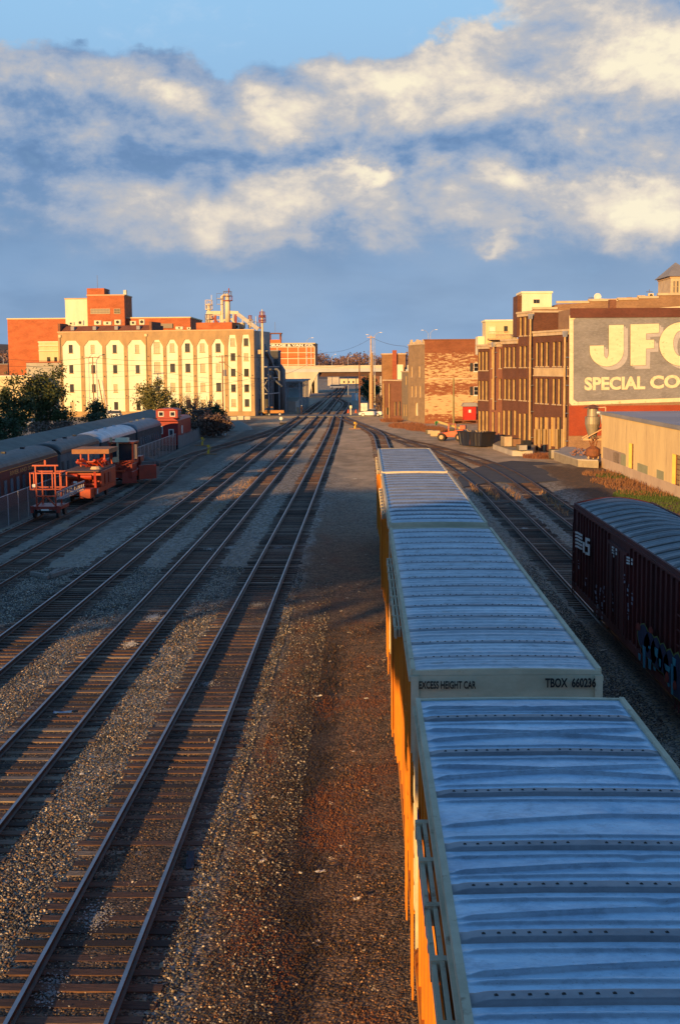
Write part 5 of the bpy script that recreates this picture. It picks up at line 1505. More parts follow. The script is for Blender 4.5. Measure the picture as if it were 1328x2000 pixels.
# ------------------------------------------------------------------ trees and plants
def leafmat(name, a, b, trans=.0):
    if name in _m: return _m[name]
    M = bpy.data.materials.new(name); M.use_nodes = True; nt = M.node_tree; bs = nt.nodes['Principled BSDF']
    g = nt.nodes.new('ShaderNodeNewGeometry'); r = E(nt, g.outputs['Random Per Island'])
    nt.links.new(mixc(nt, r, a, b), bs.inputs['Base Color']); bs.inputs['Roughness'].default_value = .6
    _m[name] = M; return M


lf_dark = leafmat('leaf_dark', (.030, .050, .014), (.10, .11, .03)); lf_olive = leafmat('leaf_olive', (.07, .085, .02), (.20, .17, .05))
lf_ever = leafmat('leaf_evergreen', (.020, .040, .014), (.06, .09, .03)); twig_m = leafmat('twig', (.10, .06, .045), (.20, .12, .085))
lf_red = leafmat('far_twigs', (.13, .085, .075), (.23, .13, .10)); bark = mat('bark', (.12, .085, .06), (.07, .05, .035), 2)
straw = leafmat('straw', (.26, .12, .045), (.48, .30, .13)); grass_g = leafmat('green_blade', (.025, .06, .010), (.07, .11, .02)); rust_w = leafmat('rust_weed', (.12, .04, .02), (.25, .09, .035))


def leafcloud(mb, c, rx, ry, rz, n, s, r, clumps=14, cs=.42):
    cen = []
    for _ in range(clumps):
        while True:
            p = Vector((r.uniform(-1, 1), r.uniform(-1, 1), r.uniform(-1, 1)))
            if .15 < p.length < 1: break
        cen.append((p, r.uniform(.6, 1.15)))
    for _ in range(n):
        p, k = r.choice(cen)
        d = Vector((r.gauss(0, 1), r.gauss(0, 1), r.gauss(0, .8))) * cs * k * .55
        q = p + d
        P = Vector((c[0] + q.x * rx, c[1] + q.y * ry, c[2] + q.z * rz))
        a = Vector((r.uniform(-1, 1), r.uniform(-1, 1), r.uniform(-.4, 1))).normalized(); b = a.cross(Vector((r.uniform(-1, 1), r.uniform(-1, 1), r.uniform(-1, 1)))).normalized()
        L = s * r.uniform(.6, 1.3); w_ = L * r.uniform(.35, .6)
        mb.add([P - a * L / 2, P + b * w_ / 2, P + a * L / 2, P - b * w_ / 2], [(0, 1, 2, 3)])


def tree(label, px, ytop, ybase, wpx, Y, leaf, n=1500, seed=0, s=.45, name='tree', trunk_h=.3, clumps=16, bare=False, cat='tree', group='trees along the left bank'):
    r = random.Random(seed); b = gy(px, ybase, Y); H = gy(px, ytop, Y).z - b.z; W_ = wpx * Y / F / 2
    t = thing(name, label, cat, (b.x, Y, b.z), 0, group)
    q = MB(); lean = r.uniform(-.3, .3); q.tube([(0, 0, -.2), (lean * .3, 0, H * .35), (lean, .1, H * .8)], [H * .03 + .05, H * .022 + .03, .04], 7)
    limbs = []
    for k in range(9 if not bare else 26):
        a = r.uniform(0, 6.28); z = H * r.uniform(trunk_h * .8, .7); e = Vector((math.cos(a) * W_ * r.uniform(.4, .95), math.sin(a) * W_ * r.uniform(.4, .95), min(H * .97, z + H * r.uniform(.1, .35))))
        q.tube([(lean * z / H, 0, z), e * .5 + Vector((0, 0, z * .5)) , e], [.07, .05, .02], 4); limbs.append(e)
        if bare:
            for _ in range(7):
                d = Vector((r.uniform(-1, 1), r.uniform(-1, 1), r.uniform(.1, 1))) * H * .14; q.tube([e * r.uniform(.7, 1), e + d], [.025, .01], 3, cap=False)
    q.build('trunk', bark if not bare else twig_m, t)
    if n:
        n = int(n * 1.7); s *= 1.15
        q = MB(); leafcloud(q, (lean * .5, 0, H * (.5 + trunk_h * .5)), W_, W_ * .9, H * (.5 - trunk_h * .5), n, s, r, clumps); q.build('crown', leaf, t)
    return t


tree('largest dark broad leaved tree in front of the left end of the mill', 93, 712, 858, 92, 190, lf_dark, 3800, 1, .42, clumps=26, trunk_h=.12)
tree('rounder dark tree at the left edge beside the largest tree', 28, 738, 858, 78, 185, lf_dark, 2600, 2, .42, clumps=20, trunk_h=.15)
tree('small slim evergreen under the leaning pole, right of the largest tree', 186, 772, 836, 44, 200, lf_ever, 1300, 3, .34, clumps=12, trunk_h=.1)
tree('sunlit olive tree standing against the middle of the mill wall', 305, 743, 826, 66, 205, lf_olive, 2400, 4, .36, clumps=20, trunk_h=.12)
tree('evergreen rising out of the brush at the right end of the fence', 409, 764, 850, 50, 188, lf_ever, 1500, 5, .32, clumps=12, trunk_h=.08)
tree('bare twiggy tree left of the evergreen behind the red caboose', 378, 772, 850, 52, 190, lf_dark, 420, 6, .25, bare=True, trunk_h=.2)
tree('dark evergreen bush behind the red caboose cupola', 352, 784, 850, 46, 196, lf_ever, 1300, 7, .32, name='bush', cat='bush', trunk_h=.05)
tree('brown leafless thicket at the right end of the picket fence', 412, 798, 848, 84, 183, twig_m, 2600, 8, .38, name='bush', cat='bush', trunk_h=.0, bare=True, clumps=18)
tree('low dark green shrub at the left edge under the trees', 8, 806, 876, 66, 165, lf_ever, 1800, 9, .34, name='bush', cat='bush', trunk_h=.0)
tree('brown low brush below the largest left tree', 110, 822, 864, 110, 178, twig_m, 1700, 10, .34, name='bush', cat='bush', trunk_h=.0)
tree('dark shrub spreading behind the platform canopy beneath the small evergreen', 205, 808, 846, 80, 196, lf_ever, 1300, 11, .32, name='bush', cat='bush', trunk_h=.0)
tree('dense dark tree beside the tracks under the right end of the far bridge', 722, 738, 790, 44, 345, lf_ever, 1700, 12, .6, trunk_h=.05, group='trees beyond the yard')
tree('reddish bare sapling between the garage row and the light poles', 741, 770, 812, 20, 262, twig_m, 260, 13, .25, bare=True, trunk_h=.1, group='trees beyond the yard')

r = random.Random(33)                         # far wooded ridge beyond the bridge and at the left edge
q = MB()
for k in range(150):
    x = r.uniform(560, 800); Yk = r.uniform(760, 900); zt = gy(x, 697 + 6 * math.sin(x * .06) + r.uniform(-3, 5), Yk)
    leafcloud(q, (zt.x, Yk, zt.z - 3), 5, 4, 4, 60, 1.5, r, 7)
for k in range(70):
    x = r.uniform(-60, 40); Yk = r.uniform(900, 1100); zt = gy(x, 690 + r.uniform(-4, 6), Yk)
    leafcloud(q, (zt.x, Yk, zt.z - 4), 7, 4, 6, 60, 2.0, r, 7)
tag(q.build('far_woods', lf_red), 'reddish bare woods along the far ridge', 'woods', kind='stuff')
h = MB()
n = 60
for k in range(n):
    pass
hx = [-1400 + 2800 * k / n for k in range(n + 1)]
hz_ = [3.5 + 5 * mnoise.noise(Vector((x * .004, 2, 0))) + (20 * math.exp(-((x + 330) / 120) ** 2)) for x in hx]
h.v = [(x, 950, -1) for x in hx] + [(x, 1010, z + 6) for x, z in zip(hx, hz_)] + [(x, 1400, z + 8) for x, z in zip(hx, hz_)]
h.f = [(i, i + 1, n + 2 + i, n + 1 + i) for i in range(n)] + [(n + 1 + i, n + 2 + i, 2 * n + 3 + i, 2 * n + 2 + i) for i in range(n)]
h.mi = [0] * len(h.f)
tag(h.build('hills', mat('hill', (.10, .08, .07), (.06, .055, .05), .02), None, smooth=True), kind='structure')


def blades(name, label, polys, n, hmin, hmax, m_, seed, wd=.03, z0=None):
    r = random.Random(seed); q = MB()
    for (cx, cy_, rx, ry) in polys:
        for _ in range(n):
            a = r.uniform(0, 6.28); k = math.sqrt(r.random()); x = cx + math.cos(a) * rx * k; y = cy_ + math.sin(a) * ry * k
            z = gh(x, y) if z0 is None else z0; h_ = r.uniform(hmin, hmax); d = Vector((r.uniform(-.5, .5), r.uniform(-.5, .5), 1)) * h_; w_ = wd * r.uniform(.6, 1.4)
            q.add([(x - w_, y, z - .02), (x + w_, y, z - .02), (x + d.x, y + d.y, z + d.z)], [(0, 1, 2)])
    o = q.build(name, m_); tag(o, label, 'grass', kind='stuff'); return o


def G(px, py, rx, ry): p = gz(px, py, -.15); return (p.x, p.y, rx, ry)


blades('dry_grass', 'dry rusty grass along the foot of the beige depot', [G(1185, 930, 2.2, 3.0), G(1215, 945, 2.6, 4.0), G(1245, 955, 2.6, 4.5), G(1175, 914, 2.0, 1.5), G(1270, 968, 2.5, 3)], 600, .06, .40, leafmat('rusty_straw', (.09, .035, .018), (.27, .13, .06)), 2)
blades('green_grass', 'short green grass strips between the depot wall and the tracks', [G(1200, 934, 1.6, 2.5), G(1300, 985, 3.0, 7), G(1262, 974, 2.4, 4), G(1240, 970, 1.5, 3)], 2200, .05, .18, grass_g, 3)
blades('rusty_weeds', 'low rusty weeds along the brick buildings', [G(795, 832, 3.0, 9), G(830, 838, 3.0, 6), G(765, 822, 2, 5), G(1062, 893, 2.2, 2), G(850, 842, 2, 3)], 1500, .10, .55, rust_w, 4, wd=.05)
blades('yard_weeds', 'sparse reddish weeds on the dirt strip beside the yellow train', [G(700, 1260, .6, 5), G(690, 1160, .7, 6), G(704, 1420, .5, 3.5), G(650, 1560, .5, 2.2), G(690, 960, .9, 12), G(640, 1330, .6, 4), G(700, 1600, .4, 2)], 110, .02, .10, rust_w, 5, wd=.008)
blades('straw_tufts', 'straw coloured tufts between the right hand tracks', [G(1000, 965, .35, 5), G(1075, 975, .35, 6), G(1085, 990, .3, 6), G(930, 958, .3, 5), G(960, 965, .3, 5)], 60, .10, .40, straw, 6)
blades('track_grass', 'thin straw grass in the lit gravel by the third track', [G(460, 960, .7, 14), G(500, 935, .6, 18), G(420, 985, .6, 12), G(360, 1010, .6, 12)], 420, .02, .10, straw, 7, wd=.02)

# ------------------------------------------------------------------ passenger train, platform roof and fence on the left
coach_black = mat('coach_roof_black', (.020, .019, .021), (.012, .012, .013), .8, rough=.5, bump=.1)
coach_silver = metal_roof('coach_roof_silver', (.62, .65, .70), (.42, .45, .50), rust=(.12, .12, .13))
coach_blue = mat('coach_roof_blue', (.10, .125, .16), (.07, .09, .12), .8, rough=.5)
coach_maroon = mat('coach_maroon', (.10, .014, .012), (.07, .010, .010), .8, rough=.5); coach_grey = mat('coach_grey', (.15, .15, .155), (.11, .11, .115), .8); coach_dark = mat('coach_dark', (.045, .045, .05), (.03, .03, .034), .8)
gold = mat('gold_paint', (.62, .26, .07), (.5, .2, .05), 3)
coach_win = glass('coach_window', (.10, .11, .13), .15)
XC = -26.25


def coach(label, y0, y1, side_m, roof_m, letter=None, nw=9, end_peak=False, board=None):
    L = y1 - y0; t = thing('passenger_car', label, 'passenger car', (XC, y0, -.95), 0, 'old passenger cars parked by the platform')
    hw = 1.45; ze = 3.62
    MB().box(-hw, hw, 0, L, 1.0, ze).build('body', side_m, t)
    pr = [(-hw - .05, ze + .003)] + [((hw + .05) * -math.cos(math.pi * k / 14), ze + .003 + .88 * math.sin(math.pi * k / 14) ** .8) for k in range(1, 14)] + [(hw + .05, ze + .003)]
    q = MB(); q.prism(pr, .9, L - .9)
    for ya, yb in ((0, .9), (L, L - .9)):                      # rounded ends
        for k in range(4):
            f0, f1 = 1 - (1 - k / 4) ** 2 * .35, 1 - (1 - (k + 1) / 4) ** 2 * .35
            a = ya + (yb - ya) * k / 4; b = ya + (yb - ya) * (k + 1) / 4
            P0 = [(x, a, ze + .003 + (z - ze - .003) * f0) for x, z in pr]; P1 = [(x, b, ze + .003 + (z - ze - .003) * f1) for x, z in pr]; n = len(pr)
            q.add(P0 + P1, [(i, i + 1, n + i + 1, n + i) for i in range(n - 1)] + ([tuple(range(n))] if k == 0 else []))
    rf = q.build('roof', roof_m, t, smooth=False)
    for k in range(3): MB().box(-.15, .15, L * (.25 + .25 * k), L * (.25 + .25 * k) + .35, ze + .80, ze + 1.0).build('vent', roof_m, rf)
    if board: MB().box(hw + .002, hw + .03, .1, L - .1, ze - .55, ze - .02).build('letterboard', board, t)
    MB().box(hw + .002, hw + .05, 0, L, ze - .02, ze + .04).build('gutter', gold if board else roof_m, t)
    proto = None
    for k in range(nw):
        y = 1.6 + (L - 3.2) * (k + .5) / nw
        if proto is None: proto = MB().box(0, .02, -.36, .36, 0, .95).build('window', coach_win, t); proto.location = (hw + .004, y, 2.0)
        else: inst(proto, t, (hw + .004, y, 2.0))
    MB().box(hw + .002, hw + .03, .35, 1.1, 1.1, 3.0).build('door', black, t)
    for yy in (2.4, L - 2.4):
        q = MB(); q.box(.8, 1.1, yy - 1.3, yy + 1.3, .35, .8)
        for d in (-.9, .9): q.tube([(.75, yy + d, .45), (1.15, yy + d, .45)], .45, 12)
        q.build('truck', black, t)
    if letter: 
        for s, wdt, u in letter: text_obj('lettering', s, .30, wdt, gold, t, (hw + .035, u, ze - .44), math.pi / 2, bold=.006)
    return t


coach('maroon passenger car at the left edge with gold lettering along its eave', 83.5, 104.5, coach_maroon, coach_black, [('RIVER AND SOUTHERN', 9.6, 6.8)], 11, board=mat('letterboard', (.17, .028, .018), (.12, .02, .014), 1))
coach('grey passenger car with black roof and a dark side door', 105.6, 121.2, coach_grey, coach_black, None, 6)
coach('dark passenger car with peeling silver roof', 122.2, 140.6, coach_dark, coach_silver, None, 9)
coach('dark passenger car with blue grey roof coupled before the caboose', 141.6, 158.4, coach_dark, coach_blue, None, 9)
q = MB()
t = thing('platform_canopy', 'long grey shingled platform canopy behind the old passenger cars', 'canopy', (-31.2, 84, -.95), 0)
pe = 190 - 84
q.prism([(-2.6, 3.6), (-2.6, 3.72), (0, 4.5), (2.6, 3.78), (2.6, 3.66), (0, 4.3)], 0, pe); q.build('roof', mat('shingle', (.17, .175, .155), (.11, .115, .105), .5, (1, 1, 1), bump=.3), t)
for k in range(14):
    q = MB(); q.tube([(0, 3 + k * 7.6, 0), (0, 3 + k * 7.6, 4.4)], .12, 8); q.beam((-2.2, 3 + k * 7.6, 3.6), (2.2, 3 + k * 7.6, 3.6), .12); q.build('post', steel, t)
MB().box(-2.2, 2.0, 0, pe, -.2, .35).build('platform', concrete, t)

red_c = mat('caboose_red', (.34, .018, .012), (.24, .014, .010), 1, rough=.5)
t = thing('caboose', 'red caboose with white framed cupola windows behind the passenger cars', 'caboose', (-24.75, 162.5, -.95), 0)
MB().box(-1.4, 1.4, 0, 12, 1.0, 3.95).build('body', red_c, t)
q = MB(); q.prism([(-1.5, 3.953), (1.5, 3.953), (.9, 4.25), (-.9, 4.25)], -.7, 12.7); q.build('roof', red_c, t)
cu = MB().box(-1.35, 1.35, .3, 3.6, 4.26, 5.25).build('cupola', red_c, t)
q = MB(); q.prism([(-1.5, 5.253), (1.5, 5.253), (.8, 5.45), (-.8, 5.45)], .1, 3.8); q.build('cupola_roof', red_c, cu)
for x in (-.72, .72):
    w_ = MB().box(x - .34, x + .34, .24, .297, 4.45, 5.1).build('window', frame_white, cu); MB().box(x - .24, x + .24, .22, .237, 4.55, 5.0).build('pane', dark_glass, w_)
for y in (1.2, 2.7):
    w_ = MB().box(1.353, 1.40, y - .3, y + .3, 4.45, 5.05).build('window', frame_white, cu); MB().box(1.403, 1.415, y - .2, y + .2, 4.55, 4.95).build('pane', dark_glass, w_)
for x, z in ((-.8, 2.3), (.55, 1.9)):
    w_ = MB().box(x - .32, x + .32, -.06, -.003, z, z + 1.0).build('window', frame_white, t); MB().box(x - .2, x + .2, -.08, -.063, z + .12, z + .88).build('pane', dark_glass, w_)
MB().box(1.403, 1.44, 3.0, 4.0, 2.2, 3.2).build('sign_panel', frame_white, t)
q = MB()
for x in (-1.3, 0, 1.3): q.beam((x, -.7, 1.0), (x, -.7, 2.0), .05)
q.beam((-1.3, -.7, 2.0), (1.3, -.7, 2.0), .05); q.box(-1.3, 1.3, -.7, -.003, .9, 1.0); q.build('end_platform', red_c, t)
q = MB()
for yy in (2.5, 9.5):
    for d in (-.8, .8): q.tube([(-1.1, yy + d, .45), (1.1, yy + d, .45)], .43, 12)
q.build('wheels', black, t)

t = thing('chain_link_fence', 'chain link fence with a top rail between the orange machines and the passenger cars', 'fence', (-23.1, 66, -.7), 0)
M = bpy.data.materials.new('chain_link'); M.use_nodes = True; nt = M.node_tree; bs = nt.nodes['Principled BSDF']; bs.inputs['Base Color'].default_value = (.30, .31, .33, 1); bs.inputs['Metallic'].default_value = .5; bs.inputs['Roughness'].default_value = .5
tc = nt.nodes.new('ShaderNodeTexCoord'); sp = nt.nodes.new('ShaderNodeSeparateXYZ'); nt.links.new(tc.outputs['Object'], sp.inputs[0])
yy, zz = E(nt, sp.outputs[1]), E(nt, sp.outputs[2])
l1 = ((yy + zz) * 12.0).fn('FRACT').ss(.86, .9); l2 = ((yy - zz) * 12.0).fn('FRACT').ss(.86, .9); nt.links.new(l1.fn('MAXIMUM', l2).s, bs.inputs['Alpha'])
for k in range(38):
    MB().tube([(0, k * 2.5, -.3), (0, k * 2.5, 2.3)], .035, 6).build('post', galv, t)
MB().tube([(0, 0, 2.27), (0, 92.5, 2.27)], .025, 6).build('top_rail', galv, t)
MB().box(.04, .046, 0, 92.5, .05, 2.25).build('mesh', M, t)
t = thing('picket_fence', 'weathered grey picket fence between the caboose and the thicket', 'fence', (-23.0, 160, -.75), 0)
q = MB(); r = random.Random(6)
for k in range(150):
    y = k * .30; q.box(-.02, .02, y, y + .14 + r.uniform(0, .05), 0, 1.9 + r.uniform(-.15, .2))
q.build('pickets', mat('grey_wood', (.30, .28, .27), (.16, .15, .145), 2, (8, 8, 1)), t)
q = MB(); q.box(-.07, -.021, 0, 45, .5, .6); q.box(-.07, -.021, 0, 45, 1.4, 1.5); q.build('rail', wood_pole, t)

# ------------------------------------------------------------------ orange track machines
org = mat('machine_orange', (.46, .050, .010), (.32, .032, .008), 1.2, rough=.45, fine=.5, rust=(.16, .05, .03)); org2 = mat('machine_red', (.30, .028, .012), (.19, .018, .010), 1.2, rough=.45, rust=(.10, .04, .03))
deck_b = mat('machine_deck', (.12, .06, .05), (.08, .045, .04), 2)
XM = -20.75


def wheels4(t, ys_, r=.38, m_=black):
    for y in ys_:
        q = MB()
        for s in (-1, 1): q.tube([(s * .68, y, r), (s * .84, y, r)], r, 14)
        q.tube([(-.7, y, r), (.7, y, r)], .07, 8); q.build('wheelset', m_, t)


g0 = gz(75, 1008)
t = thing('track_cart', 'orange rail cart with a tall open tube cage, nearest of the orange machines', 'rail cart', (XM, g0.y, 0), 0, 'orange track maintenance machines')
wheels4(t, (-.9, .9))
q = MB(); q.box(-1.0, 1.0, -1.2, 1.2, .55, .75); q.box(-.95, -.75, -1.35, -1.2, .35, .8); q.box(.75, .95, -1.35, -1.2, .35, .8); q.build('chassis', org2, t)
q = MB()
for x in (-.62, .62):
    for y in (-.9, .7): q.beam((x, y, .75), (x, y, 2.95), .09)
for x in (-1.0, -.75, .45, .95):
    q.beam((x, -.95, 1.85), (x, -.95, 2.95), .07)
for y in (-.9, .7):
    for z in (1.85, 2.9): q.beam((-1.0, y, z), (1.0, y, z), .08)
for x in (-1.0, 1.0):
    for z in (1.85, 2.9): q.beam((x, -.9, z), (x, .7, z), .07)
    q.beam((x, .7, 1.85), (x, .7, 2.9), .07)
q.beam((-.85, -.9, 3.4), (.85, -.9, 3.4), .09); q.beam((-.65, -.9, 2.9), (-.65, -.9, 3.4), .08); q.beam((.65, -.9, 2.9), (.65, -.9, 3.4), .08); q.beam((0, -.9, 3.4), (0, -.9, 3.75), .12)
q.beam((-.62, -.9, .75), (0, -.9, 1.4), .08); q.beam((.62, -.9, .75), (0, -.9, 1.4), .08); q.beam((-.62, -.9, 1.4), (.62, -.9, 1.4), .08); q.build('cage', org, t)
MB().box(-.85, -.65, -1.02, -.92, 2.0, 2.2).build('lamp', frame_white, t); MB().box(-.25, .25, -1.38, -1.352, .5, .6).build('plate', frame_white, t)
q = MB()
for s in (0, .42): 
    q.beam((.55, -.6, 1.15 + s), (1.0, 6.0, 1.35 + s), .09)
for k in range(16): q.beam((.55 + .028 * k, -.6 + .42 * k, 1.15), (.55 + .028 * (k + .5), -.4 + .42 * k, 1.57), .05)
for k in range(16): q.beam((.58 + .028 * k, -.4 + .42 * k, 1.15), (1.1, -.4 + .42 * k, 1.2), .04)
q.build('lattice_boom', mat('boom_grey', (.40, .36, .38), (.28, .25, .28), 2), t)

g1 = gz(160, 985)
t = thing('tamping_machine', 'broad orange tamping machine with brown canopy, middle of the three orange machines', 'track machine', (XM + .15, 93.5, 0), 0, 'orange track maintenance machines')
wheels4(t, (.8, 5.6), .42)
q = MB(); q.box(-1.25, 1.25, -.4, 7, .7, 1.15); q.box(-1.3, 1.3, 1.2, 6.8, 1.15, 2.5); q.box(.3, 1.1, -1.6, -.4, .5, 1.3); q.box(-1.2, -.2, -.9, -.4, .6, 1.1); q.build('body', org, t, bevel=.04)
q = MB(); q.box(-1.28, 1.28, .4, 6.8, 2.503, 2.62); q.build('deck', deck_b, t)
q = MB()
for s in (-1, 1): q.beam((s * 1.2, -.4, .7), (s * 1.0, .4, 2.5), .16)
q.tube([(-1.1, .3, 2.15), (-.2, .3, 2.15)], .26, 10); q.tube([(0.0, .35, 2.1), (.8, .35, 2.1)], .22, 10); q.beam((-1.1, .2, 1.5), (1.1, .2, 1.5), .14); q.tube([(-.6, .1, 1.6), (.3, .1, 1.6)], .18, 8)
for k in range(7): q.tube([(-.9 + .28 * k, .6, 1.2), (-.8 + .28 * k, .5, 2.0)], .05, 5)
q.build('hydraulics', org, t)
MB().box(-.45, -.2, -.1, -.05, 1.62, 1.8).build('gauge', frame_white, t)
q = MB(); q.tube([(.75, 2, 2.62), (.75, 2, 2.85)], [.42, .3], 10); q.build('air_filter', tan_trim, t)
q = MB(); r = random.Random(2)
for k in range(16): q.tube([(r.uniform(-1.1, 1.1), r.uniform(3.6, 6.5), 2.6), (r.uniform(-1.1, 1.1), r.uniform(3.6, 6.5), 2.6 + r.uniform(.2, .7))], r.uniform(.05, .14), 6)
q.box(-1.25, 1.25, 4.4, 4.5, 3.0, 3.1); q.build('engine_parts', org, t)
q = MB()
for x in (-.9, .9):
    for y in (4.6, 7.4): q.beam((x, y, 2.6), (x, y, 3.75), .1)
q.build('canopy_post', org, t)
q = MB(); q.prism([(-1.5, 3.75), (1.3, 3.75), (1.3, 4.15), (-1.5, 4.15)], 4.3, 7.8); q.build('canopy', mat('canopy_brown', (.34, .15, .06), (.24, .10, .045), 1.5), t)
q = MB(); q.box(1.31, 1.36, 2.4, 3.4, 1.3, 2.2); q.box(1.31, 1.36, 3.8, 4.8, 1.3, 2.2); q.build('side_hatch', org2, t)
MB().box(1.2, 1.3, -.2, .0, .75, 1.15).build('tail_lamp', frame_white, t)

t = thing('ballast_regulator', 'orange cab machine with glazed cab and side plough, farthest of the orange machines', 'track machine', (XM + .35, 107.5, 0), 0, 'orange track maintenance machines')
wheels4(t, (.8, 4.4), .42)
q = MB(); q.box(-1.2, 1.2, -.6, 6, .7, 1.3); q.box(-1.1, 1.1, 0, 2.2, 1.3, 2.0); q.build('chassis', org2, t, bevel=.03)
q = MB()
for x in (-.95, .95):
    for y in (1.2, 3.2): q.beam((x, y, 1.9), (x, y, 3.9), .14)
q.box(-1.05, 1.05, 1.1, 3.3, 1.9, 2.25); q.box(-1.1, 1.1, 1.0, 3.4, 3.9, 4.05); q.beam((-.95, 1.2, 3.2), (-.4, 1.2, 3.2), .06); q.build('cab_frame', org, t)
MB().box(-.9, .9, 1.25, 3.15, 2.26, 3.85).build('cab_glass', dark_glass, t)
MB().box(-.45, .65, .8, 1.5, 4.053, 4.45).build('lamp_housing', cream_bright, t)
q = MB(); q.tube([(-.25, .9, 1.9), (-.25, .9, 4.0)], .09, 6); q.build('exhaust', tan_trim, t)
MB().tube([(-.8, 1, 4.05), (-.8, 1, 4.5)], .12, 6).build('beacon', tan_trim, t); MB().beam((1.15, 1.4, 2.4), (1.15, 1.4, 3.8), .25).build('side_tank', tan_trim, t)
q = MB(); q.tube([(-.35, .15, 2.4), (-.35, .3, 2.4)], .28, 10); q.build('headlamp', tan_trim, t)
q = MB(); r = random.Random(5)
for k in range(20): q.beam((r.uniform(-1.1, 1.1), r.uniform(-.5, 1), r.uniform(1.2, 1.7)), (r.uniform(-1.1, 1.1), r.uniform(-.5, 1), r.uniform(1.6, 2.4)), .07)
q.box(-.6, .6, -.9, -.4, 1.3, 1.45); q.build('linkage', org, t)
q = MB()
for s in (-1, 1): q.add([(s * .4, -.8, .2), (s * 1.5, -.3, .2), (s * 1.5, -.3, 1.2), (s * .4, -.8, 1.4)], [(0, 1, 2, 3)])
q.prismz([(1.3, 2), (2.6, 3), (2.5, 3.2), (1.2, 2.2)], .3, 1.7); q.build('plough_blade', org2, t)
q = MB(); q.prismz([(1.25, 3.6), (2.3, 4.2), (2.3, 6.6), (1.25, 6.2)], .5, 1.9); q.tube([(1.3, 5, 2.0), (2.6, 5, 1.6)], .3, 8); q.build('side_wing', mat('wing_grey', (.16, .13, .12), (.10, .08, .08), 1.5), t)
MB().box(-.9, .9, 5.2, 6.8, 1.3, 2.3).build('engine_hood', org2, t)

for o in list(COL.objects):
    if o.name.split('.')[0] in ('tamping_machine', 'ballast_regulator') and not o.parent: o.scale = (1, 1, .86)

# ------------------------------------------------------------------ vehicles
def road_car(name, label, cat, loc, rz, paint, L=4.5, kind='sedan', group=None):
    """nose towards +x"""
    t = thing(name, label, cat, loc, rz, group); W_ = .86
    if kind == 'sedan':
        low = [(-L / 2, .35), (-L / 2, .85), (-L / 2 + .15, .98), (-L / 2 + .85, 1.02), (L / 2 - 1.3, .98), (L / 2 - .2, .78), (L / 2, .6), (L / 2, .32), (L / 2 - .5, .24), (-L / 2 + .4, .24)]
        gh_ = [(-L / 2 + .75, 1.01), (-L / 2 + 1.3, 1.40), (-L / 2 + 2.4, 1.45), (L / 2 - 1.25, .985)]; roof = [(-L / 2 + 1.25, 1.39), (-L / 2 + 2.35, 1.44), (-L / 2 + 2.5, 1.41), (-L / 2 + 2.4, 1.475), (-L / 2 + 1.35, 1.44)]
    elif kind == 'suv':
        low = [(-L / 2, .4), (-L / 2, 1.05), (L / 2 - 1.1, 1.05), (L / 2 - .1, .95), (L / 2, .6), (L / 2, .35), (-L / 2 + .3, .3)]
        gh_ = [(-L / 2 + .1, 1.04), (-L / 2 + .3, 1.62), (L / 2 - 1.9, 1.65), (L / 2 - 1.15, 1.04)]; roof = [(-L / 2 + .25, 1.60), (-L / 2 + .3, 1.72), (L / 2 - 1.95, 1.72), (L / 2 - 1.85, 1.62)]
    else:
        low = [(-L / 2, .55), (-L / 2, 1.10), (-.35, 1.10), (L / 2 - 1.4, 1.12), (L / 2 - .1, 1.02), (L / 2, .7), (L / 2, .5), (-L / 2 + .3, .5)]
        gh_ = [(-.55, 1.10), (-.45, 1.70), (.75, 1.72), (1.35, 1.11)]; roof = [(-.5, 1.66), (-.45, 1.78), (.7, 1.79), (.85, 1.68)]
    MB().prism(low, -W_, W_).build('body', paint, t, bevel=.05)
    q = MB(); n = len(gh_)
    q.add([(x, -W_ + .03 + (z - 1) * .28, z) for x, z in gh_] + [(x, W_ - .03 - (z - 1) * .28, z) for x, z in gh_], [tuple(range(n)), tuple(reversed(range(n, 2 * n)))] + [(i, i + n, (i + 1) % n + n, (i + 1) % n) for i in range(n)])
    q.build('windows', dark_glass, t); MB().prism(roof, -W_ + .17, W_ - .17).build('roof', paint, t)
    if kind == 'pickup': MB().box(-L / 2 + .1, -.6, -W_ + .1, W_ - .1, 1.101, 1.115).build('bed', black, t)
    for x in (-L / 2 + .85, L / 2 - .85):
        for s in (-1, 1):
            ty = MB().tube([(x, s * (W_ - .16), .33), (x, s * (W_ + .03), .33)], .34, 16).build('wheel', rubber, t); MB().tube([(x, s * (W_ + .031), .33), (x, s * (W_ + .045), .33)], .21, 12).build('rim', galv, ty)
    for s in (-1, 1):
        MB().box(L / 2 - .02, L / 2 + .02, s * .72 - .12, s * .72 + .12, .62, .76).build('headlight', frame_white, t)
        MB().box(-L / 2 - .02, -L / 2 + .01, s * .72 - .11, s * .72 + .11, .72, .86).build('tail_light', mat('tail_red', (.4, .01, .01), (.3, .01, .01), 2), t)
    return t


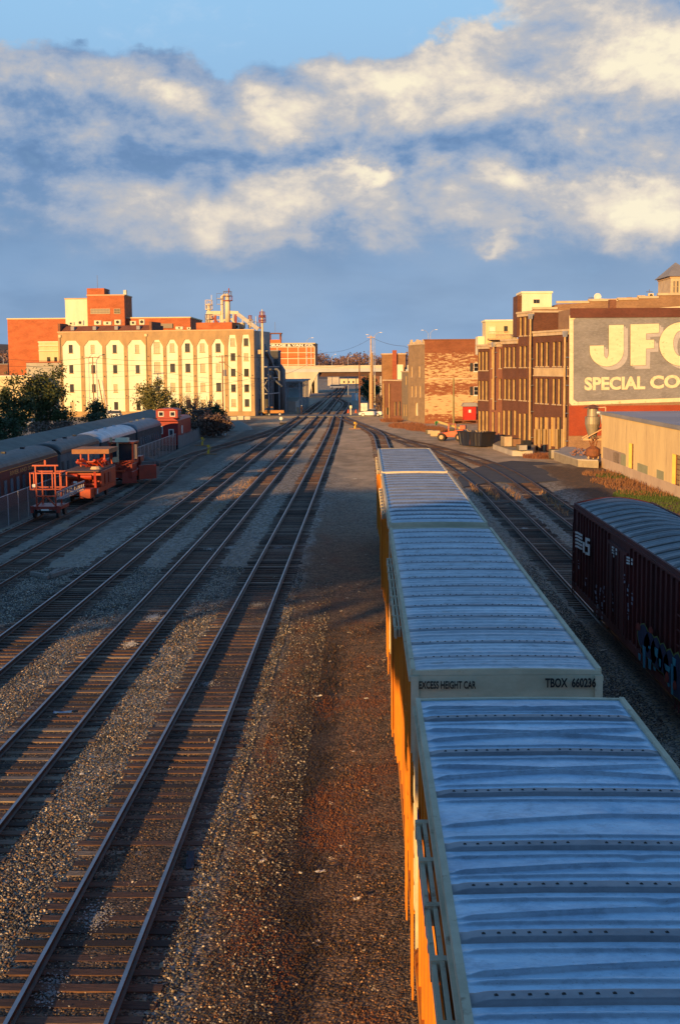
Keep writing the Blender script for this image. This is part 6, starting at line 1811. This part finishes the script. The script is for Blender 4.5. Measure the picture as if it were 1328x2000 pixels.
pw = mat('paint_white', (.78, .78, .76), (.74, .74, .72), .3, rough=.25); pb = mat('paint_blue', (.05, .10, .20), (.045, .09, .18), .3, rough=.25); pgold = mat('paint_gold', (.50, .24, .06), (.44, .20, .05), .3, rough=.3); pgrey = mat('paint_silver', (.40, .42, .45), (.36, .38, .41), .3, rough=.3, metal=.4)
c = gz(724, 811.5); road_car('parked_car', 'silver white sedan parked side on by the crossing near the light poles', 'car', (c.x, c.y, -.17), math.pi - .12, pw, 4.5)
c = gz(529, 810.5); road_car('pickup_truck', 'gold pickup truck crossing the road by the mill corner', 'truck', (c.x, c.y, -.15), math.pi + .05, pgold, 5.3, 'pickup')
c = gz(231, 813); road_car('parked_car', 'white car parked by the mill wall under the orange cone', 'car', (c.x, c.y - 8, -.2), math.pi, pw, 4.5, 'suv')
c = gz(30, 826); road_car('parked_car', 'blue car half hidden under the leftmost tree', 'car', (c.x, 222, -.25), -1.2, pb, 4.5)
c = gz(76, 828); road_car('parked_car', 'pale blue silver car seen beneath the largest tree', 'car', (c.x, 220, -.25), -.6, pgrey, 4.5)
p = gy(658, 750, 560); road_car('far_truck', 'dark box truck parked beyond the far bridge', 'truck', (p.x, 560, -.2), .2, pgrey, 6, 'suv')

# telehandler, skips and clutter on the right
c = gz(881, 858); t = thing('telehandler', 'orange telehandler with raised boom and green tip beside the navy skip', 'telehandler', (c.x, c.y, -.17), math.pi * .93)
tel = mat('telehandler_orange', (.50, .060, .008), (.36, .04, .006), 1.2, rough=.45, rust=(.2, .08, .04))
for x in (-1.15, 1.15):
    for s in (-1, 1):
        ty = MB().tube([(x, s * .75, .5), (x, s * 1.1, .5)], .52, 16).build('wheel', rubber, t); MB().tube([(x, s * 1.101, .5), (x, s * 1.12, .5)], .27, 12).build('rim', tan_trim, ty)
q = MB(); q.prism([(-1.7, .5), (1.6, .5), (1.7, .95), (.4, 1.15), (-.3, 1.35), (-1.6, 1.5), (-1.8, 1.0)], -.6, .6); q.build('chassis', tel, t, bevel=.04)
q = MB()
for x in (-.6, .3):
    for s in (.15, .65): q.beam((x, s, 1.2), (x, s, 2.15), .07)
q.box(-.7, .4, .1, .7, 2.15, 2.22); q.build('cab_frame', tel, t); MB().box(-.5, .2, .18, .62, 1.25, 1.6).build('seat', black, t)
q = MB(); q.beam((-1.5, -.3, 1.5), (1.5, -.3, 2.35), .28); q.beam((1.3, -.3, 2.3), (1.9, -.3, 2.5), .22); q.build('boom', mat('boom_tan', (.45, .38, .16), (.35, .29, .12), 1.5), t)
q = MB(); q.beam((1.8, -.3, 2.45), (2.15, -.3, 2.2), .3); q.box(2.0, 2.1, -.7, .1, 2.0, 2.5); q.build('boom_head', mat('head_green', (.05, .22, .09), (.04, .16, .06), 2), t)
q = MB(); q.box(-1.9, -1.2, -.55, .6, 1.5, 2.0); q.build('engine_hood', tel, t)

skip_m = mat('skip_navy', (.012, .020, .048), (.030, .026, .028), 1.0, (1, 1, .4), rough=.45, rust=(.12, .05, .03))


def skip(label, loc, rz, L, W_, H):
    t = thing('skip_container', label, 'skip', loc, rz, 'navy skips by the brick row'); q = MB(); n = 4
    B = [(-L / 2 + .35, -W_ / 2 + .1), (L / 2 - .35, -W_ / 2 + .1), (L / 2 - .35, W_ / 2 - .1), (-L / 2 + .35, W_ / 2 - .1)]; T = [(-L / 2, -W_ / 2), (L / 2, -W_ / 2), (L / 2, W_ / 2), (-L / 2, W_ / 2)]; I = [(x * .95, y * .93) for x, y in T]; J = [(x * .93, y * .9) for x, y in B]
    q.v = [(x, y, .1) for x, y in B] + [(x, y, H) for x, y in T] + [(x, y, H) for x, y in I] + [(x, y, .25) for x, y in J]
    q.f = [(0, 3, 2, 1), (12, 13, 14, 15)] + [(i, (i + 1) % 4, 4 + (i + 1) % 4, 4 + i) for i in range(4)] + [(4 + i, 4 + (i + 1) % 4, 8 + (i + 1) % 4, 8 + i) for i in range(4)] + [(8 + i, 8 + (i + 1) % 4, 12 + (i + 1) % 4, 12 + i) for i in range(4)]
    q.mi = [0] * len(q.f); q.build('hull', skip_m, t)
    q = MB()
    for k in range(7):
        x = -L / 2 + .5 + (L - 1) * k / 6
        for s in (-1, 1): q.beam((x * .93, s * (W_ / 2 - .1), .15), (x, s * (W_ / 2 + .03), H - .1), .1)
    for a, b in ((T[0], T[1]), (T[1], T[2]), (T[2], T[3]), (T[3], T[0])): q.beam((*a, H), (*b, H), .12)
    q.build('ribs', skip_m, t)
    MB().box(-L / 2 - .05, -L / 2 - .02, -.25, .2, H * .6, H * .8).build('sticker', frame_white, t)
    r = random.Random(3); q = MB()
    for k in range(16): x, y = r.uniform(-L * .4, L * .4), r.uniform(-W_ * .35, W_ * .35); q.beam((x, y, H - .35), (x + r.uniform(-.8, .8), y + r.uniform(-.3, .3), H + r.uniform(-.2, .25)), r.uniform(.06, .22))
    for z in (.2,): q.box(-L * .42, L * .42, -W_ * .4, W_ * .4, .3, H - .35)
    q.build('rubble', mat('rubble', (.36, .27, .18), (.20, .14, .10), 2), t)
    return t


c = gz(936, 871); skip('big open navy skip filled with timber beside the telehandler', (c.x - .2, c.y + 2.2, -.17), -.95, 4.6, 2.2, 1.75)
c = gz(972, 862); skip('smaller navy skip tucked behind the big one against the brick row', (c.x + .2, c.y + 3.6, -.17), -1.2, 2.4, 1.5, 1.3)


def crate(name, label, px, py, w_, d, h_, m_, rz=-1.2, z=-.17, cat='crate', slat=True, group=None):
    c = gz(px, py, z); t = thing(name, label, cat, (c.x, c.y, z), rz, group)
    b = MB(); b.box(-w_ / 2, w_ / 2, -d / 2, d / 2, .06, h_); b.build('box', m_, t)
    q = MB()
    n = 5
    for k in range(n): x = -w_ / 2 + w_ * (k + .5) / n; q.box(x - .03, x + .03, -d / 2 - .03, -d / 2 - .002, .06, h_ - .02)
    q.box(-w_ / 2 - .02, w_ / 2 + .02, -d / 2 - .02, d / 2 + .02, h_ + .002, h_ + .05); q.box(-w_ / 2 + .05, w_ / 2 - .05, -d / 2 + .05, d / 2 - .05, 0, .058); q.build('trim', frame_dark if m_ is not cream else wood_pale, t)
    return t


crate('crate', 'yellow crate immediately left of the telehandler', 849.5, 852, 1.0, 1.0, .75, cream)
crate('crate', 'paler crate left of the yellow crate', 838, 848, .8, .8, .6, concrete_warm)
dk_ = [gz(*p) for p in ((962, 874), (1000, 887), (1040, 888), (1046, 877), (985, 862))]
t = thing('concrete_ramp', 'low concrete loading ramp along the foot of the brick row', 'dock', (0, 0, 0), 0)
MB().prismz([(p.x, p.y) for p in dk_], -.3, .35).build('ramp_body', concrete, t); MB().prismz([(p.x, p.y) for p in dk_], .353, .42).build('ramp_top', mat('dock_stone', (.36, .30, .20)), t)
for i, (px, py, w_, h_, m_, lab) in enumerate([(988, 872, 1.2, 1.15, cornice_m, 'tall ribbed brown cooling unit on the ramp behind the skips'), (1006, 872, .9, .85, wood_pole, 'middle low brown cooling unit on the ramp'), (1018, 880, .9, .6, concrete, 'green grey slatted cooling unit at the ramp edge'), (1027, 877, .7, .9, black, 'black bin standing on the ramp by the tan downpipe'), (1081, 896, .75, .95, concrete, 'grey green cooling unit at the foot of the brick loft')]):
    crate('cooling_unit' if i != 3 else 'waste_bin', lab, px, py, w_, .9, h_, m_, -1.3, .42 if i < 4 else -.17, 'cooling unit' if i != 3 else 'bin', group=None)
p = gz(1296, 0 + 1000, -.1)

# ------------------------------------------------------------------ poles, lamps, wires
def pole(name, label, px, ytop, ybase, r, m_, arms=(), lean=0.0, cat='pole', Y=None, lamp=0, group='poles around the yard', trans=False):
    b = gz(px, ybase, -.2)
    if Y: b = gy(px, 750, Y); b.z = -.25
    H = gy(px + lean, ytop, b.y).z - b.z; lx = lean * b.y / F
    t = thing(name, label, cat, (b.x, b.y, b.z), 0, group)
    MB().tube([(0, 0, 0), (lx, 0, H)], [r, r * .65], 9).build('shaft', m_, t)
    for (py, half) in arms:
        z = gy(px, py, b.y).z - b.z; q = MB(); x0 = lx * z / H; q.box(x0 - half, x0 + half, -r - .12, -r, z - .06, z + .06)
        for k in (-.9, -.4, .4, .9): q.tube([(x0 + k * half, -r - .06, z + .06), (x0 + k * half, -r - .06, z + .24)], .04, 5)
        q.build('crossarm', m_, t)
    if lamp:
        q = MB(); q.tube([(lx, 0, H), (lx + lamp * .9, 0, H + .9), (lx + lamp * 1.6, 0, H + 1.0)], .06, 6); q.build('lamp_arm', m_, t)
        MB().box(lx + lamp * 1.5, lx + lamp * 2.2, -.12, .12, H + .93, H + 1.1).build('lamp_head', frame_white, t)
    if trans:
        z = H * .72; MB().tube([(.35, -.1, z), (.35, -.1, z + 1.0)], .25, 10).build('transformer', roof_grey, t)
    return t


pole('utility_pole', 'tallest thick tan pole on the right bank beside the light masts', 725, 656, 806, .22, wood_pale, ((659, .8),))
pole('utility_pole', 'dark brown shorter pole standing directly behind the tallest tan pole', 727.5, 690, 803, .22, wood_pole)
pole('utility_pole', 'short tan pole left of the tall tan pole', 722.5, 729, 805, .16, wood_pale, group=None)
pole('light_mast', 'slim galvanised mast with lamp arm pointing right, over the white car', 732, 656, 0, .11, galv, lamp=1, cat='street lamp', Y=400)
pole('light_mast', 'slim galvanised mast with lamp arm pointing left, over the white car', 729, 660, 0, .10, galv, lamp=-1, cat='street lamp', Y=405)
pole('utility_pole', 'white lower pole with a cabinet at its foot right of the tall poles', 732, 732, 802, .13, cream_bright, trans=False)
pole('utility_pole', 'rust red pole left of the white cabinet by the crossing', 702.5, 706, 803, .17, rusty)
pole('utility_pole', 'dark thin pole farther back beside the grey cabinet', 696, 736, 781, .16, wood_pole)
pole('utility_pole', 'green brown pole against the flaking brick warehouse', 885.5, 738, 834, .17, mat('pole_olive', (.26, .22, .09), (.18, .15, .06), 1.5), group='poles around the yard')
pole('utility_pole', 'pole with transformer in front of the seventh mill bay', 437, 694, 838, .15, wood_pole, ((697, 1.0), (708, .5)), trans=True)
pole('utility_pole', 'thick rust orange pole at the right corner of the mill', 497.5, 735, 813, .26, mat('pole_orange', (.42, .15, .05), (.32, .11, .04), 1.5))
pole('utility_pole', 'pole with two crossarms in front of the second mill bay', 185, 697, 822, .14, wood_pole, ((698, 1.3), (709, .6)))
pole('light_mast', 'thin grey lamp mast left of the two armed pole before the mill', 177, 700, 815, .09, galv, lamp=.9, cat='street lamp')
pole('leaning_pole', 'dark pole leaning left before the mill', 207, 741, 822, .15, wood_pole, lean=-12)
pole('leaning_pole', 'grey thinner pole leaning left beside the dark leaning pole', 213, 742, 820, .11, galv, lean=-11)
pole('light_mast', 'double armed lamp mast on the far bridge before the storage warehouse', 600, 666, 0, .12, galv, lamp=1, cat='street lamp', Y=425)
pole('light_mast', 'plain lamp mast on the far bridge right of the storage warehouse', 608, 672, 0, .10, galv, cat='street lamp', Y=428)
for i, (px, yt, lab) in enumerate([(836, 651, 'lamp mast beyond the flaking warehouse, left of the pair'), (840.5, 650, 'lamp mast beyond the flaking warehouse, right of the pair')]):
    pole('light_mast', lab, px, yt, 0, .12, galv, lamp=1 if i else -1, cat='street lamp', Y=420 + i * 8)
for px, yt, Y_, lab in ((649, 698, 430, 'short lamp post on the far bridge left of the ridge gap'), (680, 700, 432, 'short lamp post on the middle of the far bridge'), (721, 694, 430, 'short lamp post on the far bridge near the tall poles')):
    pole('light_mast', lab, px, yt, 0, .1, galv, cat='street lamp', Y=Y_, lamp=.6)
pole('light_mast', 'lamp post at the far left edge beyond the brick block', 9, 700, 0, .12, galv, lamp=-1, cat='street lamp', Y=430)


def wire(label, pts, sag=.8, r=.028):
    P = [gy(*p) for p in pts]; path = []
    for a, b in zip(P[:-1], P[1:]):
        for k in range(12):
            t_ = k / 12; p = a.lerp(b, t_); p.z -= sag * 4 * t_ * (1 - t_); path.append(p)
    path.append(P[-1]); q = MB(); q.tube(path, r, 4); tag(q.build('overhead_wire', frame_dark if r < .03 else mat('cable', (.25, .22, .2), (.2, .18, .16), 2)), label, 'wire', 'overhead wires')


wire('highest wire crossing in front of the mill upper windows', [(-40, 694, 252), (185, 698, 246), (437, 694, 225), (640, 688, 330), (726, 660, 262)])
wire('second wire crossing the mill below the top windows', [(-40, 712, 252), (185, 709, 246), (437, 708, 225), (500, 740, 250)], .5)
wire('lowest wire crossing the mill above the ground floor', [(60, 757, 250), (300, 757, 250), (497, 738, 252)], .6)
wire('wire from the tallest pole down to the right bank houses', [(726, 659, 262), (790, 676, 250), (850, 692, 222)], .4)
wire('wire stretched over the far bridge to the rust red pole', [(497, 740, 252), (600, 712, 330), (702, 708, 268)], .8)
wire('wire hanging from the rust red pole to the tan pole', [(703, 735, 268), (712, 758, 265), (730, 768, 262)], .4)

# ------------------------------------------------------------------ small yard things
def simple(name, label, cat, px, py, parts, rz=0.0, z=None, group=None):
    c = gz(px, py, -.18); c.z = gh(c.x, c.y) if z is None else z
    t = thing(name, label, cat, (c.x, c.y, c.z), rz, group)
    for nm, m_, fn in parts:
        q = MB(); fn(q); q.build(nm, m_, t)
    return t


yel = mat('signal_yellow', (.70, .42, .03), (.55, .32, .03), 3)


def stand(label, px, py):
    simple('switch_stand', label, 'switch stand', px, py, [('base', wood_pole, lambda q: (q.box(-.9, .9, -.12, .12, 0, .12), q.box(-.9, .9, .5, .74, 0, .12))), ('lever', yel, lambda q: (q.box(-.12, .12, .1, .4, .12, .45), q.beam((0, .25, .4), (.35, .25, .9), .06))), ('target', yel, lambda q: (q.tube([(0, .25, .45), (0, .25, 1.0)], .04, 6), q.box(-.16, .16, .24, .27, .8, 1.1)))], group='switch stands')


stand('yellow switch stand nearest the passenger cars, by the end of the fence', 395, 871)
stand('yellow switch stand right of the turnout of the two dull left tracks', 407, 888)
stand('switch stand on the dirt right of the first track, near the ladder', 693, 838)
simple('signal_disc', 'white round signal disc beside the left turnout', 'signal', 549, 829, [('post', steel, lambda q: q.tube([(0, 0, 0), (0, 0, .9)], .05, 6)), ('disc', frame_white, lambda q: q.tube([(0, -.03, 1.0), (0, .03, 1.0)], .30, 14)), ('box', frame_dark, lambda q: q.box(-.25, .9, -.2, .2, 0, .3))])
simple('signal_post', 'cream signal post with box head right of the crossing', 'signal', 685, 812, [('post', cream_bright, lambda q: q.tube([(0, 0, 0), (0, 0, 1.5)], .11, 8)), ('head', cream_bright, lambda q: q.box(-.22, .22, -.15, .15, 1.5, 2.0))])
simple('equipment_cabinet', 'large white equipment cabinet behind the parked white car', 'cabinet', 711, 803, [('cabinet', pw, lambda q: q.box(-.72, .72, -.4, .4, .1, 1.75)), ('plinth', concrete, lambda q: q.box(-.8, .8, -.5, .5, -.1, .098)), ('door_seam', frame_dark, lambda q: q.box(-.01, .01, -.415, -.402, .2, 1.65))])
simple('equipment_cabinet', 'pale grey cabinet beyond the crossing beside the dark thin pole', 'cabinet', 692, 782, [('cabinet', galv, lambda q: q.box(-.75, .1, -.4, .4, 0, 2.1)), ('side_box', pw, lambda q: q.box(.4, .95, -.3, .3, 0, 2.0)), ('plinth', concrete, lambda q: q.box(-.8, 1.0, -.5, .5, -.3, -.002))])
simple('meter_box', 'pale yellow meter boxes on the low white pole', 'meter box', 734, 804, [('box', cream, lambda q: (q.box(-.35, .35, -.3, -.05, .3, .9), q.box(-.15, .3, -.32, -.1, .0, .3)))])
simple('gravel_heap', 'smooth grey heap of gravel beside the thicket', 'gravel heap', 463, 839, [('heap', mat('heap', (.30, .27, .23), (.24, .22, .19), 2, bump=.4), lambda q: q.add([(math.cos(a * .393) * r_ * 2.6, math.sin(a * .393) * r_ * 3.0, h_) for r_, h_ in ((1, 0), (.82, .45), (.55, .95), (.25, 1.3), (.02, 1.42)) for a in range(16)], [(j * 16 + i, j * 16 + (i + 1) % 16, (j + 1) * 16 + (i + 1) % 16, (j + 1) * 16 + i) for j in range(4) for i in range(16)]))])
simple('concrete_barrier', 'row of pale concrete blocks beside the gravel heap', 'barrier', 470, 820, [('block', concrete_warm, lambda q: [q.box(-1.8 + k * 1.2, -.66 + k * 1.2, -.3 - .35 * k * -1, .3 + .35 * k, 0, .6 + .1 * (k % 2)) for k in range(3)])])
simple('tarpaulin', 'blue tarpaulin slung over the picket fence', 'tarpaulin', 392, 852, [('sheet', mat('tarp', (.04, .09, .28), (.03, .07, .2), 2), lambda q: q.prismx([(-1.5, 1.3), (0, 1.9), (1.5, 1.2), (1.2, 1.1), (0, 1.7), (-1.3, 1.15)], -.6, .6)), ('frame', steel, lambda q: [q.beam((x, y, -.5), (x, y, 1.25), .06) for x in (-.5, .5) for y in (-1.3, 1.3)])])
rr = random.Random(9)
simple('rubbish_heap', 'black and white rubbish heap by the picket fence', 'rubbish', 425, 851, [('bags', black, lambda q: [q.tube([(x, y, 0), (x, y, .3), (x, y, .5)], [.4, .38, .08], 7) for x, y in ((-.6, 0), (0, .3), (.6, .1), (.2, -.4))]), ('paper', frame_white, lambda q: [q.box(x, x + .25, y, y + .3, 0, .3) for x, y in ((-.9, -.4), (.7, -.5), (-.2, -.8), (.9, .4))])])
for i, (px, py, lab) in enumerate([(663, 0, '')]): pass


def cone(label, px, py):
    simple('traffic_cone', label, 'cone', px, py, [('cone', mat('cone_orange', (.75, .12, .02), (.65, .1, .02), 2), lambda q: (q.tube([(0, 0, .04), (0, 0, .75)], [.2, .04], 10), q.box(-.25, .25, -.25, .25, 0, .038)))], group='orange cones')


cone('orange cone right of the cream signal post, nearer the white cabinet', 695, 806); cone('orange cone just left of the cream signal post', 680, 806); cone('orange cone by the white car at the mill wall', 216, 812)
# person by the crossing
c = gz(589, 809, -.1)
t = thing('person', 'person in dark clothes with white cap bending beside the crossing', 'person', (c.x, c.y, c.z), .3)


def skin_body(name, verts, edges, radii, m_, parent):
    me = bpy.data.meshes.new(name); me.from_pydata(verts, edges, []); me.materials.append(m_)
    o = bpy.data.objects.new(name, me); COL.objects.link(o); o.parent = parent
    sk_ = o.modifiers.new('skin', 'SKIN')
    for v, r_ in zip(me.skin_vertices[0].data, radii): v.radius = (r_, r_)
    me.skin_vertices[0].data[0].use_root = True
    s_ = o.modifiers.new('sub', 'SUBSURF'); s_.levels = 1; s_.render_levels = 1
    return o


try:
    me_v = [(0, 0, .92), (0, -.04, 1.15), (0, -.12, 1.38), (0, -.17, 1.5), (0, -.20, 1.6), (0, -.22, 1.70),
            (-.1, 0, .88), (-.12, -.08, .48), (-.13, .02, .06), (-.13, -.12, .04), (.1, 0, .88), (.13, .05, .48), (.13, .14, .06), (.13, 0, .04),
            (-.19, -.12, 1.4), (-.26, -.16, 1.14), (-.2, -.34, .95), (.19, -.12, 1.4), (.27, -.14, 1.14), (.2, -.32, .95)]
    me_e = [(0, 1), (1, 2), (2, 3), (3, 4), (4, 5), (0, 6), (6, 7), (7, 8), (8, 9), (0, 10), (10, 11), (11, 12), (12, 13), (2, 14), (14, 15), (15, 16), (2, 17), (17, 18), (18, 19)]
    rad = [.14, .14, .16, .06, .095, .08, .1, .075, .055, .045, .1, .075, .055, .045, .07, .05, .04, .07, .05, .04]
    me = bpy.data.meshes.new('body'); me.from_pydata(me_v, me_e, []); bo = bpy.data.objects.new('body', me); COL.objects.link(bo); bo.parent = t
    me.materials.append(mat('dark_clothes', (.05, .03, .035), (.03, .02, .025), 2))
    if not me.skin_vertices:
        bpy.context.view_layer.objects.active = bo; bo.modifiers.new('skin', 'SKIN')
    else: bo.modifiers.new('skin', 'SKIN')
    if me.skin_vertices:
        for v, r_ in zip(me.skin_vertices[0].data, rad): v.radius = (r_, r_)
        me.skin_vertices[0].data[0].use_root = True
    bo.modifiers.new('sub', 'SUBSURF').render_levels = 1
except Exception as ex: print('person', ex)
MB().tube([(0, -.22, 1.68), (0, -.22, 1.76), (0, -.22, 1.81)], [.11, .10, .03], 10).build('cap', frame_white, t)
simple('timber_post', 'short tan timber post left of the bending person', 'post', 582, 807, [('post', wood_pale, lambda q: q.box(-.25, .25, -.2, .2, 0, 1.2)), ('post_cap', concrete, lambda q: q.box(-.28, .28, -.23, .23, 1.202, 1.28))])

# litter, each piece where it lies
def scrap(name, label, px, py, w_, d, m_, rz=0.0, h_=.012, z=-.15, cat='litter', fold=.03):
    c = gz(px, py, z); q = MB(); r = random.Random(int(px * 7 + py)); n = 5
    q.v = [(-w_ / 2 + w_ * i / n, -d / 2 + d * j / n, fold * r.random() + .006) for j in range(n + 1) for i in range(n + 1)]
    q.f = [(j * (n + 1) + i, j * (n + 1) + i + 1, (j + 1) * (n + 1) + i + 1, (j + 1) * (n + 1) + i) for j in range(n) for i in range(n) if r.random() > .12 or (0 < i < n - 1)]
    q.mi = [0] * len(q.f); o = q.build(name, m_); o.location = (c.x, c.y, z); o.rotation_euler = (0, 0, rz); tag(o, label, cat)
    sm = o.modifiers.new('thickness', 'SOLIDIFY'); sm.thickness = .004
    return o


blue_s = mat('blue_sheet', (.06, .17, .40), (.05, .13, .32), 3); wp = frame_white
scrap('plastic_sheet', 'blue plastic sheet lying on the ties of the second track', 123, 1392, .52, .22, blue_s, .1)
scrap('paper_scrap', 'crumpled white paper low between the first track and the train', 626, 1703, .20, .12, wp, .4)
scrap('paper_scrap', 'small square white paper nearest the train at lower centre', 697, 1756, .13, .11, wp, .2)
scrap('paper_scrap', 'tiny white cup left of the crumpled paper on the dark oily strip', 587, 1706, .07, .07, wp, .1)
scrap('rag', 'pale rag on the shoulder of the first track, a third of the way up', 514, 1682, .18, .08, wp, 1.0)
scrap('cardboard_scrap', 'upright yellow cardboard scrap on the gravel right of the first track', 497, 1597, .09, .16, cream, .2)
scrap('cardboard_scrap', 'flat yellow cardboard scrap just below the upright one', 500, 1628, .12, .09, cream, .8)
scrap('paper_scrap', 'white scrap on red wire in the gravel between first and second track', 160, 1513, .10, .12, wp, .3)
scrap('paper_scrap', 'white scrap on the brown dirt beside the train at mid height', 622, 1360, .22, .10, wp, .5)
scrap('paper_scrap', 'white scrap just right of the dirt strip scrap, against the train side', 716, 1365, .14, .10, wp, .5)
scrap('paper_scrap', 'small white scrap on the pale streak in the shaded gravel', 693, 935, .3, .35, wp, .5)
scrap('paper_scrap', 'single white scrap in the shaded ballast near the right tracks', 1024, 1032, .35, .3, wp, .5)
scrap('paper_scrap', 'white scrap on the black ground beside the maroon boxcar', 1178, 1270, .3, .12, wp, .5)
scrap('dark_plank', 'long dark navy plank against the right rail of the first track', 372, 1680, .16, .95, mat('plank_navy', (.02, .03, .06), (.015, .02, .045), 2), .12, fold=.02)
c = gz(103, 1118); t = thing('timber_stack', 'few weathered grey ties piled left of the third track', 'timber', (c.x, c.y, c.z - .18), 0)
for i, (x, y, z, a, L_) in enumerate([(0, 0, .12, .5, 2.3), (.3, .3, .12, .3, 2.1), (-.6, -.2, .12, 1.4, 1.2)]):
    q = MB(); q.M = Matrix.Translation((x, y, z)) @ Matrix.Rotation(a + 1.0, 4, 'Z'); q.box(-L_ / 2, L_ / 2, -.1, .1, -.1 + i * .0, .08); q.build('timber', mat('grey_timber', (.26, .23, .20), (.15, .13, .12), 2, (6, 6, 6)), t)


def powder(label, spots, seed, m_=None, z=-.150):
    r = random.Random(seed); q = MB()
    for (px, py, rx, ry, n) in spots:
        c = gz(px, py, z)
        for _ in range(n):
            a = r.uniform(0, 6.28); k = abs(r.gauss(0, .5)); x = c.x + math.cos(a) * rx * k; y = c.y + math.sin(a) * ry * k; s = r.uniform(.008, .03)
            q.add([(x + s * math.cos(b_) * r.uniform(.6, 1.2), y + s * math.sin(b_) * r.uniform(.6, 1.2), z + r.uniform(-.02, .006)) for b_ in (0, 1.05, 2.1, 3.14, 4.2, 5.2)], [(0, 1, 2, 3, 4, 5)])
    tag(q.build('spilled_powder', m_ or mat('powder', (.62, .60, .58), (.42, .40, .38), 5)), label, 'spill', kind='stuff')


powder('white powder spilled on the ties of the second track', [(300, 1205, .35, .9, 800), (255, 1258, .3, .7, 500), (570, 880, .5, 5, 900), (590, 865, .4, 7, 600), (450, 1069, .4, .8, 300), (410, 1072, .5, .6, 150)], 1)
powder('grey lime patches on the ties of the first track', [(505, 1180, .5, .8, 400), (545, 1069, .5, .7, 400), (405, 1335, .4, .5, 250), (190, 1790, .4, .9, 500), (100, 1930, .3, .8, 400), (500, 1050, .4, .8, 150)], 2, mat('lime', (.34, .34, .35), (.24, .24, .25), 5))

rs = random.Random(77)
sp_ = []
for k in range(90):
    Y_ = 19 + 110 * rs.random() ** 1.6; X_ = rs.choice([rs.uniform(-2.4, .9), rs.uniform(-19, -2), rs.uniform(-8, 1), rs.uniform(4.5, 15) if Y_ > 60 else rs.uniform(-7, 0)])
    d_ = (Vector((X_, Y_, -.15)) - CAM); z_d = d_.dot(fwd); sp_.append((664 + F * d_.dot(rt) / z_d, 1000 - F * d_.dot(up) / z_d, .05 + Y_ * .0016, .06 + Y_ * .003, 5 + int(Y_ * .12)))
powder('small pale scraps and chips strewn over the whole yard', sp_, 31, mat('pale_chip', (.70, .64, .54), (.40, .30, .20), 6), z=-.145)
